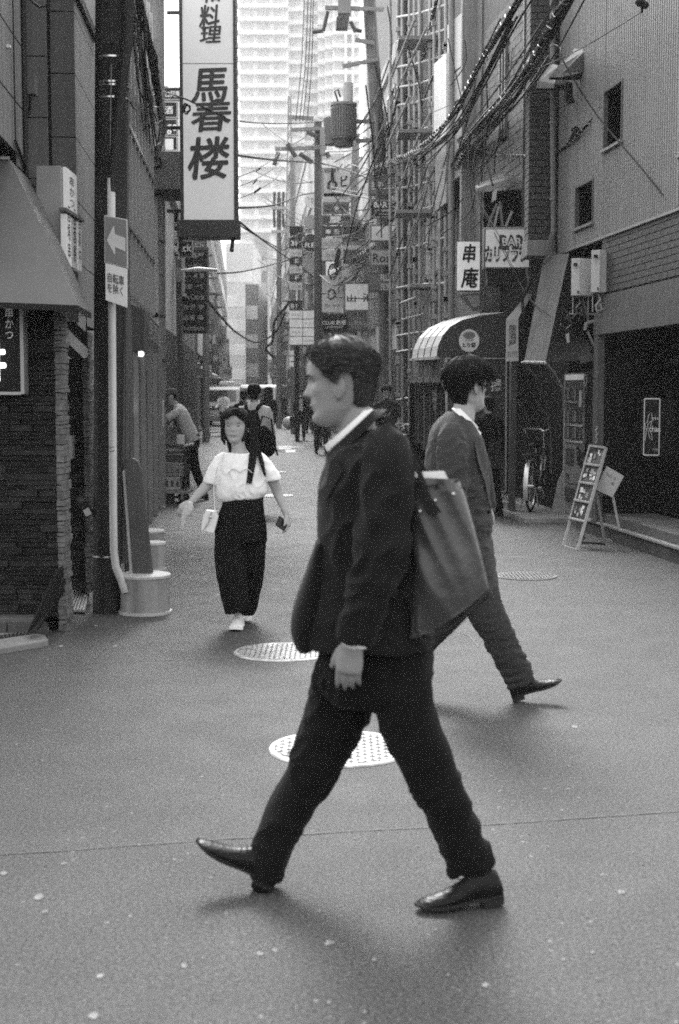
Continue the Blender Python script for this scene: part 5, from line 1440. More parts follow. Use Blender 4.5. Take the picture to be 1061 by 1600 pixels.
# --- A-frame menu stand
ms = thing('menu_stand', 'pale A-frame stand with four rows of dark menu photographs by the right step', 'menu stand', G(905, 855))
def at_(px, py, Y): return P(px, py, Y)
BLf, BRf = G(880, 853), G(902, 860); TLf, TRf = P(922, 697, 14.95), P(947, 700, 14.75)
M_WOOD = gm('stand_wood', .36, rough=.6, var=.15, vs=8)
for a, c_ in ((BLf, TLf), (BRf, TRf)):
    q = MB(); q.beam(a, c_, .028, .02, (0, 1, 0)); q.build('upright', M_WOOD, ms)
RL, RR = P(944, 850, 15.05), P(971, 858, 14.7); RL.z = .01; RR.z = .01
for a, c_ in ((RL, P(927, 735, 14.9)), (RR, P(950, 735, 14.8))):
    q = MB(); q.beam(a, c_, .024, .02, (0, 1, 0)); q.build('rear_leg', M_WOOD, ms)
q = MB(); q.beam(RL, RR, .02); q.build('rear_rail', M_WOOD, ms)
q = MB(); q.beam(BLf, BRf, .02); q.build('foot_rail', M_WOOD, ms)
fr_t = [0.0, .235, .47, .70, .93]
ts = [(697, 0), (724, 0), (754, 0), (785, 0), (816, 0)]
nrm = (BRf - BLf).cross(TLf - BLf).normalized()
if nrm.y > 0: nrm = -nrm
def pl_(u, v): return BLf.lerp(BRf, u).lerp(TLf.lerp(TRf, u), v)
vv = [1.0, .815, .63, .45, .27]
for i, v in enumerate(vv):
    q = MB(); q.beam(pl_(0, v) + nrm * .012, pl_(1, v) + nrm * .012, .022, .018); q.build('ledge', gm('ledge_pale', .55, rough=.5), ms)
rnd = random.Random(31)
for i in range(4):
    b0, b1 = vv[i + 1] + .01, vv[i] - .012
    q = MB(); q.prism([pl_(.04, b0), pl_(.96, b0), pl_(.96, b1), pl_(.04, b1)], nrm * .006); pn = q.build('menu_board', gm('menu_black', .022, rough=.35, var=.5, vs=30), ms)
    for k in range(9):
        u0 = rnd.uniform(.08, .75); v0 = b0 + (b1 - b0) * rnd.uniform(.05, .65); du = rnd.uniform(.06, .2); dv = (b1 - b0) * rnd.uniform(.1, .3)
        q = MB(); q.prism([pl_(u0, v0) + nrm * .0075, pl_(u0 + du, v0) + nrm * .0075, pl_(u0 + du, v0 + dv) + nrm * .0075, pl_(u0, v0 + dv) + nrm * .0075], nrm * .001); q.build('photo', gm('photo_%d' % (k % 3), (.12, .35, .6)[k % 3], rough=.4, var=.5, vs=50), pn)
sc_ = thing('price_card', 'white square card hung askew on the back of the menu stand', 'card', P(955, 775, 14.7))
q = MB(); q.prism([P(948, 728, 14.72), P(975, 744, 14.72), P(957, 777, 14.72), P(931, 765, 14.72)], (0, .008, 0)); q.build('card', gm('card_white', .58, rough=.6, var=.06), sc_)
lettering('本日 2F', sc_, gm('ink_mid3', .2), P(955, 744, 14.715), (P(975, 744, 14.72) - P(948, 728, 14.72)), ZU, 18 * mpp(14.7), 6 * mpp(14.7))
q = MB(); q.ball(P(957, 755, 14.713), (.016, .003, .014), 8, 6); q.build('print_mark', gm('ink_mid3', .2), sc_)
cb_ = MB(); cb_.tube([G(905, 822, .02) , G(912, 838, .02), G(902, 848, .012), G(918, 848, .012), G(945, 850, .012)], .010, 8); o = cb_.build('power_cable', M_BLACKM, None, smooth=True); tag(o, 'black power cable on the ground behind the menu stand', 'cable')
# spiral hanging charm
hc = thing('hanging_streamer', 'small dark cluster and pale twisted streamer above the menu stand', 'streamer', P(930, 690, 15.4))
q = MB(); q.tube([P(932 + 1.5 * sin(i * 1.2), 666 + i * 1.8, 15.4) for i in range(16)], .006, 5); q.build('twist', M_LGREY, hc)
q = MB()
for i in range(16): q.ball(P(908 + rnd.uniform(-5, 5), 715 + rnd.uniform(-15, 15), 15.5), .022, 6, 5)
q.build('dark_cluster', M_BLACKM, hc, kind='stuff')
# hook on the menu top
q = MB(); q.tube([P(948, 697, 14.8), P(952, 690, 14.8)], .01, 6); o = q.build('stand_hook', M_BLACKM, ms)
# ------------------------------------------------------------------ left side beyond the poles
M_SASH = gm('sash_metal', .35, rough=.3, metal=.8, var=.1)
GLS = [glass('glass_a', .03), glass('glass_b', .07), gm('blind_pale', .4, rough=.6, var=.15)]
WALLM = [gm('wall_%d' % i, v, rough=.8, var=.14, vs=1.5, streak=.3, fine=.1, fs=60, bump=.1, bs=20) for i, v in enumerate((.46, .58, .30, .72, .50, .34, .70, .15))]
_pr = {}
def facade(label, fr, s0, s1, h, wm, floors, cols, z_first=3.4, fh=3.1, depth=9, ww=.62, wh=.55, balcony=False, o=0.0, name='building'):
    t = thing(name, label, 'building', fr.pt((s0 + s1) / 2, 0, 0), 'buildings lining the lane')
    q = MB(); q.box(s0, s1, -depth, o, 0, h, fr.M); q.build('wall', wm, t)
    q = MB(); q.box(s0 - .03, s1 + .03, o - .3, o + .08, h, h + .35, fr.M); q.build('parapet', WALLM[1], t)
    W_ = (s1 - s0) / cols
    for f in range(floors):
        z0 = z_first + f * fh
        if z0 + fh * wh > h: break
        for c in range(cols):
            a = s0 + W_ * (c + (1 - ww) / 2); b = a + W_ * ww
            key = (fr.side, id(fr), round(W_ * ww, 3), round(fh * wh, 3))
            loc = fr.pt((a + b) / 2, o, z0 + fh * wh / 2)
            kk = (c * 7 + f * 3 + int(s0)) % 3
            if (key, kk) not in _pr:
                M0 = fr.M.copy(); M0.translation = loc; hw, hh = W_ * ww / 2, fh * wh / 2
                q = MB(); q.box(-hw - .05, -hw, .0, .06, -hh - .05, hh + .05, M0); q.box(hw, hw + .05, .0, .06, -hh - .05, hh + .05, M0); q.box(-hw, hw, .0, .06, hh, hh + .05, M0); q.box(-hw, hw, .0, .09, -hh - .06, -hh, M0); q.box(-.02, .02, .0, .05, -hh, hh, M0)
                w_ = q.build('window', M_SASH, None)
                for v in w_.data.vertices: v.co -= loc
                w_.location = loc - origin(t); w_.parent = t
                q = MB(); q.box(-hw, hw, -.01, .02, -hh, hh, M0); p_ = q.build('pane', GLS[kk], None)
                for v in p_.data.vertices: v.co -= loc
                p_.parent = w_; _pr[(key, kk)] = (w_, p_)
            else:
                w0, p0_ = _pr[(key, kk)]
                w_ = share(w0, 'window', t, loc); p_ = p0_.copy(); p_.name = 'pane'; p_.parent = w_; COL.objects.link(p_)
            if balcony and c == 0:
                q = MB(); q.box(s0 + .2, s1 - .2, o, o + .55, z0 - .35, z0 - .22, fr.M); q.box(s0 + .2, s1 - .2, o + .5, o + .55, z0 - .22, z0 + .55, fr.M); q.build('balcony', WALLM[3], t)
    # shop front
    q = MB(); q.box(s0 + .3, s1 - .3, o - .01, o + .02, .15, 2.5, fr.M); q.build('shop_front', gm('shop_dark', .035, rough=.4, var=.4, vs=2), t)
    return t
def vbox(fr, s0, s1, o0, o1, z0, z1, name, mat, parent):
    q = MB(); q.box(s0, s1, o0, o1, z0, z1, fr.M); return q.build(name, mat, parent)
# building with tall metal sashes right behind the column
Lb = thing('sash_fronted_building', 'building with tall metal sashes behind the dark column, left', 'building', FL.pt(16, 0, 0))
vbox(FL, 14.05, 18.6, -5, -.05, 0, 6.4, 'wall', WALLM[5], Lb)
for i in range(9):
    s = 14.3 + i * .5
    vbox(FL, s, s + .05, -.05, .03, 2.55, 6.3, 'mullion', M_SASH, Lb)
    if i < 8: vbox(FL, s + .05, s + .5, -.05, -.03, 2.6, 6.3, 'pane', glass('glass_c', .05), Lb)
for z in (3.2, 4.2, 5.2): vbox(FL, 14.3, 18.4, -.03, .035, z, z + .05, 'transom', M_SASH, Lb)
# dark box beam across
Yb = 19.0
bm_ = thing('box_canopy', 'dark boxed canopy projecting between the two left poles', 'canopy', P(230, 295, Yb))
q = MB(); a = P(198, 296, Yb); c_ = P(284, 236, Yb); q.box(a.x - .6, c_.x, Yb, Yb + .9, a.z, c_.z); q.build('box', gm('canopy_grey', .07, rough=.6, var=.1), bm_, bevel=.01)
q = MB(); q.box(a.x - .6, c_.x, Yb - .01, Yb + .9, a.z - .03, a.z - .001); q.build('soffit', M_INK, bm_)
# lane awnings on the left
for i, (x0, y0, x1, y1, x2, y2, x3, y3, Y0_, Y1_, lab) in enumerate(((198, 475, 225, 488, 249, 513, 249, 552, 14.9, 16.6, 'dark lettered awning between the white pipe and the concrete pole'), (256, 507, 262, 508, 279, 527, 279, 552, 23, 26, 'smaller dark awning just beyond the concrete pole'))):
    t = thing('shop_awning', lab, 'awning', P(x0, y3, Y0_), 'dark awnings on the left shops')
    m = gm('awning_char2', .045, rough=.7, var=.15, streak=.2)
    A_, B_, C_, D_ = P(x0, y0, Y0_), P(x2 - 24 if i == 0 else x1, y1, Y0_), P(x2 - 24 if i == 0 else x1, y3 - 4, Y0_), P(x0, y3 - 4, Y0_)
    E_, F_ = P(x2, y2, Y1_), P(x3, y3, Y1_)
    q = MB(); q.prism([A_, B_, C_, D_], (0, .04, 0)); q.build('end_sheet', m, t)
    q = MB(); q.prism([B_, E_, F_, C_], (-.03, .03, 0)); q.build('front_sheet', gm('awning_front', .09, rough=.7, var=.1), t)
    q = MB(); q.prism([A_, B_, E_, P(x0 + 10, y0 + 14, Y1_)], (0, 0, .02)); q.build('top_sheet', m, t)
    if i == 0: lettering('居酒屋', t, gm('ink_mid4', .3), B_.lerp(F_, .5) + Vector((.0, -.03, .0)), (E_ - B_), ZU, (E_ - B_).length * .75, .2, th=.04)
    q = MB(); q.box(A_.x, C_.x, Y0_, Y1_ + .5, 0, C_.z - .1) if False else q.box(A_.x - .3, A_.x + .05, Y0_ + .3, Y0_ + .4, 0, C_.z); q.build('post', M_DGREY, t)
shp = thing('lit_shopfront', 'small lit shop front with bottles under the lettered awning', 'shop front', FL.pt(16, 0, 0))
vbox(FL, 15.0, 19.4, -.05, -.0, 0, 2.3, 'glazing', gm('shop_glass', .09, rough=.3, var=.9, vs=3), shp)
for i in range(5): vbox(FL, 15.0 + i * 1.05, 15.06 + i * 1.05, .0, .05, 0, 2.4, 'mullion', M_MGREY, shp)
for i, (x, y) in enumerate(((199, 636), (221, 553))):
    q = MB(); p = P(x, y, 14.9 + i); q.ball(p, .03, 10, 8); o = q.build('small_lamp', gm('lamp_glow', .9, emit=2.5), None, smooth=True); tag(o, ('small round lit lamp beside the white pipe', 'small lit lamp under the lettered awning')[i], 'lamp')
# tall banner light box 馬春楼
bn = thing('banner_sign', 'tall white vertical light box sign with brush characters 馬春楼', 'sign', P(325, 372, 18.0))
Yn = 18.0; a, c_ = P(284, 344, Yn), P(366, -140, Yn)
M_BFACE = gm('banner_face', .70, rough=.6, var=.05, vs=1.5, emit=.10)
q = MB(); q.box(a.x + .028, c_.x - .02, Yn, Yn + .3, a.z, c_.z); q.build('face', M_BFACE, bn)
frm = gm('banner_frame', .03, rough=.5)
q = MB(); q.box(a.x - .012, a.x + .03, Yn - .02, Yn + .32, a.z, c_.z); q.build('frame', frm, bn)
q = MB(); q.box(c_.x - .022, c_.x + .012, Yn - .02, Yn + .32, a.z, c_.z); q.build('frame', frm, bn)
q = MB(); q.box(P(274, 0, Yn).x, P(371, 0, Yn).x, Yn - .05, Yn + .36, P(0, 371, Yn).z, P(0, 344, Yn).z); q.build('bottom_rail', frm, bn, bevel=.006)
for x in (281, 362):
    q = MB(); q.tube([P(x + 2, 371, Yn + .1), P(x + 1, 383, Yn + .1), P(x, 392, Yn + .05)], [.03, .022, .028], 8); q.build('hook', frm, bn)
Mk = gm('brush_ink', .035, rough=.6, var=.25)
for ch_, x, y, w, h in (('馬', 327, 134, 54, 50), ('春', 330, 181, 60, 46), ('楼', 326, 247, 62, 62), ('料', 327, 28, 30, 38), ('理', 329, 54, 32, 24), ('和', 330, -12, 30, 30)):
    lettering(ch_, bn, Mk, P(x, y, Yn - .004), (1, 0, .04), ZU, w * mpp(Yn), h * mpp(Yn), bold=.02, shear=.1)
q = MB(); p = P(303, 274, Yn - .005); q.box(p.x - .022, p.x + .022, Yn - .008, Yn - .004, p.z - .03, p.z + .03); q.build('seal', gm('seal_grey', .22), bn)
q = MB(); q.box(a.x + .03, c_.x - .022, Yn - .002, Yn - .0005, P(0, 100, Yn).z, P(0, 98.6, Yn).z); q.build('joint', gm('joint_grey', .3), bn)
M_BKT = gm('bracket', .05, rough=.5)
q = MB()
for y in (20, 200, 330): q.beam(P(284, y, Yn + .1), P(262, y, Yn + .2), .04)
q.build('wall_bracket', M_BKT, bn)
def sign(label, x0, y0, x1, y1, Y, v, texts=(), th=.15, ink=None, frame=None, lit=0.0, grp=None, name='shop_sign', tilt=0):
    t = thing(name, label, 'sign', P((x0 + x1) / 2, y1, Y), grp)
    a = P(x0, y1, Y); c = P(x1, y0, Y)
    q = MB(); q.box(a.x, c.x, Y, Y + th, a.z, c.z); q.build('casing', gm('sign_case_%g' % (frame if frame is not None else v), frame if frame is not None else max(.02, v * .6), rough=.5), t)
    e = .06 * (c.x - a.x) if frame is not None else .0; e = min(e, .05)
    q = MB(); q.box(a.x + e, c.x - e, Y - .012, Y - .002, a.z + e, c.z - e); q.build('face', gm('sign_face_%g_%g' % (v, lit), v, rough=.5, var=.08, emit=lit), t)
    for tx in texts:
        s_, cx, cy, w, h = tx[:5]
        lettering(s_, t, ink or (M_INKW if v < .2 else M_INK), P(cx, cy, Y - .016), XR, ZU, w * mpp(Y), h * mpp(Y), bold=tx[5] if len(tx) > 5 else .01)
    return t
# stack of black signs behind the banner
for (x0, y0, x1, y1, tx, lab) in (
    (252, 136, 282, 156, (('北2興業', 268, 147, 26, 10),), 'small black sign at the top of the stack left of the tall banner'),
    (252, 159, 277, 184, (('酒', 264, 172, 12, 12),), 'black sign second from top left of the tall banner'),
    (252, 186, 277, 211, (('go', 269, 202, 16, 15),), 'black sign reading go left of the tall banner'),
    (252, 213, 277, 235, (), 'black sign with a pale patch left of the tall banner'),
    (252, 297, 280, 323, (('京 松', 267, 313, 20, 10),), 'black sign reading 京松 below the box canopy'),
    (252, 325, 280, 349, (('一\n字', 263, 338, 9, 18),), 'black sign reading 一字 below the box canopy'),
    (252, 351, 280, 376, (('寛龍', 267, 367, 20, 14),), 'black sign reading 寛龍 below the box canopy'),
    (252, 378, 280, 402, (('843', 266, 389, 20, 9, .03),), 'black sign reading 843 below the box canopy')):
    s_ = sign(lab, x0, y0, x1, y1, 24.0, .02, tx, frame=.45, grp='black signs left of the banner')
    if 'patch' in lab:
        q = MB(); a = P(257, 234, 23.98); c_ = P(271, 217, 23.98); q.box(a.x, c_.x, 23.975, 23.986, a.z, c_.z); q.build('pale_patch', M_WHITE, s_)
sign('black sign reading Jack under the banner foot', 280, 376, 301, 402, 24.0, .02, (('Jack', 287, 389, 24, 15),), frame=.35)
# tall dark directory sign with rows
dsg = thing('directory_sign', 'dark tenant directory board with eight lettered rows on the left', 'sign', P(301, 521, 27.0))
Yd2 = 27.0; a, c_ = P(279, 521, Yd2), P(325, 386, Yd2)
q = MB(); q.box(a.x, c_.x, Yd2, Yd2 + .15, a.z, c_.z); q.build('casing', gm('dir_case', .10, rough=.5), dsg)
rows = ['居酒屋', 'らーめん', 'バー 月 華', '京都 一番', 'The Courte', '香港 亭', '酒肴 楽', 'members']
for i, r in enumerate(rows):
    y0 = 391 + i * 16.2
    q = MB(); b0 = P(281, y0 + 14.6, Yd2); b1 = P(323, y0, Yd2); q.box(b0.x, b1.x, Yd2 - .02, Yd2 - .004, b0.z, b1.z); pl2 = q.build('panel', gm('dir_black', .025, rough=.4), dsg)
    lettering(r, pl2, M_LGREY, P(302, y0 + 8, Yd2 - .024), XR, ZU, 34 * mpp(Yd2), 8 * mpp(Yd2), bold=.01)
sign('grey upper sign between banner foot and directory board', 302, 374, 322, 391, 27.3, .12, (('ビル', 312, 382, 14, 8),))
# traffic arm
ta = MB(); ta.tube([P(283, 423, 23), P(310, 421, 23), P(340, 422, 23)], [.022, .04, .02], 8); o = ta.build('lamp_arm', M_LGREY, None, smooth=True); tag(o, 'slim pale street lamp arm crossing the directory board', 'lamp arm')
pmx = thing('street_lamp_box', 'grey control box on the post beside the directory board', 'box', P(280, 440, 23.2))
q = MB(); a = P(274, 440, 23.2); c_ = P(284, 418, 23.2); q.box(a.x, c_.x, 23.2, 23.35, a.z, c_.z); q.build('case', M_MGREY, pmx)
q = MB(); q.box(P(272, 0, 23.4).x, P(279, 0, 23.4).x, 23.4, 23.5, 0, P(0, 405, 23.4).z); q.build('post', M_DGREY, pmx)
for (px, Y, w, top, lab) in ((268, 24.5, .11, 380, 'thin dark pole beyond the smaller awning'), (273, 27, .10, 405, 'second thin dark pole beside the directory board'), (299, 36, .17, 470, 'concrete pole behind the bending worker'), (322, 46, .12, 490, 'farther pole near the parked vans')):
    pole('utility_pole', lab, [P(px, 700, Y), P(px, top, Y)], [w, w * .9], gm('pole_dark', .07, rough=.7, var=.2) if w < .12 else None)

# ---- rows of buildings
facade('grey building with the banner sign, left side of the lane', FL, 19.5, 26.0, 4.6, WALLM[4], 1, 3)
facade('low dark building behind the directory sign, left row', FL, 26.3, 33, 5.6, WALLM[2], 2, 3)
facade('pale building fourth in the left row', FL2, 33.3, 42, 8.8, WALLM[3], 2, 4)
facade('mid grey building fifth in the left row', FL2, 42.3, 52, 8.2, WALLM[0], 3, 4, balcony=True)
facade('white building sixth in the left row, with balconies', FL2, 52.3, 66, 9.2, WALLM[6], 4, 5, balcony=True)
facade('dark slim building seventh in the left row', FL2, 66.3, 76, 11.5, WALLM[5], 5, 4)
facade('tall pale building eighth in the left row', FL2, 76.3, 96, 14.5, WALLM[3], 6, 7)
facade('grey tower block near the end of the left row', FL2, 96.5, 124, 21, WALLM[1], 8, 8)
facade('last pale building at the end of the left row', FL2, 125, 175, 15, WALLM[6], 6, 10)
facade('grey clad building behind the scaffolding, right row', FR, 22.0, 30.0, 9.5, WALLM[7], 1, 3, z_first=3.7, wh=.75)
facade('dark grey building beside the leaning pole, right row', FR2, 30.2, 37.5, 8.5, WALLM[0], 2, 3, z_first=3.2)
facade('low building behind the club signs, right row', FR2, 37.8, 47, 6.0, WALLM[2], 2, 3)
facade('white building behind the stacked signs, right row', FR2, 47.3, 60, 8.0, WALLM[6], 2, 4)
facade('mid grey building farther along the right row', FR2, 60.3, 74, 10.5, WALLM[0], 3, 5)
facade('pale building with balconies, right row far end', FR2, 74.3, 94, 13.5, WALLM[3], 4, 6, balcony=True)
facade('slim dark building at the far right row', FR2, 94.5, 108, 17, WALLM[5], 5, 5)
facade('grey block near the end of the right row', FR2, 108.5, 140, 15, WALLM[1], 5, 8)
facade('last white building at the end of the right row', FR2, 141, 190, 13, WALLM[6], 4, 10)
# plain tall grey slab behind the leaning pole
sl = thing('office_slab', 'plain tall grey office slab rising behind the leaning pole, right', 'building', (P(600, 600, 62).x, 62, 0))
a = P(566, 0, 62).x + .2; q = MB(); q.box(a, P(700, 0, 62).x, 62, 72, 0, 34); q.build('wall', gm('slab_grey', .38, rough=.85, var=.06, vs=.5), sl)
q = MB(); q.box(a - .2, P(700, 0, 62).x, 61.8, 72, 34, 34.6); q.build('parapet', WALLM[1], sl)
for i in range(10): q = MB(); q.box(a + 3.2, a + 3.25, 61.97, 62.0, 1 + i * 3.3, 3.9 + i * 3.3); q.build('joint', WALLM[5], sl)

# ---- residential tower in the haze
tw = thing('apartment_tower', 'tall white apartment tower with stacked balconies fading in haze', 'building', (P(470, 600, 330).x, 330, 0))
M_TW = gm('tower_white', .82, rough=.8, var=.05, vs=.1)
M_TWD = gm('tower_glass_hazed', .60, rough=.3, var=.3, vs=.3)  # windows paled, with haze and overexposure put into the colour
YT = 330
X = lambda px: P(px, 600, YT).x
fh = 2.95
blocks = [(376, 452, 0, 0), (452, 476, 3.0, 0), (476, 497, 6.0, 0), (497, 508, 3.2, 1), (508, 520, 1.4, 1), (520, 562, 0, 1)]
q = MB()
for x0, x1, d, kx in blocks: q.box(X(x0), X(x1), YT + d + 1.2, YT + 25, 0, 128)
q.build('core', M_TW, tw)
nfl = 42
for f in range(8, nfl):
    z = f * fh
    for bi, (x0, x1, d, kx) in enumerate(blocks):
        q = MB(); q.box(X(x0) + (.0 if bi else -.3), X(x1), YT + d - .3, YT + d + 1.2, z, z + .95); 
        if (bi, 'b') not in _pr:
            ob = q.build('balcony', M_TW, tw, fix=False); _pr[(bi, 'b')] = (ob, z)
        else:
            o0, z0 = _pr[(bi, 'b')]; c = o0.copy(); c.location = (0, 0, z - z0); c.parent = tw; COL.objects.link(c)
        if (bi, 'w') not in _pr:
            q = MB(); wd = X(x1) - X(x0); k = max(1, round(wd / 3.4)); stp = wd / k
            for i in range(k): q.box(X(x0) + stp * (i + .12), X(x0) + stp * (i + .84), YT + d + 1.12, YT + d + 1.19, z + .95, z + fh - .35)
            ob = q.build('window', M_TWD, tw, fix=False); _pr[(bi, 'w')] = (ob, z)
        else:
            o0, z0 = _pr[(bi, 'w')]; c = o0.copy(); c.location = (0, 0, z - z0); c.parent = tw; COL.objects.link(c)
for xx in (540, 551):
    q = MB(); q.box(X(xx) - .3, X(xx) + .3, YT - .5, YT + 1, 0, 128); q.build('pier', M_TW, tw)
# second slim tower and mid distance blocks in the gap
for i, (x0, x1, yt, Y, v, lab) in enumerate(((394, 416, 368, 210, .30, 'slim grey office tower in the haze at the end of the lane'), (350, 394, 380, 190, .5, 'pale block in the haze left of the slim office tower'), (416, 450, 415, 230, .42, 'pale block in the haze right of the slim office tower'), (381, 402, 444, 160, .16, 'short dark block at the very end of the lane'))):
    t = thing('distant_building', lab, 'building', (P(x0, 600, Y).x, Y, 0), 'buildings beyond the end of the lane')
    q = MB(); q.box(P(x0, 0, Y).x, P(x1, 0, Y).x, Y, Y + 20, 0, P(0, yt, Y).z); q.build('wall', gm('dist_wall_%d' % i, v, rough=.8, var=.1, vs=.4), t)
    for f in range(int(P(0, yt, Y).z / 3.2) - 1):
        q = MB(); q.box(P(x0 + 1.5, 0, Y).x, P(x1 - 1.5, 0, Y).x, Y - .08, Y - .01, 3.4 + f * 3.2, 4.9 + f * 3.2); q.build('window', M_TWD, t)

# ---- signs of the right-hand cluster
G1 = 'stacked shop signs on the right side of the lane'
sign('grey sign reading 谷安ビエム, top of the right sign stack', 576, 273, 621, 305, 31, .15, (('谷安ビエム', 600, 290, 38, 12, .02),), frame=.10, ink=M_INKW)
sign('black sign reading BAR SL beside the leaning pole', 578, 312, 622, 340, 31, .02, (('BAR SL', 602, 320, 34, 8, .03), ('KITASHINCHI', 602, 329, 32, 4), ('BonAmy', 602, 335, 18, 3)), frame=.25)
sign('blank white sign under the BAR SL sign', 578, 351, 620, 378, 31, .60, (), frame=.15, lit=.05)
sign('pale sign with sketched script under the blank white sign', 578, 389, 620, 416, 31, .42, (('Rosa', 600, 403, 34, 13),), frame=.15)
sign('grey sign reading FLUTE FLYTE', 575, 426, 620, 456, 31, .13, (('FLUTE\nFLYTE', 606, 441, 22, 24, .01),), frame=.12, ink=M_INKW)
for i, (tx, y0, y1) in enumerate((('3\nF', 296, 345), ('2\nF', 352, 378), ('1\nF', 390, 417), ('B\nF', 428, 455))):
    sign('narrow black floor sign %s beside the scaffolding' % tx.replace('\n', ''), 636, y0, 649, y1, 29.5, .015, ((tx, 641, (y0 + y1) / 2, 6, min(22, y1 - y0 - 4)),), frame=.06)
sign('tall white sign behind the transformer pole reading 谷町', 503, 262, 553, 310, 40, .5, (('谷 町', 518, 267, 24, 6), ('ビル', 545, 283, 24, 16, .03)), frame=.3)
sign('white sign with a small crest above the black sign', 504, 302, 547, 316, 40, .55, (('◇', 538, 309, 8, 6),))
sign('black sign with faint crest, right stack', 504, 317, 546, 334, 40, .04, (('❀', 526, 325, 8, 8),), frame=.2)
sign('black vertical 3F sign in the right stack', 548, 305, 557, 338, 39.6, .03, (('3\nF', 552, 324, 5, 16, .02),))
sign('black sign reading 慶 in the right stack', 503, 336, 561, 351, 40, .03, (('慶', 524, 343, 18, 10, .03),), frame=.1)
sign('black sign with round crest below the 慶 sign', 503, 353, 548, 370, 40, .035, (('● 吾', 520, 362, 22, 8),))
sign('grey sign with blocky letters beside the round crest sign', 534, 345, 570, 372, 38.8, .12, (('ガガ水', 550, 358, 26, 16, .03),), frame=.25, ink=M_INK)
sign('white sign reading シルク in faint letters', 503, 372, 535, 388, 40, .60, (('シルク', 518, 380, 26, 7),), ink=gm('ink_faint', .3))
sign('white sign with faint lettering under the シルク sign', 503, 390, 534, 407, 40, .60, (('ひらり', 520, 399, 20, 6),), ink=gm('ink_faint', .3))
sign('grey sign reading Lime in italics', 535, 376, 572, 397, 38.8, .30, (), frame=.12)
sign('dark sign strip reading Lime', 536, 399, 574, 417, 38.8, .06, (('Lime', 556, 410, 22, 7),))
sign('wide white light sign reading 山池', 537, 441, 586, 487, 37.5, .72, (('山', 549, 466, 13, 11, .02), ('池', 575, 465, 16, 13, .02)), frame=.2, lit=.08)
sign('white sign column left of the 山池 sign', 503, 430, 535, 458, 40, .58, (('し', 527, 463, 5, 6),), lit=.03)
sign('white lower sign column left of the 山池 sign', 503, 460, 535, 488, 40, .58, (('Bar Noir', 520, 477, 24, 5),), lit=.03, ink=gm('ink_faint', .3))
sign('black sign reading CLUB 創屋', 502, 490, 545, 520, 37.5, .018, (('CLUB 創屋', 522, 504, 37, 7, .02), ('LA KITASHINCHI', 522, 511, 26, 3)), frame=.04)
sign('grey sign reading Rivoli in script', 546, 493, 587, 517, 37.5, .16, (('Rivoli', 567, 505, 26, 9),), frame=.10, ink=M_LGREY)
# round and tall white list signs
sign('black 3F sign at the left of the list board', 452, 353, 474, 388, 46, .02, (('3F', 461, 380, 12, 7, .03), ('レイ', 460, 368, 16, 7)), frame=.06)
rs_ = thing('round_sign', 'round dark sign with a pale ring reading RE', 'sign', P(485, 380, 45.5))
q = MB(); c_ = P(485, 380, 45.5); q.cyl((c_.x, c_.y, c_.z), 14 * mpp(45.5), .1, 28, 'y'); q.build('disc', gm('disc_black', .03), rs_, smooth=True)
q = MB(); q.tube([c_ + Vector((cos(i * pi / 12), -.03, sin(i * pi / 12))) * 1.0 * 1 if False else Vector((c_.x + cos(i * pi / 12) * .27, c_.y - .03, c_.z + sin(i * pi / 12) * .29)) for i in range(25)], .018, 6); q.build('ring', M_LGREY, rs_, smooth=True)
lettering('RE', rs_, M_INKW, P(485, 383, 45.4), XR, ZU, 16 * mpp(45.4), 7 * mpp(45.4))
for i, (x0, y0, x1, y1) in enumerate(((476, 332, 498, 362), (476, 398, 500, 432), (476, 303, 500, 323))):
    t = thing('round_sign', ('pale round sign above the RE sign', 'pale round sign below the RE sign', 'topmost white round sign reading シルク')[i], 'sign', P((x0 + x1) / 2, y1, 46))
    cc = P((x0 + x1) / 2, (y0 + y1) / 2, 46); q = MB(); q.cyl(cc, (x1 - x0) / 2 * mpp(46), .1, 24, 'y'); q.build('disc', gm('disc_pale_%d' % i, (.28, .35, .6)[i]), t, smooth=True)
    if i == 2: lettering('シルク\nピ', t, M_INK, cc + Vector((0, -.01, 0)), XR, ZU, 14 * mpp(46), 9 * mpp(46))
for i in range(5):
    if i in (1, 3): sign('small black sign %s in the column of the list board' % ('E' if i == 1 else 'F'), 452, 390 + i * 13, 472, 400 + i * 13, 46, .03, ((('E', 'F')[i // 2], 464, 395 + i * 13, 6, 6),))
    else: sign(('white slot sign under the 3F sign', '', 'white slot sign between the E and F signs', '', 'white slot sign under the F sign')[i], 452, 390 + i * 13, 472, 401 + i * 13, 46, .6, (('バー月', 462, 396 + i * 13, 14, 4),), ink=gm('ink_faint', .3))
sign('black sign B in the column of the list board', 452, 470, 472, 483, 46, .02, (('B1', 459, 478, 9, 7, .02),))
ls_ = thing('list_board', 'tall white tenant list board with two columns on a post', 'sign', P(473, 565, 46))
Yq = 46
q = MB(); q.box(P(451, 0, Yq).x, P(495, 0, Yq).x, Yq + .02, Yq + .12, P(0, 541, Yq).z, P(0, 484, Yq).z); q.build('casing', gm('list_case', .05), ls_)
for r in range(4):
    for c in range(2):
        x0 = 452.5 + c * 21; y0 = 485.5 + r * 13.6
        q = MB(); a = P(x0, y0 + 12.4, Yq); b_ = P(x0 + 20, y0, Yq); q.box(a.x, b_.x, Yq, Yq + .015, a.z, b_.z); p_ = q.build('panel', gm('list_white', .72, rough=.5, emit=.08), ls_)
        if (r + c) % 2 == 0: lettering(('BANKS', 'メンバー', '花の木', 'SALON')[r], p_, gm('ink_faint', .3), P(x0 + 10, y0 + 6, Yq - .004), XR, ZU, 14 * mpp(Yq), 3.5 * mpp(Yq))
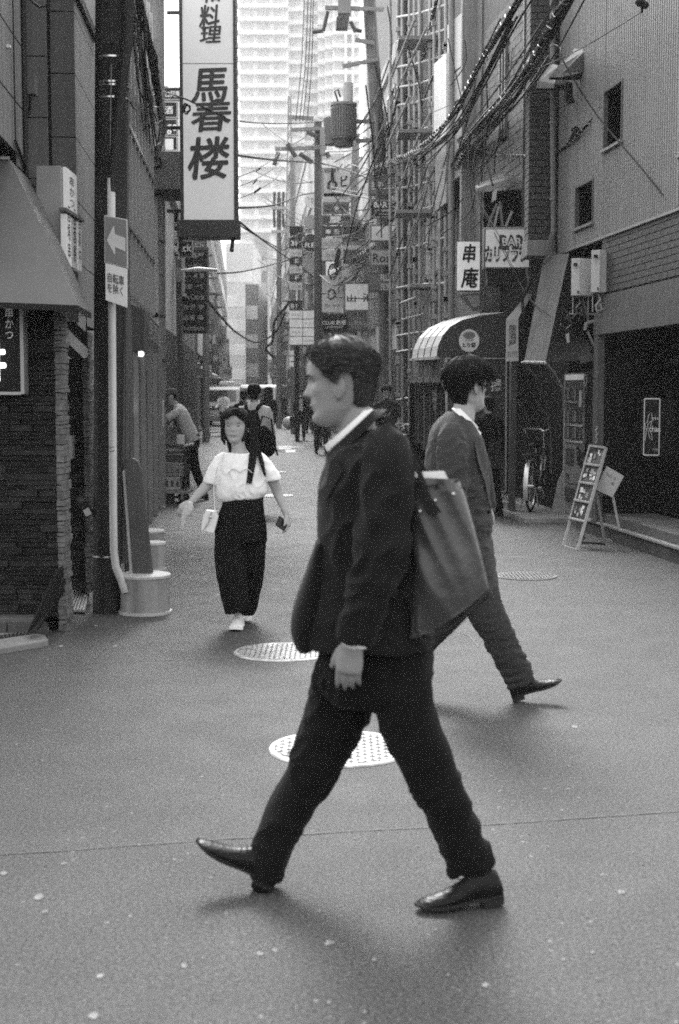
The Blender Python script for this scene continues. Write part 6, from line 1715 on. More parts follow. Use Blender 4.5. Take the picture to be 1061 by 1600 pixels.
q = MB(); q.box(P(459, 0, Yq).x, P(466, 0, Yq).x, Yq + .02, Yq + .15, 0, P(0, 541, Yq).z); q.build('post', M_BLACKM, ls_)
for r in range(3): 
    q = MB(); a = P(452, 555 + r * 9, Yq); b_ = P(459, 548 + r * 9, Yq); q.box(a.x, b_.x, Yq, Yq + .02, a.z, b_.z); q.build('panel', gm('list_white', .72), ls_)
# pole right of the list board, and other signs lining the far lane
rnd = random.Random(77)
ORD = 'first second third fourth fifth sixth seventh eighth ninth tenth eleventh twelfth thirteenth fourteenth fifteenth sixteenth seventeenth eighteenth nineteenth'.split()
ORD += ['twentieth'] + ['twenty-' + w for w in ORD[:8]]
for i in range(54):
    Y = 36 + i * 2.3; side = i % 2
    if side: x = 1.25 - .0655 * (Y - 30) - rnd.uniform(.15, .5)
    else: x = -2.28 - .0655 * Y + rnd.uniform(.15, .5)
    z0 = rnd.uniform(2.4, 4.5); w = rnd.uniform(.4, .8); h = rnd.uniform(.6, 2.6); v = rnd.choice((.04, .5, .6, .15, .65, .03))
    t = thing('shop_sign', 'distant %s %s shop sign, %s along the %s side of the far lane' % ('tall' if h > 1.6 else 'small', 'pale' if v > .3 else 'dark', ORD[i // 2], 'right' if side else 'left'), 'sign', (x, Y, z0), 'distant signs over the far lane')
    q = MB(); q.box(x - w / 2, x + w / 2, Y, Y + .15, z0, z0 + h); q.build('casing', gm('dist_sign_%g' % v, v, rough=.5), t)
    k = max(1, int(h / .4))
    for j in range(k): q = MB(); q.box(x - w / 2 + .05, x + w / 2 - .05, Y - .01, Y, z0 + h * (j + .12) / k, z0 + h * (j + .8) / k); q.build('panel', gm('dist_panel_%d' % (j % 3), (.65, .12, .45)[j % 3], rough=.5), t)
rnd = random.Random(78)
for i in range(14):
    Y = 34 + i * 5.5; side = i % 2
    x = (1.25 - .0655 * (Y - 30) - .35) if side else (-2.28 - .0655 * Y + .3)
    t = pole('utility_pole', '%s distant utility pole on the %s side of the far lane' % (ORD[i // 2], 'right' if side else 'left'), [Vector((x, Y, 0)), Vector((x + rnd.uniform(-.2, .2), Y, 7.5 + rnd.uniform(0, 1.5)))], [.14, .10], M_POLE if i % 3 else gm('pole_dark', .07), ())
    t['group'] = 'distant poles of the far lane'
    if i > 1:
        for z in (6.2, 6.9): q = MB(); q.beam((x - .7, Y - .1, z), (x + .7, Y - .1, z), .07); q.build('crossarm', M_DGREY, t)
        q = MB(); q.tube([(x + .35, Y, 5.0), (x + .35, Y, 5.7)], .2, 10); q.build('transformer', M_MGREY, t, smooth=True)
# far shop awnings and street clutter
rnd = random.Random(5)
for i in range(12):
    Y = 36 + i * 6.5; side = i % 2; xw = (1.25 - .0655 * (Y - 30)) if side else (-2.28 - .0655 * Y); sg_ = -1 if side else 1
    t = thing('far_awning', '%s distant shop awning on the %s side of the far lane' % (ORD[i // 2], 'right' if side else 'left'), 'awning', (xw, Y, 2.4), 'distant awnings of the far lane')
    q = MB(); q.prism([(xw, Y, 2.8), (xw + sg_ * .9, Y, 2.35), (xw + sg_ * .9, Y, 2.2), (xw, Y, 2.3)], (0, 2.5, 0)); q.build('sheet', gm('far_awn_%d' % (i % 3), (.06, .4, .15)[i % 3], rough=.7), t)

# ---- vans and car
M_VAN = gm('van_white', .85, rough=.3, var=.05, spec=.6)
M_WIN = gm('van_glass', .04, rough=.08, var=.4, vs=1, spec=.8)
def van(label, x, Y, w, h, L=3.4, rack=False, yaw=0.0, clear=.22, group='vans parked at the end of the lane'):
    t = thing('van', label, 'van', (x, Y, 0), group)
    R = Matrix.Translation((x, Y, 0)) @ Matrix.Rotation(yaw, 4, 'Z')
    hw = w / 2
    q = MB(R); pr = [(0, clear), (0, .75), (.06, .98), (.42, h * .93), (.62, h), (L - .1, h), (L, h * .9), (L, clear)]
    q.prism([(-hw, y, z) for y, z in pr], (w, 0, 0)); q.build('body', M_VAN, t, bevel=.05)
    q = MB(R); q.prism([(-hw + .10, .085, 1.0), (hw - .10, .085, 1.0), (hw - .17, .405, h * .905), (-hw + .17, .405, h * .905)], (0, -.012, .004)); q.build('windscreen', M_WIN, t)
    for s in (-1, 1):
        q = MB(R); q.prism([(s * (hw + .004), .30, 1.02), (s * (hw + .004), L * .45, 1.02), (s * (hw + .004), L * .45, h * .88), (s * (hw + .004), .62, h * .88)], (s * .006, 0, 0)); q.build('side_window', M_WIN, t)
        q = MB(R); q.box(s * hw - (.22 if s > 0 else 0), s * hw + (0 if s > 0 else .22), -.03, .02, .62, .76); q.build('headlight', M_SASH, t, bevel=.01)
        q = MB(R); q.box(s * (hw + .04), s * (hw + .18), .18, .26, 1.02, 1.24); q.build('wing_mirror', M_BLACKM, t)
        for y in (.55, L - .6):
            q = MB(R); q.cyl((s * hw - .08, y, .27), .27, .16, 20, 'x'); wv = q.build('wheel', M_RUB, t, smooth=True)
            q = MB(R); q.cyl((s * hw - .09, y, .27), .15, .18, 16, 'x'); q.build('rim', M_SASH, wv, smooth=True)
    q = MB(R); q.box(-hw + .15, hw - .15, -.035, -.0, .78, .95); q.build('grille', M_INK, t)
    q = MB(R); q.box(-hw + .02, hw - .02, -.08, .03, clear + .02, .5); q.build('bumper', gm('bumper', .3, rough=.5), t, bevel=.02)
    q = MB(R); q.box(-.17, .17, -.09, -.08, .34, .44); q.build('number_plate', M_LGREY, t)
    for s in (-.3, .25):
        q = MB(R); q.beam((s - .2, .07, .99), (s + .18, .13, 1.12), .015); q.build('wiper', M_INK, t)
    if rack:
        for i in range(4): q = MB(R); q.beam((-hw + .1, .7 + i * .7, h + .07), (hw - .1, .7 + i * .7, h + .07), .03); q.build('rack_bar', M_LGREY, t)
        for s in (-1, 1): q = MB(R); q.beam((s * (hw - .1), .6, h + .08), (s * (hw - .1), L - .3, h + .08), .03); q.build('rack_bar', M_LGREY, t)
        q = MB(R); q.box(-.2, .5, .9, 2.2, h + .1, h + .25); q.build('roof_load', M_WHITE, t, bevel=.05)
    return t
van('small white van with roof rack and load, facing the camera, left one', P(343, 0, 68).x, 68, 1.60, 1.88, rack=True)
van('wide white van parked right of the roof rack van', P(398, 0, 74).x, 74, 1.95, 2.0, L=4.4, yaw=-.12)
# empty steel trolley pushed by the worker
et = thing('trolley', 'empty steel trolley in front of the roof rack van', 'trolley', (P(334, 0, 51.8).x, 51.8, 0))
xx = P(334, 0, 51.8).x
q = MB(); q.tube([(xx - .3, 51.9, .15), (xx - .3, 51.9, 1.05), (xx + .3, 51.9, 1.05), (xx + .3, 51.9, .15)], .018, 6); q.build('handle_frame', M_TUBE, et)
for z in (.35, .55, .8): q = MB(); q.beam((xx - .3, 51.9, z), (xx + .3, 51.9, z), .025); q.build('rail', M_TUBE, et)
q = MB(); q.box(xx - .33, xx + .33, 51.2, 52.0, .15, .19); q.build('deck', M_MGREY, et)
for s in (-.27, .27):
    for y in (51.3, 51.9): q = MB(); q.cyl((xx + s - .02, y, .07), .07, .04, 12, 'x'); q.build('wheel', M_RUB, et)
tpn = thing('tarpaulin_stall', 'small grey tarpaulin covered stall at the far right of the lane', 'stall', (P(458, 0, 80).x, 80, 0))
q = MB(); c0 = P(458, 0, 80).x; q.prism([(c0 - .6, 79, 0), (c0 + .9, 79, 0), (c0 + .9, 79, 1.5), (c0 - .4, 79, 1.2)], (0, 1.5, 0)); q.build('cover', WALLM[5], tpn)
wb_ = MB(); p = P(452, 652, 62); wb_.ball((p.x, p.y, .28), (.3, .3, .28), 12, 8); o = wb_.build('rubbish_bag', M_WHITE, None, smooth=True); tag(o, 'white rubbish bag lying beside the briefcase man', 'bag')

# ---- leaning pole with transformer and crossarms
lp_ = pole('utility_pole', 'tall leaning pole carrying the transformer, right of centre', [P(604, 700, 32), P(603, 520, 32), P(598, 330, 32), P(592, 230, 32), P(585, 120, 32), P(578, 20, 32), P(570, -120, 32)], [.16, .155, .15, .148, .145, .14, .14, .13], gm('pole_bark', .13, rough=.85, var=.3, bump=.5, bs=15, streak=.4), [(5.5, .17), (7.2, .165)])
for x0, y0, x1, y1 in ((508, 12, 600, 15), (535, 104, 590, 93), (555, 62, 585, 68), (555, 190, 596, 189), (556, 220, 596, 219)):
    q = MB(); q.beam(P(x0, y0, 31.8), P(x1, y1, 31.8), .08); q.build('crossarm', M_MGREY, lp_)
q = MB(); q.tube([P(588, 180, 31.7), P(590, 233, 31.7)], .05, 8); q.build('conduit', M_MGREY, lp_)
q = MB(); q.box(P(528, 0, 31.7).x, P(548, 0, 31.7).x, 31.5, 31.8, P(0, 24, 31.7).z, P(0, 3, 31.7).z); q.build('switch_box', M_MGREY, lp_)
q = MB(); q.prism([P(526, 26, 31.6), P(546, 26, 31.6), P(543, 44, 31.6), P(525, 44, 31.6)], (0, .25, 0)); q.build('switch_base', M_DGREY, lp_)
for x0, y0, x1, y1 in ((512, 18, 505, 48), (505, 48, 488, 50), (548, 34, 556, 50), (552, 46, 566, 49)):
    q = MB(); q.tube([P(x0, y0, 31.7), P(x1, y1, 31.7)], .045, 6); q.build('insulator', M_DGREY, lp_)
trf = thing('transformer', 'ribbed grey cylindrical transformer hung on the leaning pole', 'transformer', P(533, 235, 31.6))
cA = P(537, 218, 31.6); rr = 18.5 * mpp(31.6); hT = 50 * mpp(31.6)
q = MB(); q.tube([cA, cA + Vector((0, 0, hT))], rr, 28); q.build('tank', gm('transformer_grey', .11, rough=.5, var=.15), trf, smooth=True)
q = MB()
for i in range(30):
    a_ = 2 * pi * i / 30; d_ = Vector((cos(a_), sin(a_), 0)); q.beam(cA + d_ * (rr + .012) + Vector((0, 0, .04)), cA + d_ * (rr + .012) + Vector((0, 0, hT - .06)), .03, .022, d_)
o = q.build('cooling_fins', gm('transformer_fin', .13, rough=.5), trf)
q = MB(); q.tube([cA + Vector((0, 0, hT)), cA + Vector((0, 0, hT + .05))], rr + .03, 28); q.build('lid', M_MGREY, trf, smooth=True)
q = MB(); q.tube([P(537, 219, 31.6), P(537, 229, 31.6)], [rr * .8, rr * .75], 24); q.build('bottom', M_DGREY, trf, smooth=True)
q = MB(); q.tube([P(521, 226, 31.9), P(519, 185, 31.9)], rr * .75, 18); q.build('second_tank', gm('transformer_grey', .11), trf, smooth=True)
for x in (529, 543):
    q = MB(); q.tube([P(x, 168, 31.5), P(x - 2, 155, 31.5), P(x - 6, 143, 31.5), P(x - 1, 140, 31.5), P(x + 3, 152, 31.5)], .02, 6); q.build('lead', M_BLACKM, trf, smooth=True)
q = MB(); q.tube([P(544, 130, 31.5), P(544, 165, 31.5)], .11, 10); q.build('bushing', M_LGREY, trf)
# middle pole with crossarms and insulators
mp_ = pole('utility_pole', 'dark slim pole in mid lane hung with insulators and cable coils', [P(497, 700, 42), P(497, 190, 42)], [.13, .11], gm('pole_dark', .07), ())
for x0, y0, x1, y1 in ((430, 233, 510, 231), (455, 203, 500, 201), (450, 183, 490, 185)):
    q = MB(); q.beam(P(x0, y0, 41.8), P(x1, y1, 41.8), .10); q.build('crossarm', M_MGREY, mp_)
for x0, y0, x1, y1 in ((435, 238, 428, 258), (449, 225, 462, 245), (468, 240, 488, 254), (510, 238, 514, 246), (480, 205, 497, 215)):
    q = MB(); q.tube([P(x0, y0, 41.7), P(x1, y1, 41.7)], .07, 6); q.build('insulator', M_DGREY, mp_)
q = MB(); a = P(500, 242, 41.7); c_ = P(508, 200, 41.7); q.box(a.x, c_.x, 41.6, 41.9, a.z, c_.z); q.build('box', M_MGREY, mp_)
p3 = pole('utility_pole', 'pale thin pole left of the dark slim pole', [P(459, 700, 55), P(457, 250, 55)], [.12, .10], M_POLE, ())
p4 = pole('utility_pole', 'pale pole in the haze hung with three long insulators', [P(436, 700, 64), P(436, 310, 64)], [.13, .10], M_POLE, ())
for i, x in enumerate((429, 436, 443)):
    q = MB(); q.tube([P(x, 300, 63.8), P(x - 1, 330, 63.8), P(x, 355, 63.8)], .06, 6); q.build('insulator', M_DGREY, p4)
for y in (325, 362):
    q = MB(); q.beam(P(424, y, 63.8), P(449, y, 63.8), .12); q.build('crossarm', M_LGREY, p4)
lat = thing('lattice_mast', 'thin lattice mast with crossarms in the haze', 'mast', P(452, 420, 90))
for k in range(2):
    q = MB(); q.beam(P(446 + k * 12, 420, 90), P(451 + k * 3, 150, 90), .09); q.build('leg', M_MGREY, lat)
for k in range(12):
    y = 400 - k * 20; t_ = k / 13; xl = 446 + 5 * t_; xr = 458 - 4 * t_
    q = MB(); q.beam(P(xl, y, 90), P(xr, y - 18, 90), .06); q.build('brace', M_MGREY, lat)
# two wrapped concrete poles in front of the scaffolding
pole('utility_pole', 'grey concrete pole at the left of the scaffolding', [P(633, 700, 29), P(633, 300, 29), P(630, -60, 29)], [.13, .12, .11], gm('pole_bark2', .10, rough=.85, var=.3, streak=.4, bump=.4, bs=12), [(3.4, .19), (5.5, .17)])
pole('utility_pole', 'grey concrete pole in the middle of the scaffolding', [P(664, 700, 27.3), P(663, 300, 27.3), P(667, -60, 27.3)], [.12, .11, .13], gm('pole_bark2', .15), [(3.8, .18), (5.0, .2)])
pole('utility_pole', 'slim grey pole on the wall behind the hanging kushian sign', [P(706, 700, 23), P(706, -60, 23)], [.05, .05], M_MGREY, ())
q = MB(); q.box(P(722, 0, 22.4).x, P(752, 0, 22.4).x, 22.3, 22.6, 3.3, 8); o = q.build('wall_pier', gm('pier_grey', .22, rough=.7, var=.15, streak=.3), None); tag(o, 'pale wall pier above the kushian sign', 'pier')
# ---- scaffolding
scf = thing('scaffolding', 'steel tube scaffolding with ladder and braces against the grey building, right', 'scaffolding', P(660, 680, 26))
M_SC = gm('scaffold_tube', .36, rough=.45, metal=.2, var=.25, vs=5)
for x, Y in ((622, 28.6), (640, 27.4), (648, 27.0), (672, 25.6), (678, 25.2), (696, 24.2), (610, 29.2), (629, 28.2), (656, 26.4), (687, 24.8), (704, 23.8)):
    q = MB(); q.tube([P(x, 690 - (Y - 22) * 3, Y), P(x + (x - 640) * .02, -40, Y)], .032, 8); q.build('standard', M_SC, scf, smooth=True)
for y in (22, 60, 100, 132, 160, 205, 240, 290, 330, 385, 445, 520, 545, 620):
    q = MB(); q.tube([P(620, y + 5, 28.6), P(650, y, 26.9), P(700, y - 3 + (y < 400) * -12, 24.2)], .022, 6); q.build('ledger', M_SC, scf)
for (x0, y0, x1, y1) in ((676, 120, 720, 35), (672, 108, 712, 30), (640, 390, 668, 290), (622, 300, 655, 210), (630, 120, 668, 40), (640, 590, 700, 575), (626, 635, 650, 560), (612, 120, 648, 30), (648, 330, 700, 215), (618, 440, 650, 345), (655, 210, 702, 120), (604, 230, 640, 150), (650, 500, 702, 400)):
    q = MB(); q.tube([P(x0, y0, 26), P(x1, y1, 24.5)], .022, 6); q.build('brace', M_SC, scf)
for a_, c_ in (((626, 474), (662, 460)), ((628, 500), (664, 490))):
    q = MB(); q.tube([P(*a_, 26.5), P(*c_, 25.5)], .02, 6); q.build('ladder_rail', M_SC, scf)
for i in range(6):
    t_ = (i + .3) / 6; q = MB(); q.tube([P(626 + 36 * t_, 474 - 14 * t_, 26.5 - t_), P(628 + 36 * t_, 500 - 10 * t_, 26.5 - t_)], .013, 6); q.build('ladder_rung', M_SC, scf)
rnd = random.Random(41)
for i in range(110):
    x, Y = rnd.choice(((622, 28.6), (640, 27.4), (648, 27.0), (672, 25.6), (678, 25.2), (696, 24.2))); y = rnd.uniform(20, 640)
    q = MB(); p = P(x + (x - 640) * .01, y, Y - .03); q.box(p.x - .045, p.x + .045, Y - .07, Y + .03, p.z - .04, p.z + .04, Matrix.Identity(4)); q.build('clamp', M_SC, scf)
for i, (x0, y0, x1, y1) in enumerate(((622, 60, 702, 66), (622, 205, 672, 210), (618, 330, 700, 335), (640, 445, 702, 450))):
    q = MB(); a = P(x0, y1, 25.6); c_ = P(x1, y0, 25.6); q.box(a.x, c_.x, 25.4, 26.2, a.z, c_.z); q.build('deck_board', M_MGREY, scf)
# bright clad panels on the grey building behind the scaffold
cb2 = thing('clad_wall_panels', 'bright sunlit wall panels behind the scaffolding, upper right', 'wall panels', P(690, 200, 24.6))
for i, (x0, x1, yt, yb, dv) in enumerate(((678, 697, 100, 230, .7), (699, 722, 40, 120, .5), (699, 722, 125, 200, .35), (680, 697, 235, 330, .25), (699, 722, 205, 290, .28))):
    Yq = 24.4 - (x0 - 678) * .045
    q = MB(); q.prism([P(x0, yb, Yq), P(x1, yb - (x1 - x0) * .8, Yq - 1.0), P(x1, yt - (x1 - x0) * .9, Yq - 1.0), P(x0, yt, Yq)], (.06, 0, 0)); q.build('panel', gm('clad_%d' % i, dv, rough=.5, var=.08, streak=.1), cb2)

# ------------------------------------------------------------------ cables
M_CAB = gm('cable_black', .015, rough=.75, var=.3, spec=.2)
M_CABG = gm('cable_grey', .10, rough=.6, var=.3)
M_CABW = gm('cable_wrap_pale', .30, rough=.4, var=.3)
M_CABB = gm('binding_pale', .45, rough=.3, metal=.5, var=.7, vs=9)
def cat(pts, k=8):
    out = []; m = len(pts)
    for i in range(m - 1):
        A, B, C, D = (Vector(pts[max(i - 1, 0)]), Vector(pts[i]), Vector(pts[i + 1]), Vector(pts[min(i + 2, m - 1)]))
        for j in range(k):
            t = j / k; out.append(.5 * ((2 * B) + (C - A) * t + (2 * A - 5 * B + 4 * C - D) * t * t + (3 * B - A - 3 * C + D) * t ** 3))
    out.append(Vector(pts[-1])); return out
def bundle(label, pts, r=.05, strands=4, wrap=True, seed=0, turns=6.0, k=10):
    """twisted bundle of cables with pale binding wire"""
    rnd = random.Random(seed)
    path = cat([P(*p) for p in pts], k)
    t = thing('cable_bundle', label, 'cables', path[-1], 'twisted cable bundles on the right')
    L = [0]
    for a, b in zip(path, path[1:]): L.append(L[-1] + (b - a).length)
    def off(i, ang, rad):
        tg = (path[min(i + 1, len(path) - 1)] - path[max(i - 1, 0)]).normalized(); u = tg.cross(ZU).normalized(); w = tg.cross(u)
        return path[i] + (u * cos(ang) + w * sin(ang)) * rad
    for s in range(strands):
        q = MB(); j = rnd.uniform(.5, 1.2)
        q.tube([off(i, s * 2 * pi / strands + L[i] * turns * j * .35 + .8 * noise.noise(Vector((L[i] * 1.5, s, seed))), r * (.75 + .6 * noise.noise(Vector((L[i] * .9, s * 7, seed))))) for i in range(len(path))], r * rnd.uniform(.28, .5), 6)
        q.build('strand', (M_CAB, M_CAB, M_CABG)[s % 3], t, smooth=True, fix=False)
    if wrap:
        # dense resampling for the spiral binding
        q = MB(); N = int(L[-1] / (r * 1.5)); cur = []; i = 0
        for n_ in range(N + 1):
            d = L[-1] * n_ / N
            while i < len(L) - 2 and L[i + 1] < d: i += 1
            f = (d - L[i]) / max(1e-6, L[i + 1] - L[i]); p = path[i].lerp(path[i + 1], min(1, f)); tg = (path[i + 1] - path[i]).normalized(); u = tg.cross(ZU).normalized(); w = tg.cross(u)
            a = n_ * 1.15; cur.append(p + (u * cos(a) + w * sin(a)) * r * 1.2)
        q.tube(cur, r * .13, 5); q.build('binding_wire', M_CABB, t, smooth=True, fix=False)
    return t
bundle('thick bound cable bundle crossing from top right down to the pole insulators', [(850, -60, 13.5), (795, 25, 15), (745, 110, 17.5), (706, 180, 20), (650, 235, 24), (620, 330, 27)][:5] + [(598, 240, 31)][:0] + [(585, 262, 31)], .034, 5, seed=1)
bundle('lower bound cable bundle running from top right to mid left behind the signs', [(905, -30, 13), (870, 25, 14), (840, 85, 15.5), (790, 150, 18), (750, 200, 20.5), (728, 222, 22), (705, 280, 24.5), (668, 335, 27.5), (625, 355, 31), (585, 385, 35), (545, 410, 39), (520, 430, 41)], .046, 8, seed=2)
bundle('slack cable bundle sagging below the lower bundle', [(735, 215, 21), (712, 268, 23), (690, 320, 25), (665, 345, 27), (645, 352, 28.5), (620, 352, 30)], .025, 3, seed=3)
bundle('cable bundle rising steeply by the scaffolding at the top', [(688, -30, 24), (668, 60, 26), (655, 100, 27.5), (640, 140, 28.5), (612, 185, 30), (592, 250, 31.8)], .03, 4, seed=4)
bundle('horizontal drop cable bundle looping to the corrugated wall window', [(728, 225, 22), (760, 236, 21), (800, 243, 19), (860, 240, 17.6), (893, 220, 16.6), (915, 198, 16), (933, 178, 15.9)], .018, 3, seed=5)
bundle('left cable bundle hanging down beside the concrete pole', [(208, -30, 14), (225, 40, 15.5), (240, 100, 17), (248, 160, 18.5), (252, 200, 19), (246, 235, 19.2), (242, 260, 19.2)], .045, 6, seed=6)
bundle('second left cable bundle between column and concrete pole', [(204, 0, 12), (216, 60, 14), (226, 130, 16), (232, 170, 18), (236, 230, 19.2), (243, 290, 19.2)], .025, 4, seed=7)
def wire(label, pts, r=.008, mat=None, group=None, name='overhead_wire', k=8):
    q = MB(); q.tube(cat([P(*p) for p in pts], k), r, 5)
    o = q.build(name, mat or M_CAB, None, smooth=True, fix=False)
    # origin at its own lower end
    return tag(o, label, 'wire', group)
wire('thin wire sloping from the vent hood down the corrugated wall', [(866, 70, 16), (876, 76, 15.8), (880, 95, 15.6), (930, 176, 15), (1000, 260, 14), (1061, 335, 13.2), (1100, 380, 12.8)], .009)
wire('thin straight wire from the insulator on the corrugated wall to the left', [(1000, 20, 13), (960, 45, 13.8), (880, 90, 15), (760, 140, 19), (620, 200, 27), (590, 215, 31), (530, 235, 36)], .006)
wire('wire rising from the leaning pole to the top right', [(598, 218, 31), (680, 165, 27), (760, 120, 22), (830, 80, 18)], .010)
wire('pair of dark wires above the lower bundle', [(620, 300, 29), (660, 285, 27), (700, 240, 24), (790, 120, 18), (850, 30, 15)], .012)
wire('dark cable sagging from the left pole across the banner', [(243, 140, 19), (290, 155, 17.5), (340, 178, 17.6), (380, 190, 20), (440, 193, 27), (500, 190, 33), (530, 180, 36)], .010)
wire('second cable from the left pole behind the banner', [(200, 150, 11), (215, 170, 14), (240, 140, 18), (262, 135, 20)], .010)
wire('dark wire crossing the haze below the tower', [(372, 243, 24), (430, 250, 32), (497, 255, 40), (530, 262, 38), (580, 280, 33)], .022)
wire('dark wire sagging below the banner to the list board', [(370, 325, 24), (430, 320, 34), (470, 305, 44), (500, 300, 46)], .022)
wire('slack wire from the banner foot to the lower signs', [(372, 345, 22), (410, 375, 30), (452, 405, 44), (500, 440, 48)], .018)
wire('second slack wire from the banner foot', [(372, 350, 22), (400, 368, 28), (440, 390, 44)], .012)
wire('long sagging dark cable in front of the far lane', [(325, 470, 27), (345, 495, 32), (370, 520, 40), (400, 535, 50), (430, 520, 46), (445, 490, 44)], .030)
wire('cable running from directory board to the list board', [(340, 427, 30), (380, 424, 36), (430, 412, 44), (480, 395, 46), (540, 360, 40)], .022)
wire('thick curled cable hanging beside the list board', [(452, 470, 44), (446, 480, 44), (430, 500, 44), (428, 520, 44), (425, 535, 44), (415, 545, 44), (430, 560, 44)], .045)
wire('cable curling above the 山池 sign', [(500, 430, 40), (520, 445, 39), (545, 440, 38), (560, 425, 37), (575, 400, 36)], .020, M_CABG)
wire('wire from middle pole to the BAR SL sign', [(497, 258, 42), (520, 300, 40), (540, 330, 38), (570, 345, 34), (600, 330, 32), (640, 300, 29)], .018)
wire('wire hugging the brick wall above the bar sign', [(760, 130, 19.6), (762, 190, 19.5), (758, 240, 19.5), (770, 290, 19)], .014)
wire('wires crossing the bar sign to the slanted awning', [(756, 330, 18.8), (790, 400, 17.8), (810, 440, 17.5), (836, 475, 16.9), (868, 500, 16.4)], .005)
wire('second wire crossing the bar sign', [(740, 300, 20), (775, 360, 18.2), (800, 415, 17.9), (830, 470, 17.2), (878, 515, 16.2)], .004)
wire('dark thick cord beside the small sign awning', [(823, 420, 17.2), (826, 445, 17.0), (817, 465, 17.0), (818, 495, 17.0)], .020)
wire('drooping pale cable loop near the scaffold pole', [(598, 250, 30), (604, 262, 30), (612, 258, 30), (616, 245, 30)], .012, M_CABW)
wire('pale cable loop by the middle pole', [(640, 215, 26), (650, 240, 26), (668, 240, 25), (690, 220, 24)], .012, M_CABW)
wire('thin earth wire down the right of the scaffold', [(700, 60, 22), (730, 200, 21.5), (742, 300, 21.0)], .008)
rnd = random.Random(91)
for i in range(22):
    x0 = rnd.uniform(395, 460); x1 = rnd.uniform(470, 620); y0 = rnd.uniform(180, 470); y1 = y0 + rnd.uniform(-60, 40); Y0_ = rnd.uniform(50, 90); Y1_ = rnd.uniform(34, 46)
    sag = rnd.uniform(10, 35)
    wire('thin overhead wire in the tangle above the far lane', [(x0, y0, Y0_), ((x0 * 2 + x1) / 3, (y0 * 2 + y1) / 3 + sag, (Y0_ * 2 + Y1_) / 3), ((x0 + x1 * 2) / 3, (y0 + y1 * 2) / 3 + sag, (Y0_ + Y1_ * 2) / 3), (x1, y1, Y1_)], .017, group='thin wires above the far lane', k=5)
for i in range(16):
    x0 = rnd.uniform(560, 700); y0 = rnd.uniform(0, 300); x1 = x0 + rnd.uniform(-70, 40); y1 = y0 + rnd.uniform(60, 180)
    wire('thin overhead wire crossing the scaffolding', [(x0, y0, 25), ((x0 + x1) / 2 + rnd.uniform(-8, 8), (y0 + y1) / 2 + rnd.uniform(0, 15), 27), (x1, y1, 29)], .014, M_CAB if i % 3 else M_CABG, group='thin wires at the scaffolding', k=5)
for i in range(10):
    x0 = rnd.uniform(200, 225); x1 = rnd.uniform(225, 250)
    wire('thin cable between the two left poles', [(x0, rnd.uniform(-30, 60), 12), ((x0 + x1) / 2 + rnd.uniform(-12, 6), rnd.uniform(100, 180), 15), (x1, rnd.uniform(180, 280), 19.1)], .009, M_CAB if i % 2 else M_CABG, group='thin cables between the left poles', k=5)
for y0 in (278, 293, 312):
    wire('dark wire with a strain insulator below the banner', [(368, y0, 26), (398, y0 - 12, 30), (430, y0 - 32, 36), (440, y0 - 48, 41)], .010, group='wires with strain insulators')
# cables running up out of the picture from the mid pole
for i, (xa_, xb2) in enumerate(((462, 476), (468, 482), (473, 487), (480, 490))):
    wire('pale wire rising steeply above the mid lane', [(xa_, 190, 42), ((xa_ + xb2) / 2 + 2, 100, 39), (xb2, -20, 36)], .014, M_CABG, group='steep pale wires above the mid lane', k=4)
# the loose tangle: wires fanning out beside the two bundles and dropping between the walls
rnd = random.Random(17)
B1 = [(850, -60, 13.5), (795, 25, 15), (745, 110, 17.5), (706, 180, 20), (650, 235, 24), (585, 262, 31)]
B2 = [(905, -30, 13), (840, 85, 15.5), (790, 150, 18), (728, 222, 22), (668, 335, 27.5), (585, 385, 35), (520, 430, 41)]
for i in range(34):
    B = B1 if i % 3 == 0 else B2; a = rnd.randint(0, len(B) - 3); c = rnd.randint(a + 2, len(B) - 1); ox = rnd.uniform(-26, 26); oy = rnd.uniform(-20, 34); pts = []
    for k, (x, y, Y) in enumerate(B[a:c + 1]): f = (k + .4) / (c - a + 1); pts.append((x + ox * (1 - f) + rnd.uniform(-5, 5), y + oy * f + rnd.uniform(-4, 4) + 14 * sin(pi * f), Y + rnd.uniform(-.4, .4)))
    wire('loose wire in the tangle beside the bound bundles', pts, rnd.choice((.009, .012, .017)), (M_CAB, M_CAB, M_CABG)[i % 3], 'loose wires beside the bundles', k=6)
for i in range(26):
    x0 = rnd.uniform(690, 860); y0 = rnd.uniform(60, 330); x1 = x0 + rnd.uniform(-60, 30); y1 = y0 + rnd.uniform(40, 160); Y = 21.5 - (x0 - 700) * .022
    wire('drop wire hanging in front of the brick wall', [(x0, y0, Y), (x0 + (x1 - x0) * .3 + rnd.uniform(-9, 9), (y0 + y1) / 2, Y), (x1, y1, Y + .3)], .009, (M_CAB, M_CABG)[i % 2], 'drop wires before the brick wall', k=6)
for i in range(30):
    x0 = rnd.uniform(500, 575); x1 = rnd.uniform(590, 700); y0 = rnd.uniform(200, 470); y1 = y0 + rnd.uniform(-150, -20); s_ = rnd.uniform(8, 35)
    wire('sagging wire between the mid pole and the scaffolding', [(x0, y0, 39), ((x0 + x1) / 2, (y0 + y1) / 2 + s_, 33), (x1, y1, 26.5)], rnd.choice((.013, .018)), (M_CAB, M_CABG)[i % 2], 'wires from mid pole to scaffolding', k=7)
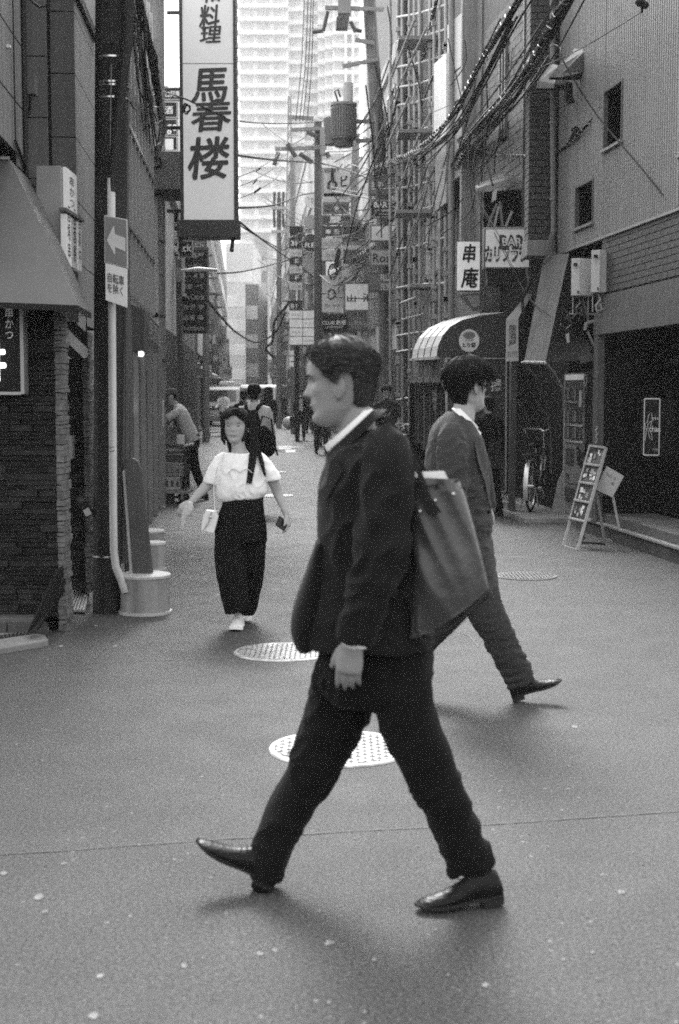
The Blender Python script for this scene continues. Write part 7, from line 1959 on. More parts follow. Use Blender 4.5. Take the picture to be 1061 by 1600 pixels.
# coils and clusters
def coil(label, px, py, Y, r, n=3, seed=0):
    r *= .55; rnd = random.Random(seed); c = P(px, py, Y); q = MB()
    for j in range(n):
        a0 = rnd.uniform(0, 6); rx, rz = r * rnd.uniform(.6, 1.1), r * rnd.uniform(.7, 1.3)
        q.tube([c + Vector((cos(a0 + i * pi / 8) * rx + rnd.uniform(-.01, .01), rnd.uniform(-.04, .04), sin(a0 + i * pi / 8) * rz)) for i in range(15)], .008 * max(1, Y / 25), 5)
    o = q.build('cable_coil', M_CAB if seed % 2 else M_CABG, None, smooth=True, fix=False); return tag(o, label, 'cable coil')
coil('cable coil hanging from the thick bundle above the bar sign', 716, 165, 19.6, .10, 4, 1)
coil('small pale coil on the middle of the lower bundle', 722, 220, 22, .12, 5, 2)
coil('dark coil in the drop cable beside the wall window', 900, 205, 16.4, .08, 4, 3)
coil('coil hung near the left edge of the banner', 291, 170, 17.4, .09, 3, 5)
coil('dark coil cluster on the mid lane pole', 519, 290, 40, .25, 7, 7)
coil('large coil cluster by the round RE sign', 470, 372, 45, .30, 6, 8)
coil('dark coil cluster above the CLUB sign', 520, 425, 40, .32, 8, 9)
coil('dark coil cluster lower on the mid pole', 518, 460, 40, .22, 6, 11)
coil('coil on the left concrete pole at the bundle end', 243, 255, 19, .14, 6, 13)
coil('coil of cable at the scaffold pole', 655, 250, 25, .18, 5, 15)
# dark splice sleeves on bundles
for i, (x0, y0, x1, y1, Y, lab) in enumerate(((524, 420, 530, 388, 39.6, 'dark splice closure hanging above the CLUB sign, left one'), (536, 395, 548, 380, 39.4, 'dark splice closure hanging above the CLUB sign, right one'), (888, 222, 902, 200, 16.3, 'dark cable clamp on the drop cable'), (284, 178, 291, 165, 17.5, 'dark clamp at the left edge of the banner'), (519, 262, 520, 285, 39.9, 'dark splice closure on the mid pole'), (395, 288, 402, 280, 30, 'dark strain insulator below the banner, upper'), (396, 302, 408, 293, 30, 'dark strain insulator below the banner, lower'), (400, 268, 408, 262, 30, 'dark strain insulator below the banner, top'))):
    q = MB(); a, c_ = P(x0, y0, Y), P(x1, y1, Y); r = (a - c_).length * .12; q.tube([a, a.lerp(c_, .15), a.lerp(c_, .85), c_], [r * .4, r, r, r * .4], 10); o = q.build('splice_closure', M_BLACKM, None, smooth=True); tag(o, lab, 'cable fitting')
ins = thing('wall_insulator', 'small dark insulator bracket high on the corrugated wall', 'insulator', P(1004, 5, 13.3))
q = MB(); q.ball(P(1000, 3, 13.25), .045, 10, 8); q.ball(P(1008, 8, 13.25), .035, 10, 8); q.build('knob', M_BLACKM, ins, smooth=True)
q = MB(); q.tube([P(1003, 5, 13.25), P(1003, 20, 13.3)], .012, 6); q.build('stem', M_BLACKM, ins)
wb2 = thing('wall_bracket_box', 'small grey box fixed beside the upper window of the corrugated wall', 'box', P(939, 160, 16))
q = MB(); a = P(936, 167, 15.6); c_ = P(944, 147, 15.6); q.box(a.x, c_.x, 15.6, 15.68, a.z, c_.z); q.build('case', M_MGREY, wb2, bevel=.003)

# ------------------------------------------------------------------ haze: one closed box of pale air
hz = MB(); hz.box(-130, 130, -40, 420, -2.0, 140)
ho = hz.build('haze', None, None)
ho['kind'] = 'stuff'
hm = bpy.data.materials.new('haze'); hm.use_nodes = True
hn = hm.node_tree; hn.nodes.remove(hn.nodes['Principled BSDF'])
pv = hn.nodes.new('ShaderNodeVolumePrincipled')
pv.inputs['Density'].default_value = .0007
pv.inputs['Color'].default_value = (.95, .95, .95, 1)
pv.inputs['Anisotropy'].default_value = .2
hn.links.new(pv.outputs[0], hn.nodes['Material Output'].inputs['Volume'])
ho.data.materials.append(hm)
# ------------------------------------------------------------------ the people

def PX(Y):
    """sections measured as photo column, photo row, half width in photo pixels, half depth in metres, offset from Y"""
    def f(px, py, hw, hd, dy=0.0):
        return (P(px, py, Y + dy), hw * mpp(Y + dy), hd)
    return f
def mid(a, b, t=.5): return Vector(a).lerp(Vector(b), t)

# --- 1. the man in the dark suit, in front, walking left
Y1 = 4.33
S = PX(Y1)
man = thing('person', 'man in black suit striding left in the foreground, tote bag on his shoulder', 'person', (P(560, 1400, Y1).x, Y1, 0), 'people walking in the lane')
MH = Matrix.Translation(P(529, 603, Y1 - .01)) @ Matrix.Rotation(radians(180 - 4), 4, 'Z') @ Matrix.Rotation(radians(6), 4, 'Y') @ Matrix.Diagonal((1.06, 1.0, 1.02, 1))
b = MB()
head_mesh(b, MH, 0, 72, 84)
loft(b, subdiv([S(553, 640, 27, .055), S(556, 668, 30, .062), S(566, 700, 34, .08)]), 20)
loft(b, subdiv([S(574, 705, 42, .15), S(572, 760, 56, .17), S(570, 830, 56, .16), S(572, 900, 55, .14), S(582, 980, 60, .15), S(585, 1050, 55, .14)]), 20)
loft(b, subdiv([S(598, 705, 20, .045, -.16), S(598, 800, 22, .045, -.22), S(594, 865, 20, .04, -.23), S(570, 940, 17, .034, -.23), S(553, 1002, 14, .024, -.22)]), 14)
loft(b, subdiv([S(600, 705, 20, .045, .16), S(630, 820, 20, .045, .2), S(668, 890, 14, .03, .2)]), 14)
loft(b, subdiv([S(548, 1060, 34, .07, .09), S(486, 1210, 24, .055, .07), S(425, 1335, 16, .04, .02), S(415, 1372, 14, .035, .01)]), 14)
loft(b, subdiv([S(628, 1060, 36, .07, -.07), S(668, 1205, 26, .055, -.09), S(722, 1315, 17, .04, -.09), S(742, 1362, 14, .035, -.09)]), 14)
hand(b, P(551, 1000, Y1 - .22), P(543, 1060, Y1 - .22) - P(551, 1000, Y1 - .22), (0.25, 1, 0), (-1, -.25, 0), .36, 1.04, .05, .6)
hand(b, P(668, 890, Y1 + .2), (.2, 0, -1), (0, -1, 0), (-1, 0, 0), .4, 1.0)
remesh(b, 'body', M_SKIN, man, .0048, 2)
face_details(man, MH, M_IRIS, M_EYE, M_HAIR, M_LIP)
def hl_man(t, s):
    # height of the hairline by angle from the face
    pts = [(0, .092), (25, .094), (42, .080), (58, .058), (70, .024), (79, .004), (86, .038), (108, .038), (120, -.010), (135, -.060), (160, -.076), (180, -.078)]
    for (a, u), (c, v) in zip(pts, pts[1:]):
        if t <= c: return u + (v - u) * (t - a) / (c - a)
    return pts[-1][1]
hh = hair_mesh('hair', M_HAIRG, man, MH, hl_man, .013, seed=3, rough=.006, top=.012)
hair_strands(hh, M_HAIRG, man, MH, hl_man, .016, 4200, 4, .030, .0011, .55)
# jacket
j = MB()
loft(j, subdiv([S(574, 672, 24, .085), S(577, 690, 42, .15), S(577, 716, 62, .205), S(574, 765, 75, .215), S(570, 830, 74, .205), S(569, 900, 79, .20), S(568, 950, 92, .205), S(569, 985, 108, .21), S(569, 1006, 110, .21)], 5), 30, 2.3, cap=False)
loft(j, subdiv([S(600, 682, 24, .05, -.13), S(604, 712, 38, .062, -.18), S(603, 760, 42, .066, -.215), S(600, 820, 42, .066, -.235), S(594, 875, 40, .063, -.245), S(578, 925, 36, .058, -.24), S(563, 970, 31, .052, -.23), S(555, 1002, 28, .046, -.225)], 5), 22, 2.1, cap=False)
loft(j, subdiv([S(600, 690, 34, .06, .15), S(618, 760, 38, .066, .2), S(640, 830, 34, .06, .22), S(668, 890, 26, .045, .2)], 4), 18, cap=False)
fz = folds(.017, (11, 7, 10), 3, [((P(590, 860, Y1 - .25)), .13, 1.0), (P(560, 760, Y1 - .2), .15, .4), (P(610, 700, Y1 - .2), .1, .5), (P(540, 980, Y1 - .2), .15, .5)])
remesh(j, 'jacket', M_SUIT, man, .007, 3, fz)
# flap of the jacket blown forward
fl = MB()
loft(fl, subdiv([S(500, 845, 6, .05, -.08), S(490, 900, 15, .085, -.07), S(480, 950, 22, .10, -.06), S(474, 985, 20, .10, -.05), S(480, 1012, 16, .09, -.05)], 4), 20, 2.2)
remesh(fl, 'jacket_flap', M_SUIT, man, .007, 3)
# lapel, pocket flap, sleeve buttons
lp = MB()
lp.prism([P(523, 712, Y1 - .150), P(515, 722, Y1 - .135), P(503, 790, Y1 - .145), P(516, 770, Y1 - .17), P(536, 735, Y1 - .185)], (0.0, -.006, 0))
lp.build('lapel', M_SUIT, man, bevel=.001)
# collar
c = MB()
collar(c, P(546, 672, Y1), P(580, 641, Y1) - P(546, 672, Y1), Vector((0, .082, 0)), (P(546, 672, Y1) - P(562, 690, Y1)).normalized() * 1.0 + Vector((0, 0, .0)), .015, .005, 0, 1.05)
c.build('shirt_collar', M_SHIRT, man, smooth=True)
c = MB()
collar(c, P(555, 683, Y1), P(592, 649, Y1) - P(555, 683, Y1), Vector((0, .098, 0)), (P(546, 672, Y1) - P(562, 690, Y1)).normalized(), .024, .012, 0, 1.30)
c.build('jacket_collar', M_SUIT, man, smooth=True)
c = MB()
c.prism([P(513, 702, Y1 - .03), P(530, 690, Y1 - .075), P(527, 718, Y1 - .09), P(519, 722, Y1 - .07)], (0, .01, 0))
c.build('collar_point', M_SHIRT, man, bevel=.001)
cf = MB(); 
loft(cf, [(P(554, 1000, Y1 - .225), .044, .036), (P(552, 1007, Y1 - .225), .043, .035)], 18)
cf.build('shirt_cuff', M_SHIRT, man, smooth=True)
for i in range(3):
    q = MB(); q.ball(P(573 + i * 2, 992 - i * 7, Y1 - .262), (.006, .004, .006), 8, 6); q.build('cuff_button', M_IRIS, man, smooth=True)
# trousers
t = MB()
loft(t, subdiv([S(586, 985, 84, .165), S(588, 1030, 90, .17), S(585, 1072, 88, .165), S(583, 1098, 62, .14)], 4), 26, cap=False)
loft(t, subdiv([S(545, 1040, 50, .09, .06), S(539, 1075, 52, .095, .075), S(526, 1120, 49, .092, .08), S(488, 1200, 41, .082, .07), S(453, 1260, 36, .076, .05), S(424, 1328, 31, .064, .02), S(417, 1374, 25, .052, .01)], 5), 22, cap=False)
loft(t, subdiv([S(622, 1040, 50, .09, -.05), S(629, 1075, 48, .095, -.07), S(636, 1122, 47, .092, -.08), S(669, 1200, 43, .083, -.09), S(698, 1260, 37, .076, -.09), S(721, 1312, 35, .068, -.09), S(737, 1356, 36, .062, -.09)], 5), 22, cap=False)
t.tube([P(492, 1068, Y1 - .02), P(510, 1068, Y1 - .1)], .02, 10)
fz = folds(.018, (10, 8, 10), 9, [(P(470, 1230, Y1), .13, .9), (P(690, 1240, Y1), .12, .8), (P(735, 1345, Y1 - .09), .09, 1.2), (P(415, 1350, Y1 + .1), .08, 1.1), (P(520, 1090, Y1), .12, 1.0)])
remesh(t, 'trousers', M_TROU, man, .007, 3, fz)
# shoes: the left one flat behind, the right one landing on its heel
shoe(man, G(783, 1412) + Vector((0, 0, .022)), G(650, 1424) + Vector((0, 0, .002)), (0, 0, 1), None, M_LEATHER, M_SOLE, .046)
h0 = P(428, 1406, Y1 + .01); h0.z = .016
shoe(man, h0, P(303, 1321, Y1 + .0), (0.2, 0, 1), None, M_LEATHER, M_SOLE, .046)
so = MB(); loft(so, [(P(737, 1350, Y1 - .09), .036, .036), (P(750, 1385, Y1 - .09), .038, .036)], 14); loft(so, [(P(416, 1365, Y1 + .01), .034, .034), (P(408, 1388, Y1 + .01), .034, .034)], 14)
so.build('sock', M_BLACKCLOTH, man, smooth=True)

# tote bag of the foreground man: a thing of its own
YB = Y1 - .17
bag = thing('tote_bag', 'worn dark leather tote bag with papers, hanging behind the striding man in front', 'bag', (P(690, 990, YB).x, YB, P(690, 990, YB).z))
bb = MB()
out = [(634, 752), (640, 850), (637, 930), (648, 996), (660, 1004), (700, 984), (762, 928), (764, 900), (738, 830), (716, 752)]
def bag_sheet(mb, dy, bulge):
    n = 44; m = 54; vs = []; fs = []
    L = lambda t: (634 + 6 * sin(t * pi) + 6 * t, 745 + t * 255)
    R = lambda t: (716 + 48 * t ** .8, 749 + t * 170)
    for side in (0, 1):
        for i in range(m + 1):
            for k in range(n + 1):
                t = i / m; s = k / n
                lx, ly = L(t); rx, ry = R(t)
                x = lx + (rx - lx) * s; y = ly + (ry - ly) * s + 10 * sin(pi * s) * t
                d = bulge * (sin(pi * s) ** .5) * (.75 + .45 * sin(pi * min(1, t * 1.02)) ** .8) + .006
                d += .030 * noise.noise(Vector((x * .020 - y * .006, y * .007, side * 5))) + .006 * (1 - 2 * abs(noise.noise(Vector((x * .030 - y * .012, y * .006, side * 5 + 2)))))
                vs.append(P(x, y, YB + (d if side else -d)))
    N = (m + 1) * (n + 1)
    for side in (0, 1):
        for i in range(m):
            for k in range(n):
                a = side * N + i * (n + 1) + k
                fs.append((a, a + 1, a + n + 2, a + n + 1))
    for i in range(m):
        for k in (0, n):
            a = i * (n + 1) + k; fs.append((a, a + n + 1, a + n + 1 + N, a + N))
    for k in range(n):
        a = m * (n + 1) + k; fs.append((a, a + 1, a + 1 + N, a + N))
        a = 4 * (n + 1) + k; fs.append((a, a + 1, a + 1 + N, a + N))
    mb.add(vs, fs)
bag_sheet(bb, 0, .050)
bb.build('shell', M_BAG, bag, smooth=True)
tr = MB()
tr.tube([P(648, 940, YB - .03), P(650, 985, YB - .035), P(662, 1003, YB - .035), P(700, 984, YB - .045), P(740, 950, YB - .04), P(763, 925, YB - .02)], .0045, 8)
tr.tube([P(636, 770, YB - .01), P(641, 850, YB - .01), P(640, 930, YB - .01), P(650, 1000, YB - .01), P(700, 992, YB - .0), P(765, 926, YB)], .005, 8)
tr.tube([P(634, 748, YB - .035), P(670, 760, YB - .055), P(716, 751, YB - .035)], .004, 6)
tr.build('piping', gm('bag_trim', .022, rough=.5), bag, smooth=True)
st = MB()
st.beam(P(604, 652, YB + .02), P(632, 690, YB - .0), .018, .006, (0, 1, .2))
st.beam(P(632, 690, YB - .0), P(654, 735, YB - .05), .016, .006, (0, 1, .2))
st.beam(P(654, 735, YB - .05), P(672, 786, YB - .062), .016, .006, (0, 1, .1))
st.beam(P(604, 652, YB + .02), P(588, 655, YB + .14), .018, .006, (0, .2, 1))
st.beam(P(640, 700, YB + .12), P(700, 790, YB + .06), .014, .006, (0, 1, .1))
st.beam(P(588, 655, YB + .14), P(640, 700, YB + .12), .014, .006, (0, .2, 1))
st.build('strap', gm('strap_black', .010, rough=.45, spec=.5), bag, bevel=.0015)
for x, y in ((656, 799), (708, 772), (680, 782)):
    rv = MB(); rv.ball(P(x, y, YB - .060), .006, 10, 6); rv.build('rivet', M_METAL, bag, smooth=True)
tp = MB(); tp.prism([P(650, 760, YB - .058), P(664, 765, YB - .062), P(690, 800, YB - .064), P(668, 806, YB - .064)], (0, .004, 0)); tp.build('strap_tab', gm('strap_black', .01), bag)
pp = thing('papers', 'white papers and envelopes sticking out of the tote bag', 'papers', P(670, 760, YB))
q = MB(); q.prism([P(640, 738, YB - .02), P(694, 736, YB + .01), P(702, 752, YB + .01), P(700, 800, YB + .01), P(650, 800, YB - .02)], (0, .004, 0)); q.build('sheet', M_SHIRT, pp)
q = MB(); q.prism([P(624, 738, YB + .02), P(670, 740, YB + .025), P(680, 800, YB + .02), P(640, 800, YB + .02)], (0, .006, 0)); q.build('sheet', gm('paper_grey', .5, var=.08), pp)

# --- 2. the man in the grey suit, right, walking right
Y2 = 7.15
S = PX(Y2)
m2 = thing('person', 'younger man in dark grey suit walking right, just behind the tote bag', 'person', (P(760, 1100, Y2).x, Y2, 0), 'people walking in the lane')
MH = Matrix.Translation(P(732, 604, Y2)) @ Matrix.Rotation(radians(28), 4, 'Z') @ Matrix.Diagonal((1.04, 1.04, 1.07, 1))
b = MB()
head_mesh(b, MH, 0, 56, 64)
loft(b, subdiv([S(726, 632, 17, .055), S(724, 650, 18, .06), S(718, 672, 22, .08)]), 18)
loft(b, subdiv([S(716, 675, 26, .14), S(716, 740, 34, .16), S(722, 850, 34, .14), S(732, 930, 34, .14)]), 18)
loft(b, subdiv([S(704, 690, 14, .045, -.16), S(706, 780, 13, .04, -.2), S(690, 850, 11, .035, -.2), S(672, 900, 8, .026, -.2)]), 14)
loft(b, subdiv([S(736, 690, 14, .045, .16), S(752, 760, 12, .04, .2), S(763, 795, 9, .026, .2)]), 14)
loft(b, subdiv([S(745, 930, 22, .07, -.08), S(782, 1005, 15, .05, -.08), S(815, 1070, 10, .035, -.08)]), 14)
loft(b, subdiv([S(715, 930, 22, .07, .08), S(660, 1000, 15, .05, .08), S(612, 1068, 10, .035, .08)]), 14)
hand(b, P(763, 795, Y2 + .2), (.1, 0, -1), (-.6, -.5, 0), (.6, -.6, 0), .8, .85, .02, .8)
hand(b, P(672, 900, Y2 - .2), (-.3, 0, -1), (0, 1, 0), (1, 0, 0), .4, 1.0)
remesh(b, 'body', M_SKIN2, m2, .007, 2)
face_details(m2, MH, M_IRIS, M_EYE, M_HAIR, M_LIP)
def hl_bowl(t, s):
    pts = [(0, .050), (30, .052), (50, .046), (64, .022), (72, -.004), (80, .002), (90, .016), (105, .0), (118, -.030), (140, -.080), (180, -.092)]
    for (a, u), (c, v) in zip(pts, pts[1:]):
        if t <= c: return u + (v - u) * (t - a) / (c - a)
    return pts[-1][1]
hh = hair_mesh('hair', M_HAIR, m2, MH, hl_bowl, .024, seed=8, rough=.005, top=.004)
hair_strands(hh, M_HAIR, m2, MH, hl_bowl, .024, 900, 5, .045, .0013)
j = MB()
loft(j, subdiv([S(721, 650, 20, .08), S(716, 664, 32, .14), S(712, 685, 42, .185), S(713, 735, 50, .195), S(716, 790, 50, .19), S(721, 850, 48, .185), S(727, 900, 50, .19), S(728, 930, 50, .19)], 5), 28, 2.3, cap=False)
loft(j, subdiv([S(706, 668, 15, .05, -.13), S(706, 695, 24, .06, -.18), S(708, 745, 24, .062, -.21), S(704, 800, 23, .06, -.22), S(692, 850, 20, .054, -.22), S(675, 895, 16, .045, -.2)], 5), 20, 2.1, cap=False)
loft(j, subdiv([S(730, 675, 18, .055, .14), S(744, 720, 20, .06, .2), S(756, 765, 16, .052, .21), S(763, 795, 13, .043, .2)], 4), 18, cap=False)
fz = folds(.013, (14, 10, 20), 13, [(P(706, 800, Y2 - .2), .16, .9), (P(740, 830, Y2 - .15), .2, .8), (P(715, 700, Y2 - .2), .1, .4)])
remesh(j, 'jacket', M_SUIT2, m2, .009, 3, fz)
c = MB()
collar(c, P(725, 657, Y2), P(708, 640, Y2) - P(725, 657, Y2), Vector((0, .078, 0)), (P(725, 657, Y2) - P(714, 669, Y2)).normalized(), .026, .005, 0, 1.12)
c.build('shirt_collar', M_SHIRT, m2, smooth=True)
lq = MB(); lq.prism([P(748, 682, Y2 - .13), P(741, 690, Y2 - .16), P(747, 722, Y2 - .185), P(757, 752, Y2 - .15), P(765, 790, Y2 - .12), P(763, 750, Y2 - .10), P(757, 712, Y2 - .10)], (0, -.012, 0)); lq.build('lapel', M_SUIT2, m2, bevel=.002)
for yy in (800, 822):
    lq = MB(); lq.ball(P(764, yy, Y2 - .10), .009, 8, 6); lq.build('button', M_IRIS, m2, smooth=True)
c = MB(); c.prism([P(738, 664, Y2 - .07), P(752, 676, Y2 - .04), P(748, 694, Y2 - .07), P(740, 684, Y2 - .085)], (0, .01, 0)); c.build('collar_point', M_SHIRT, m2)
t = MB()
loft(t, subdiv([S(729, 895, 43, .16), S(730, 925, 44, .165), S(731, 952, 38, .14)], 4), 24, cap=False)
loft(t, subdiv([S(746, 925, 34, .09, -.06), S(760, 958, 29, .088, -.08), S(776, 988, 26, .08, -.08), S(790, 1018, 24.5, .074, -.08), S(806, 1046, 23.5, .068, -.08), S(815, 1070, 22.5, .06, -.08)], 5), 20, cap=False)
loft(t, subdiv([S(713, 925, 34, .09, .06), S(695, 958, 29, .088, .08), S(668, 990, 26, .08, .08), S(640, 1025, 23, .07, .08), S(618, 1060, 20, .06, .08)], 5), 20, cap=False)
fz = folds(.013, (11, 9, 24), 19, [(P(780, 1000, Y2), .14, .8), (P(812, 1055, Y2 - .09), .09, 1.1)])
remesh(t, 'trousers', M_TROU2, m2, .009, 3, fz)
h0 = P(800, 1094, Y2 - .08); h0.z = .016
shoe(m2, h0, P(879, 1068, Y2 - .1), (-.1, 0, 1), None, M_LEATHER, M_SOLE, .044)
shoe(m2, P(592, 1078, Y2 + .08), G(636, 1094) + Vector((0, 0, .004)), (-.5, 0, 1), .27, M_LEATHER, M_SOLE, .044)

# --- 3. the woman in the pale top, walking towards the camera
Y3 = 9.42
S = PX(Y3)
wo = thing('person', 'woman in white t-shirt and wide black trousers walking towards the camera, phone in hand', 'person', (P(374, 980, Y3).x, Y3, 0), 'people walking in the lane')
MH = Matrix.Translation(P(368, 667, Y3)) @ Matrix.Rotation(radians(-90 - 8), 4, 'Z') @ Matrix.Rotation(radians(3), 4, 'Y') @ Matrix.Diagonal((.95, 1.10, .93, 1))
b = MB()
head_mesh(b, MH, 0, 56, 64, False)
loft(b, subdiv([S(371, 688, 10.5, .045), S(373, 702, 11.5, .05), S(375, 714, 18, .06)]), 16)
loft(b, subdiv([S(376, 716, 28, .075), S(377, 750, 30, .09), S(379, 785, 26, .08), S(378, 830, 32, .09)]), 18)
loft(b, subdiv([S(345, 718, 9, .038), S(332, 748, 9, .038), S(322, 760, 8.5, .033, -.03), S(308, 775, 6.5, .026, -.07), S(299, 784, 5.2, .021, -.09)]), 14)
loft(b, subdiv([S(408, 716, 9, .038), S(424, 746, 9, .038), S(433, 768, 8, .032, .02), S(441, 788, 6.3, .026, .0), S(447, 803, 5.2, .021, -.02)]), 14)
loft(b, subdiv([S(361, 830, 17, .07, -.04), S(362, 900, 11, .05, -.1), S(370, 958, 7, .035, -.12)]), 14)
loft(b, subdiv([S(392, 830, 17, .07, .04), S(391, 900, 11, .05, .1), S(386, 950, 7, .035, .22)]), 14)
hand(b, P(299, 784, Y3 - .09), (-.75, -.2, -.65), (.3, .6, -.3), (-.4, -.8, .6), .55, .9)
hand(b, P(447, 803, Y3 - .02), (.25, -.15, -1), (-1, .2, 0), (0, -1, 0), .75, .9)
remesh(b, 'body', M_SKINW, wo, .0065, 2)
face_details(wo, MH, M_IRIS, M_EYE, M_HAIR, gm('lips_soft', .22, rough=.5), True)
def hl_wo(t, s):
    pts = [(0, .078), (12, .076), (30, .052), (48, .036), (60, .012), (68, -.04), (76, -.10), (90, -.118), (180, -.125)]
    for (a, u), (c, v) in zip(pts, pts[1:]):
        if t <= c: return u + (v - u) * (t - a) / (c - a)
    return pts[-1][1]
hair_mesh('hair', M_HAIR, wo, MH, hl_wo, .010, seed=21, rough=.003, top=.004)
lk = MB()
def lock(pts, w0, w1, n=5, seed=0):
    rnd = random.Random(seed)
    for q in range(n):
        ox = (q - (n - 1) / 2) / n
        pp = [P(x + ox * w0 * 2 * (1 - i / (len(pts) - 1) * .35), y + rnd.uniform(-2, 2), Y3 + d + rnd.uniform(-.008, .008)) for i, (x, y, d) in enumerate(pts)]
        lk.tube(pp, [w0 * mpp(Y3) / n * 1.9] * (len(pp) - 1) + [w1 * mpp(Y3) / n], 8)
lock([(350, 655, .0), (348, 672, -.02), (348, 686, -.03), (352, 695, -.04)], 3, 1, 4, 1)
lock([(390, 650, -.0), (395, 672, -.02), (397, 695, -.05), (394, 722, -.10), (389, 756, -.125)], 6.5, 3, 7, 2)
lock([(396, 680, .0), (403, 700, -.03), (409, 722, -.08), (414, 744, -.10)], 3.5, 1.5, 4, 3)
lock([(382, 642, .03), (392, 652, .0), (397, 674, -.02), (397, 700, -.04)], 7, 5, 7, 9)
lock([(356, 643, -.03), (351, 652, -.05), (349, 664, -.04), (349, 680, -.03)], 3, 1.5, 5, 10)
lock([(366, 641, -.09), (358, 648, -.105), (354, 656, -.10)], 4, 1, 6, 11)
lock([(368, 641, -.09), (377, 647, -.105), (384, 657, -.09)], 4, 1, 6, 12)
lock([(368, 655, .08), (369, 690, .10), (374, 740, .11)], 16, 8, 9, 4)
lk.build('long_locks', M_HAIR, wo, smooth=True, fix=False)
j = MB()
loft(j, subdiv([S(375, 708, 21, .07), S(375, 716, 33, .085), S(376, 735, 39, .11), S(377, 755, 41, .118), S(378, 771, 41, .115), S(379, 780, 33, .10)], 5), 28, 2.3, cap=False)
loft(j, subdiv([S(354, 712, 7, .045), S(345, 719, 10, .055), S(338, 735, 12.5, .064, -.01), S(332, 752, 14.5, .068, -.01), S(331, 756, 14, .066, -.01)], 5), 18, cap=False)
loft(j, subdiv([S(398, 711, 7, .045), S(408, 718, 10, .055), S(417, 733, 12.5, .064), S(425, 748, 14, .068), S(426, 751, 13.5, .066)], 5), 18, cap=False)
fz = folds(.010, (22, 14, 12), 23, [(P(378, 770, Y3 - .1), .1, 1.0), (P(350, 730, Y3 - .1), .1, .5), (P(410, 735, Y3 - .1), .1, .6)])
remesh(j, 't_shirt', M_SHIRT, wo, .008, 3, fz)
pr = MB()
pts = [P(356 + 38 * t, 739 - 6 * abs(sin(pi * 2 * t)) + (0 if t < .5 else 0), Y3 - .123 + .01 * abs(t - .5)) for t in [i / 16 for i in range(17)]]
pr.tube(pts, .003, 6); pr.build('faded_print', gm('print_grey', .5), wo, smooth=True)
t = MB()
loft(t, subdiv([S(379, 780, 30, .095), S(379, 795, 34, .11), S(377, 820, 38.5, .125), S(377, 845, 40, .13)], 4), 26, cap=False)
loft(t, subdiv([S(361, 830, 25, .11, -.02), S(361, 870, 25, .11, -.04), S(364, 910, 23, .10, -.08), S(369, 940, 21, .09, -.10), S(372, 957, 21, .085, -.11)], 5), 20, cap=False)
loft(t, subdiv([S(390, 830, 25, .11, .02), S(389, 870, 25, .11, .05), S(389, 905, 22, .10, .10), S(387, 935, 18, .09, .15), S(385, 954, 15, .08, .19)], 5), 20, cap=False)
fz = folds(.014, (16, 12, 5), 29, [(P(380, 860, Y3 - .1), .3, .5)])
remesh(t, 'wide_trousers', M_BLACKCLOTH, wo, .009, 3, fz)
wb = MB(); loft(wb, [(P(379, 781, Y3), 31 * mpp(Y3), .098), (P(379, 788, Y3), 32.5 * mpp(Y3), .104)], 26, cap=False); wb.build('waistband', M_BLACKCLOTH, wo, smooth=True)
M_SNEAK = gm('sneaker_white', .62, rough=.6, var=.15, vs=30, bump=.2, bs=60)
a = P(375, 974, Y3 - .02); a.z = .004
shoe(wo, a, a + Vector((-.02, -.235, 0)), (0, 0, 1), None, M_SNEAK, M_SHIRT, .043, .08, True, M_SHIRTG)
a = P(386, 958, Y3 + .3); a.z = .07
shoe(wo, a, a + Vector((.0, -.215, -.062)), (0, -.3, 1), None, M_SNEAK, M_SHIRT, .043, .08, True, M_SHIRTG)
ep = MB(); ep.ball(MH @ Vector((.012, .086, -.012)), .009, 8, 6); ep.tube([MH @ Vector((.012, .086, -.014)), MH @ Vector((.018, .084, -.034))], .004, 6)
o = ep.build('wireless_earbud', M_PLASTICW, wo, smooth=True)
ph = thing('phone', 'black smartphone held low in the hand of the woman in white', 'phone', P(444, 822, Y3 - .06))
R = Matrix.Translation(P(443, 820, Y3 - .055)) @ Matrix.Rotation(radians(38), 4, 'Y') @ Matrix.Rotation(radians(25), 4, 'Z') @ Matrix.Rotation(radians(-30), 4, 'X')
q = MB(); q.box(-.055, .038, -.0045, .0045, -.036, .036, R); q.build('case', gm('phone_black', .012, rough=.25), ph, bevel=.004)
q = MB(); q.box(-.051, .034, -.0060, -.0046, -.032, .032, R); q.build('screen', gm('screen_black', .02, rough=.05), ph)
hb = thing('handbag', 'small white handbag on a thin strap at the hip of the woman', 'handbag', P(327, 833, Y3 - .1))
q = MB()
pl = [P(314, 829, Y3 - .13), P(334, 834, Y3 - .13), P(341, 808, Y3 - .12), P(338, 799, Y3 - .12), P(322, 797, Y3 - .12), P(317, 806, Y3 - .12)]
q.prism(pl, (0, .07, 0)); q.build('pouch', gm('cream_leather', .62, rough=.45, var=.08), hb, bevel=.008)
q = MB(); q.tube([P(336, 798, Y3 - .10), P(334, 760, Y3 - .09), P(340, 730, Y3 - .11), P(350, 708, Y3 - .05)], .0035, 6); q.build('strap', gm('cream_leather', .62), hb, smooth=True)
q = MB(); q.ball(P(329, 808, Y3 - .135), .010, 8, 6); q.build('clasp', M_METAL, hb, smooth=True)
q = MB(); 
for i in range(2): q.tube([P(330 + i, 800, Y3 - .133), P(326, 815 + i * 3, Y3 - .138), P(318, 828, Y3 - .134)], .002, 5)
q.build('flap_seam', gm('seam', .3), hb)
hk = thing('handkerchief', 'crumpled white handkerchief trailing from the woman\'s raised hand', 'handkerchief', P(290, 800, Y3 - .13))
q = MB()
loft(q, subdiv([S(296, 787, 4, .012, -.14), S(293, 796, 6, .016, -.15), S(288, 808, 5, .010, -.15), S(286, 818, 3.5, .008, -.15), S(284, 829, 1.6, .005, -.15)], 4), 14)
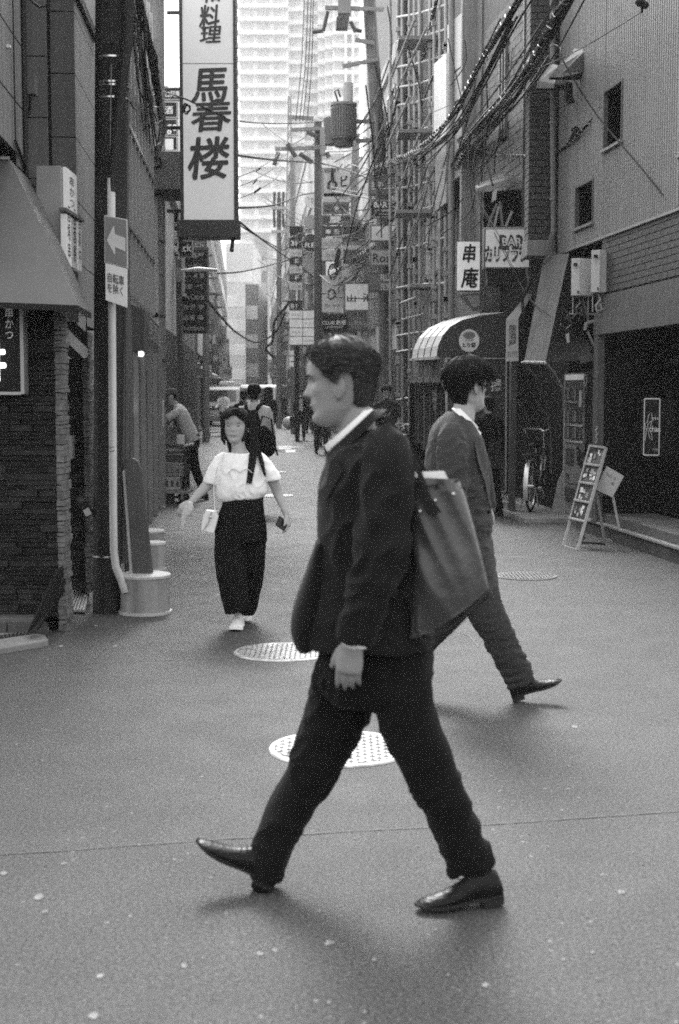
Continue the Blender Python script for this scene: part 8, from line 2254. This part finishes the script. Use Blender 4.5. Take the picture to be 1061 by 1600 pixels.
loft(q, subdiv([S(296, 786, 5, .02, -.14), S(297, 796, 5, .018, -.15), S(295, 806, 2, .010, -.15)], 4), 12)
remesh(q, 'cloth', M_SHIRTG, hk, .006, 1, folds(.012, (60, 60, 40), 5))

# --- walkers farther off: one builder, each with its own pose and clothes
def walker(label, Y, px, h, face=90, top=None, bottom=None, skin=None, stride=.16, lift=.0, lean=0.0, arms=((.0, 0), (.0, 0)), sleeve=True, hair=None, vox=.014, dx=0, top_name='jacket', collarv=False, hl=None, cap=False, wide=1.0, bow=0.0, coat=.0):
    """face: heading in degrees, -90 towards the camera, 90 away from it; arms: (forward swing, elbow bend) in radians"""
    x = P(px, 640, Y).x
    t = thing('person', label, 'person', (x, Y, 0), 'people walking in the lane')
    k = h / 1.72
    F = Vector((cos(radians(face)), sin(radians(face)), 0)); Rr = Vector((F.y, -F.x, 0))
    B = Vector((x, Y, 0))
    T = lambda f, r, z: B + F * f * k + Rr * r * k + Vector((0, 0, z * k))
    hip = .90; 
    def bend(z):  # forward bow of the trunk
        u = max(0, (z - hip)); return (sin(bow) * u, hip + cos(bow) * u) if z > hip else (0, z)
    def U(f, r, z):
        ff, zz = bend(z); return T(f * cos(bow) + ff + lean * max(0, z - hip), r, zz)
    b = MB(); 
    hf, hz = bend(1.60)
    MHd = Matrix.Translation(T(hf + .02 + lean * .7, 0, hz)) @ Matrix.Rotation(radians(face), 4, 'Z') @ Matrix.Rotation(bow * .8 + .05, 4, 'Y') @ Matrix.Diagonal((.95 * k, .95 * k, .95 * k, 1))
    head_mesh(b, MHd, 0, 32, 36)
    w = Rr
    loft(b, [(U(.0, 0, 1.38), .055 * k, .06 * k), (U(.01, 0, 1.52), .05 * k, .05 * k)], 12, w=w)
    loft(b, subdiv([(U(0, 0, 1.40), .08 * k, .15 * k), (U(0, 0, 1.2), .09 * k, .14 * k), (U(0, 0, 1.0), .08 * k, .12 * k), (U(0, 0, .88), .08 * k, .13 * k)], 3), 12, w=w)
    J = MB(); loft(J, subdiv([(U(0, 0, 1.47), .07 * k, .09 * k), (U(0, 0, 1.42), .10 * k, .17 * k * wide), (U(0, 0, 1.32), .125 * k, .205 * k * wide), (U(0, 0, 1.12), .125 * k, .19 * k * wide), (U(0, 0, .95), .13 * k, .185 * k * wide), (U(0, 0, .90 - coat), .13 * k, .19 * k * wide)], 3), 16, w=w)
    for s, (sw, eb) in zip((-1, 1), arms):
        sh = U(0, s * .19, 1.40)
        e = sh + (F * sin(sw) - Vector((0, 0, 1)) * cos(sw)) * .28 * k + Rr * s * .03 * k
        wr = e + (F * sin(sw + eb) - Vector((0, 0, 1)) * cos(sw + eb)) * .25 * k
        loft(b, [(sh, .04 * k, .04 * k), (e, .036 * k, .036 * k), (wr, .026 * k, .026 * k)], 10, w=w)
        hand(b, wr, wr - e, -Rr * s, F, .4, .95 * k)
        if sleeve: loft(J, subdiv([(sh - Rr * s * .03, .05 * k, .06 * k), (sh.lerp(e, .3), .058 * k, .058 * k), (e, .052 * k, .052 * k), (wr, .042 * k, .042 * k)], 3), 12, w=w)
        else: loft(J, [(sh - Rr * s * .03, .05 * k, .06 * k), (sh.lerp(e, .3), .060 * k, .06 * k), (sh.lerp(e, .8), .062 * k, .06 * k)], 12, w=w)
    Tr = MB(); loft(Tr, subdiv([(T(0, 0, 1.0), .11 * k, .165 * k), (T(0, 0, .9), .115 * k, .175 * k), (T(0, 0, .8), .10 * k, .15 * k)], 3), 16, w=w)
    feet = []
    for s, sf in ((-1, 1), (1, -1)):
        kn = T(sf * stride * .75 + .03, s * .09, .50); an = T(sf * stride * 1.6 - (.03 if sf < 0 else 0), s * .09, .11 + (lift if sf < 0 else 0))
        loft(b, [(T(0, s * .08, .88), .07 * k, .07 * k), (kn, .05 * k, .05 * k), (an, .035 * k, .035 * k)], 10, w=w)
        loft(Tr, subdiv([(T(0, s * .085, .86), .095 * k, .09 * k), (kn, .075 * k, .075 * k), (an, .06 * k, .06 * k)], 3), 14, w=w)
        feet.append((an, sf))
    remesh(b, 'body', skin or M_SKIN2, t, vox, 1)
    fo = folds(.012, (14, 14, 14), Y)
    remesh(J, top_name, top or M_SUIT, t, vox, 2, fo); remesh(Tr, 'trousers', bottom or M_TROU, t, vox, 2, fo)
    for an, sf in feet:
        hl_ = an - F * .06 * k; hl_.z = an.z - .10 * k if sf < 0 else .012
        hl_.z = max(hl_.z, .014)
        to = hl_ + F * .27 * k; to.z = .008 if sf < 0 else (.008 if stride < .05 else .06)
        shoe(t, hl_, to, (0, 0, 1), None, M_LEATHER, M_SOLE, .042)
    if not cap:
        hair_mesh('hair', hair or M_HAIR, t, MHd, hl or hl_bowl, .02, 40, 34, seed=int(px), rough=.004)
    if collarv:
        c = MB(); collar(c, U(.015, 0, 1.475), F * .068 * k, Rr * .068 * k, (0, 0, 1), .028, .004, 0, 1.1, 20); c.build('shirt_collar', M_SHIRT, t, smooth=True)
    t['_'] = 0; del t['_']
    return t, T, U, MHd, F, Rr

# worker in a cap bending over the trolley
t, T, U, MHd, F, Rr = walker('delivery worker in cap and pale polo shirt bending over a trolley', 20.6, 300, 1.66, face=192, top=M_SHIRTG, bottom=M_TROU, stride=.10, bow=.42, sleeve=False, top_name='polo_shirt', arms=((1.0, .35), (.75, .5)), cap=True, vox=.012)
c = MB()
M_CAP = gm('cap_grey', .07, rough=.9, var=.2)
for zz, rr in ((0, 0),):
    vs = []; fs = []
hair_mesh('hair', M_HAIR, t, MHd, lambda a, s: .045 if a < 100 else -.05, .012, 40, 34, seed=3)
hair_mesh('cap', M_CAP, t, MHd, lambda a, s: .055 if a < 110 else .03, .024, 40, 34, seed=5, rough=.001)
c.prism([MHd @ Vector(v) for v in ((.06, -.075, .066), (.10, -.07, .062), (.145, -.04, .055), (.155, 0, .053), (.145, .04, .055), (.10, .07, .062), (.06, .075, .066))], (0, 0, .006)); c.build('cap_peak', M_CAP, t)
# man with rucksack walking away
t, T, U, MHd, F, Rr = walker('man in pale shirt with black rucksack walking away behind the woman', 18.6, 397, 1.66, face=84, top=gm('pale_shirt', .5, rough=.8, var=.06, bump=.3, bs=30), bottom=M_TROU, stride=.13, top_name='shirt', arms=((-.15, .2), (.2, .7)), vox=.011, wide=1.1)
rk = thing('backpack', 'black rucksack worn by the man in the pale shirt', 'backpack', U(-.2, -.02, .95))
q = MB(); loft(q, subdiv([(U(-.20, -.02, .92), .07, .13), (U(-.235, -.02, 1.05), .095, .145), (U(-.23, -.02, 1.22), .09, .135), (U(-.18, -.02, 1.36), .05, .10)], 4), 18, 2.8, w=Rr); remesh(q, 'main_pocket', M_BLACKCLOTH, rk, .012, 2, folds(.01, (20, 20, 20), 3))
for s in (-1, 1):
    q = MB(); q.tube([U(-.17, s * .05 - .02, 1.34), U(-.13, s * .09, 1.44), U(-.02, s * .11, 1.475), U(.10, s * .12, 1.40), U(.14, s * .13, 1.2)], [.02, .024, .024, .022, .018], 8); q.build('strap', M_BLACKCLOTH, rk, smooth=True)
tb = thing('shoulder_bag', 'dark bag carried at the elbow of the rucksack man', 'bag', P(418, 715, 18.4))
q = MB(); loft(q, subdiv([(P(408, 668, 18.4), .07, .05), (P(412, 685, 18.4), .15, .07), (P(417, 702, 18.4), .12, .06), (P(413, 714, 18.4), .04, .03)], 4), 16, 2.4); remesh(q, 'bag_body', M_BLACKCLOTH, tb, .012, 2, folds(.014, (20, 20, 20), 6))
q = MB(); q.tube([P(403, 672, 18.4), P(410, 650, 18.4), P(424, 655, 18.4), P(428, 690, 18.4), P(434, 712, 18.4)], .012, 7); q.build('handle', M_BLACKCLOTH, tb, smooth=True)
# the person almost hidden in front of him
walker('dark haired person mostly hidden between the rucksack man and the white vans', 30, 381, 1.60, face=90, top=M_BLACKCLOTH, bottom=M_TROU, vox=.02)
# the trolley pusher in front of the van
t, T, U, MHd, F, Rr = walker('worker in white shirt pushing an empty steel trolley before the vans', 53, 350, 1.66, face=-100, top=M_SHIRT, bottom=M_TROU, stride=.08, top_name='shirt', arms=((.5, .6), (.5, .6)), vox=.02, skin=M_SKIN)
# instrument case carrier
t, T, U, MHd, F, Rr = walker('dark figure with a tall instrument case on the back, beside the vans', 40, 419, 1.66, face=95, top=M_BLACKCLOTH, bottom=M_TROU, vox=.02)
gc = thing('instrument_case', 'tall black instrument case carried upright near the vans', 'case', U(-.2, 0, .6))
q = MB(); loft(q, subdiv([(U(-.22, 0, .62), .06, .15), (U(-.24, 0, .85), .08, .19), (U(-.24, 0, 1.15), .07, .14), (U(-.24, 0, 1.45), .06, .13), (U(-.24, 0, 1.78), .05, .12)], 4), 16, 2.6, w=Rr); remesh(q, 'case_shell', M_BLACKCLOTH, gc, .02, 2)
# dark suits down the lane
t, T, U, MHd, F, Rr = walker('far man in black suit clasping his hands, beside the vans', 74, 443, 1.62, face=-88, top=M_SUIT, bottom=M_TROU, stride=.07, arms=((.2, 1.2), (.2, 1.2)), vox=.025, collarv=True)
t, T, U, MHd, F, Rr = walker('man in black suit with open jacket walking with a briefcase in his right hand', 47.5, 470, 1.68, face=-85, top=M_SUIT, bottom=M_TROU, stride=.10, vox=.018, collarv=True, arms=((.1, .1), (-.1, .1)))
q = MB(); q.prism([U(.135, -.05, 1.42), U(.135, .05, 1.42), U(.145, .06, 1.0), U(.145, -.06, 1.0)], F * .01); q.build('shirt_front', M_SHIRT, t)
bc = thing('briefcase', 'black briefcase hanging from the hand of the suited man in the lane', 'briefcase', P(459, 682, 47.3))
q = MB(); a = P(459, 682, 47.3); q.box(a.x - .13, a.x + .15, 47.2, 47.32, .42, .80); q.build('case_body', M_LEATHER, bc, bevel=.02)
q = MB(); q.tube([(a.x - .06, 47.26, .79), (a.x - .04, 47.26, .87), (a.x + .06, 47.26, .87), (a.x + .08, 47.26, .79)], .012, 6); q.build('handle', M_LEATHER, bc)
walker('suited man walking away, seen only as dark legs beside the foreground man', 36.5, 502, 1.70, face=100, top=M_SUIT, bottom=M_TROU, stride=.14, vox=.018, arms=((.3, .2), (-.3, .1)))
walker('second dark trousered walker half hidden behind the suited man', 56, 484, 1.66, face=-80, top=M_SUIT2, bottom=M_TROU, stride=.1, vox=.025)
# glasses and t-shirt
t, T, U, MHd, F, Rr = walker('man with glasses in dark printed t-shirt standing by the scaffolding', 25.2, 604, 1.68, face=-98, top=gm('dark_tee', .028, rough=.9, var=.2), bottom=M_TROU, stride=.06, sleeve=False, vox=.012, top_name='t_shirt', skin=M_SKIN2, arms=((.05, .1), (.05, .1)), wide=1.05)
q = MB()
for s in (-1, 1):
    cc = Vector((.092, s * .032, .017)); q.tube([MHd @ (cc + Vector((0, .024 * cos(u), .017 * sin(u)))) for u in [i * pi / 6 for i in range(13)]], .0022, 5)
q.tube([MHd @ Vector((.095, -.01, .018)), MHd @ Vector((.095, .01, .018))], .0022, 5); q.build('glasses', M_IRIS, t)
q = MB(); rnd = random.Random(4)
for i in range(22): 
    f0 = rnd.uniform(-.09, .09); z0 = rnd.uniform(1.18, 1.33); q.tube([U(.128, f0, z0), U(.13, f0 + rnd.uniform(-.03, .03), z0 + rnd.uniform(-.03, .03))], .006, 4)
q.build('shirt_print', M_SHIRTG, t)
# person in black behind the second suited man
t, T, U, MHd, F, Rr = walker('person in black coat with a black shoulder bag, hidden behind the grey suited man', 18.0, 764, 1.50, face=120, top=M_BLACKCLOTH, bottom=M_BLACKCLOTH, stride=.08, vox=.014, coat=.25)
q = thing('shoulder_bag', 'flat black shoulder bag at the side of the person in black', 'bag', P(777, 735, 17.85))
z = MB(); z.prism([P(762, 690, 17.8), P(783, 690, 17.8), P(786, 734, 17.8), P(764, 734, 17.8)], (0, .1, 0)); z.build('bag_body', M_LEATHER, q, bevel=.01)
z = MB(); z.tube([P(766, 690, 17.85), P(768, 655, 17.9), P(776, 655, 17.9), P(781, 690, 17.85)], .008, 6); z.build('strap', M_LEATHER, q)
# onlooker behind the concrete pole
walker('grey haired person standing behind the concrete pole with the notice', 26, 261, 1.66, face=0, top=M_SUIT2, bottom=M_TROU, stride=.04, vox=.018, hair=M_HAIRG)
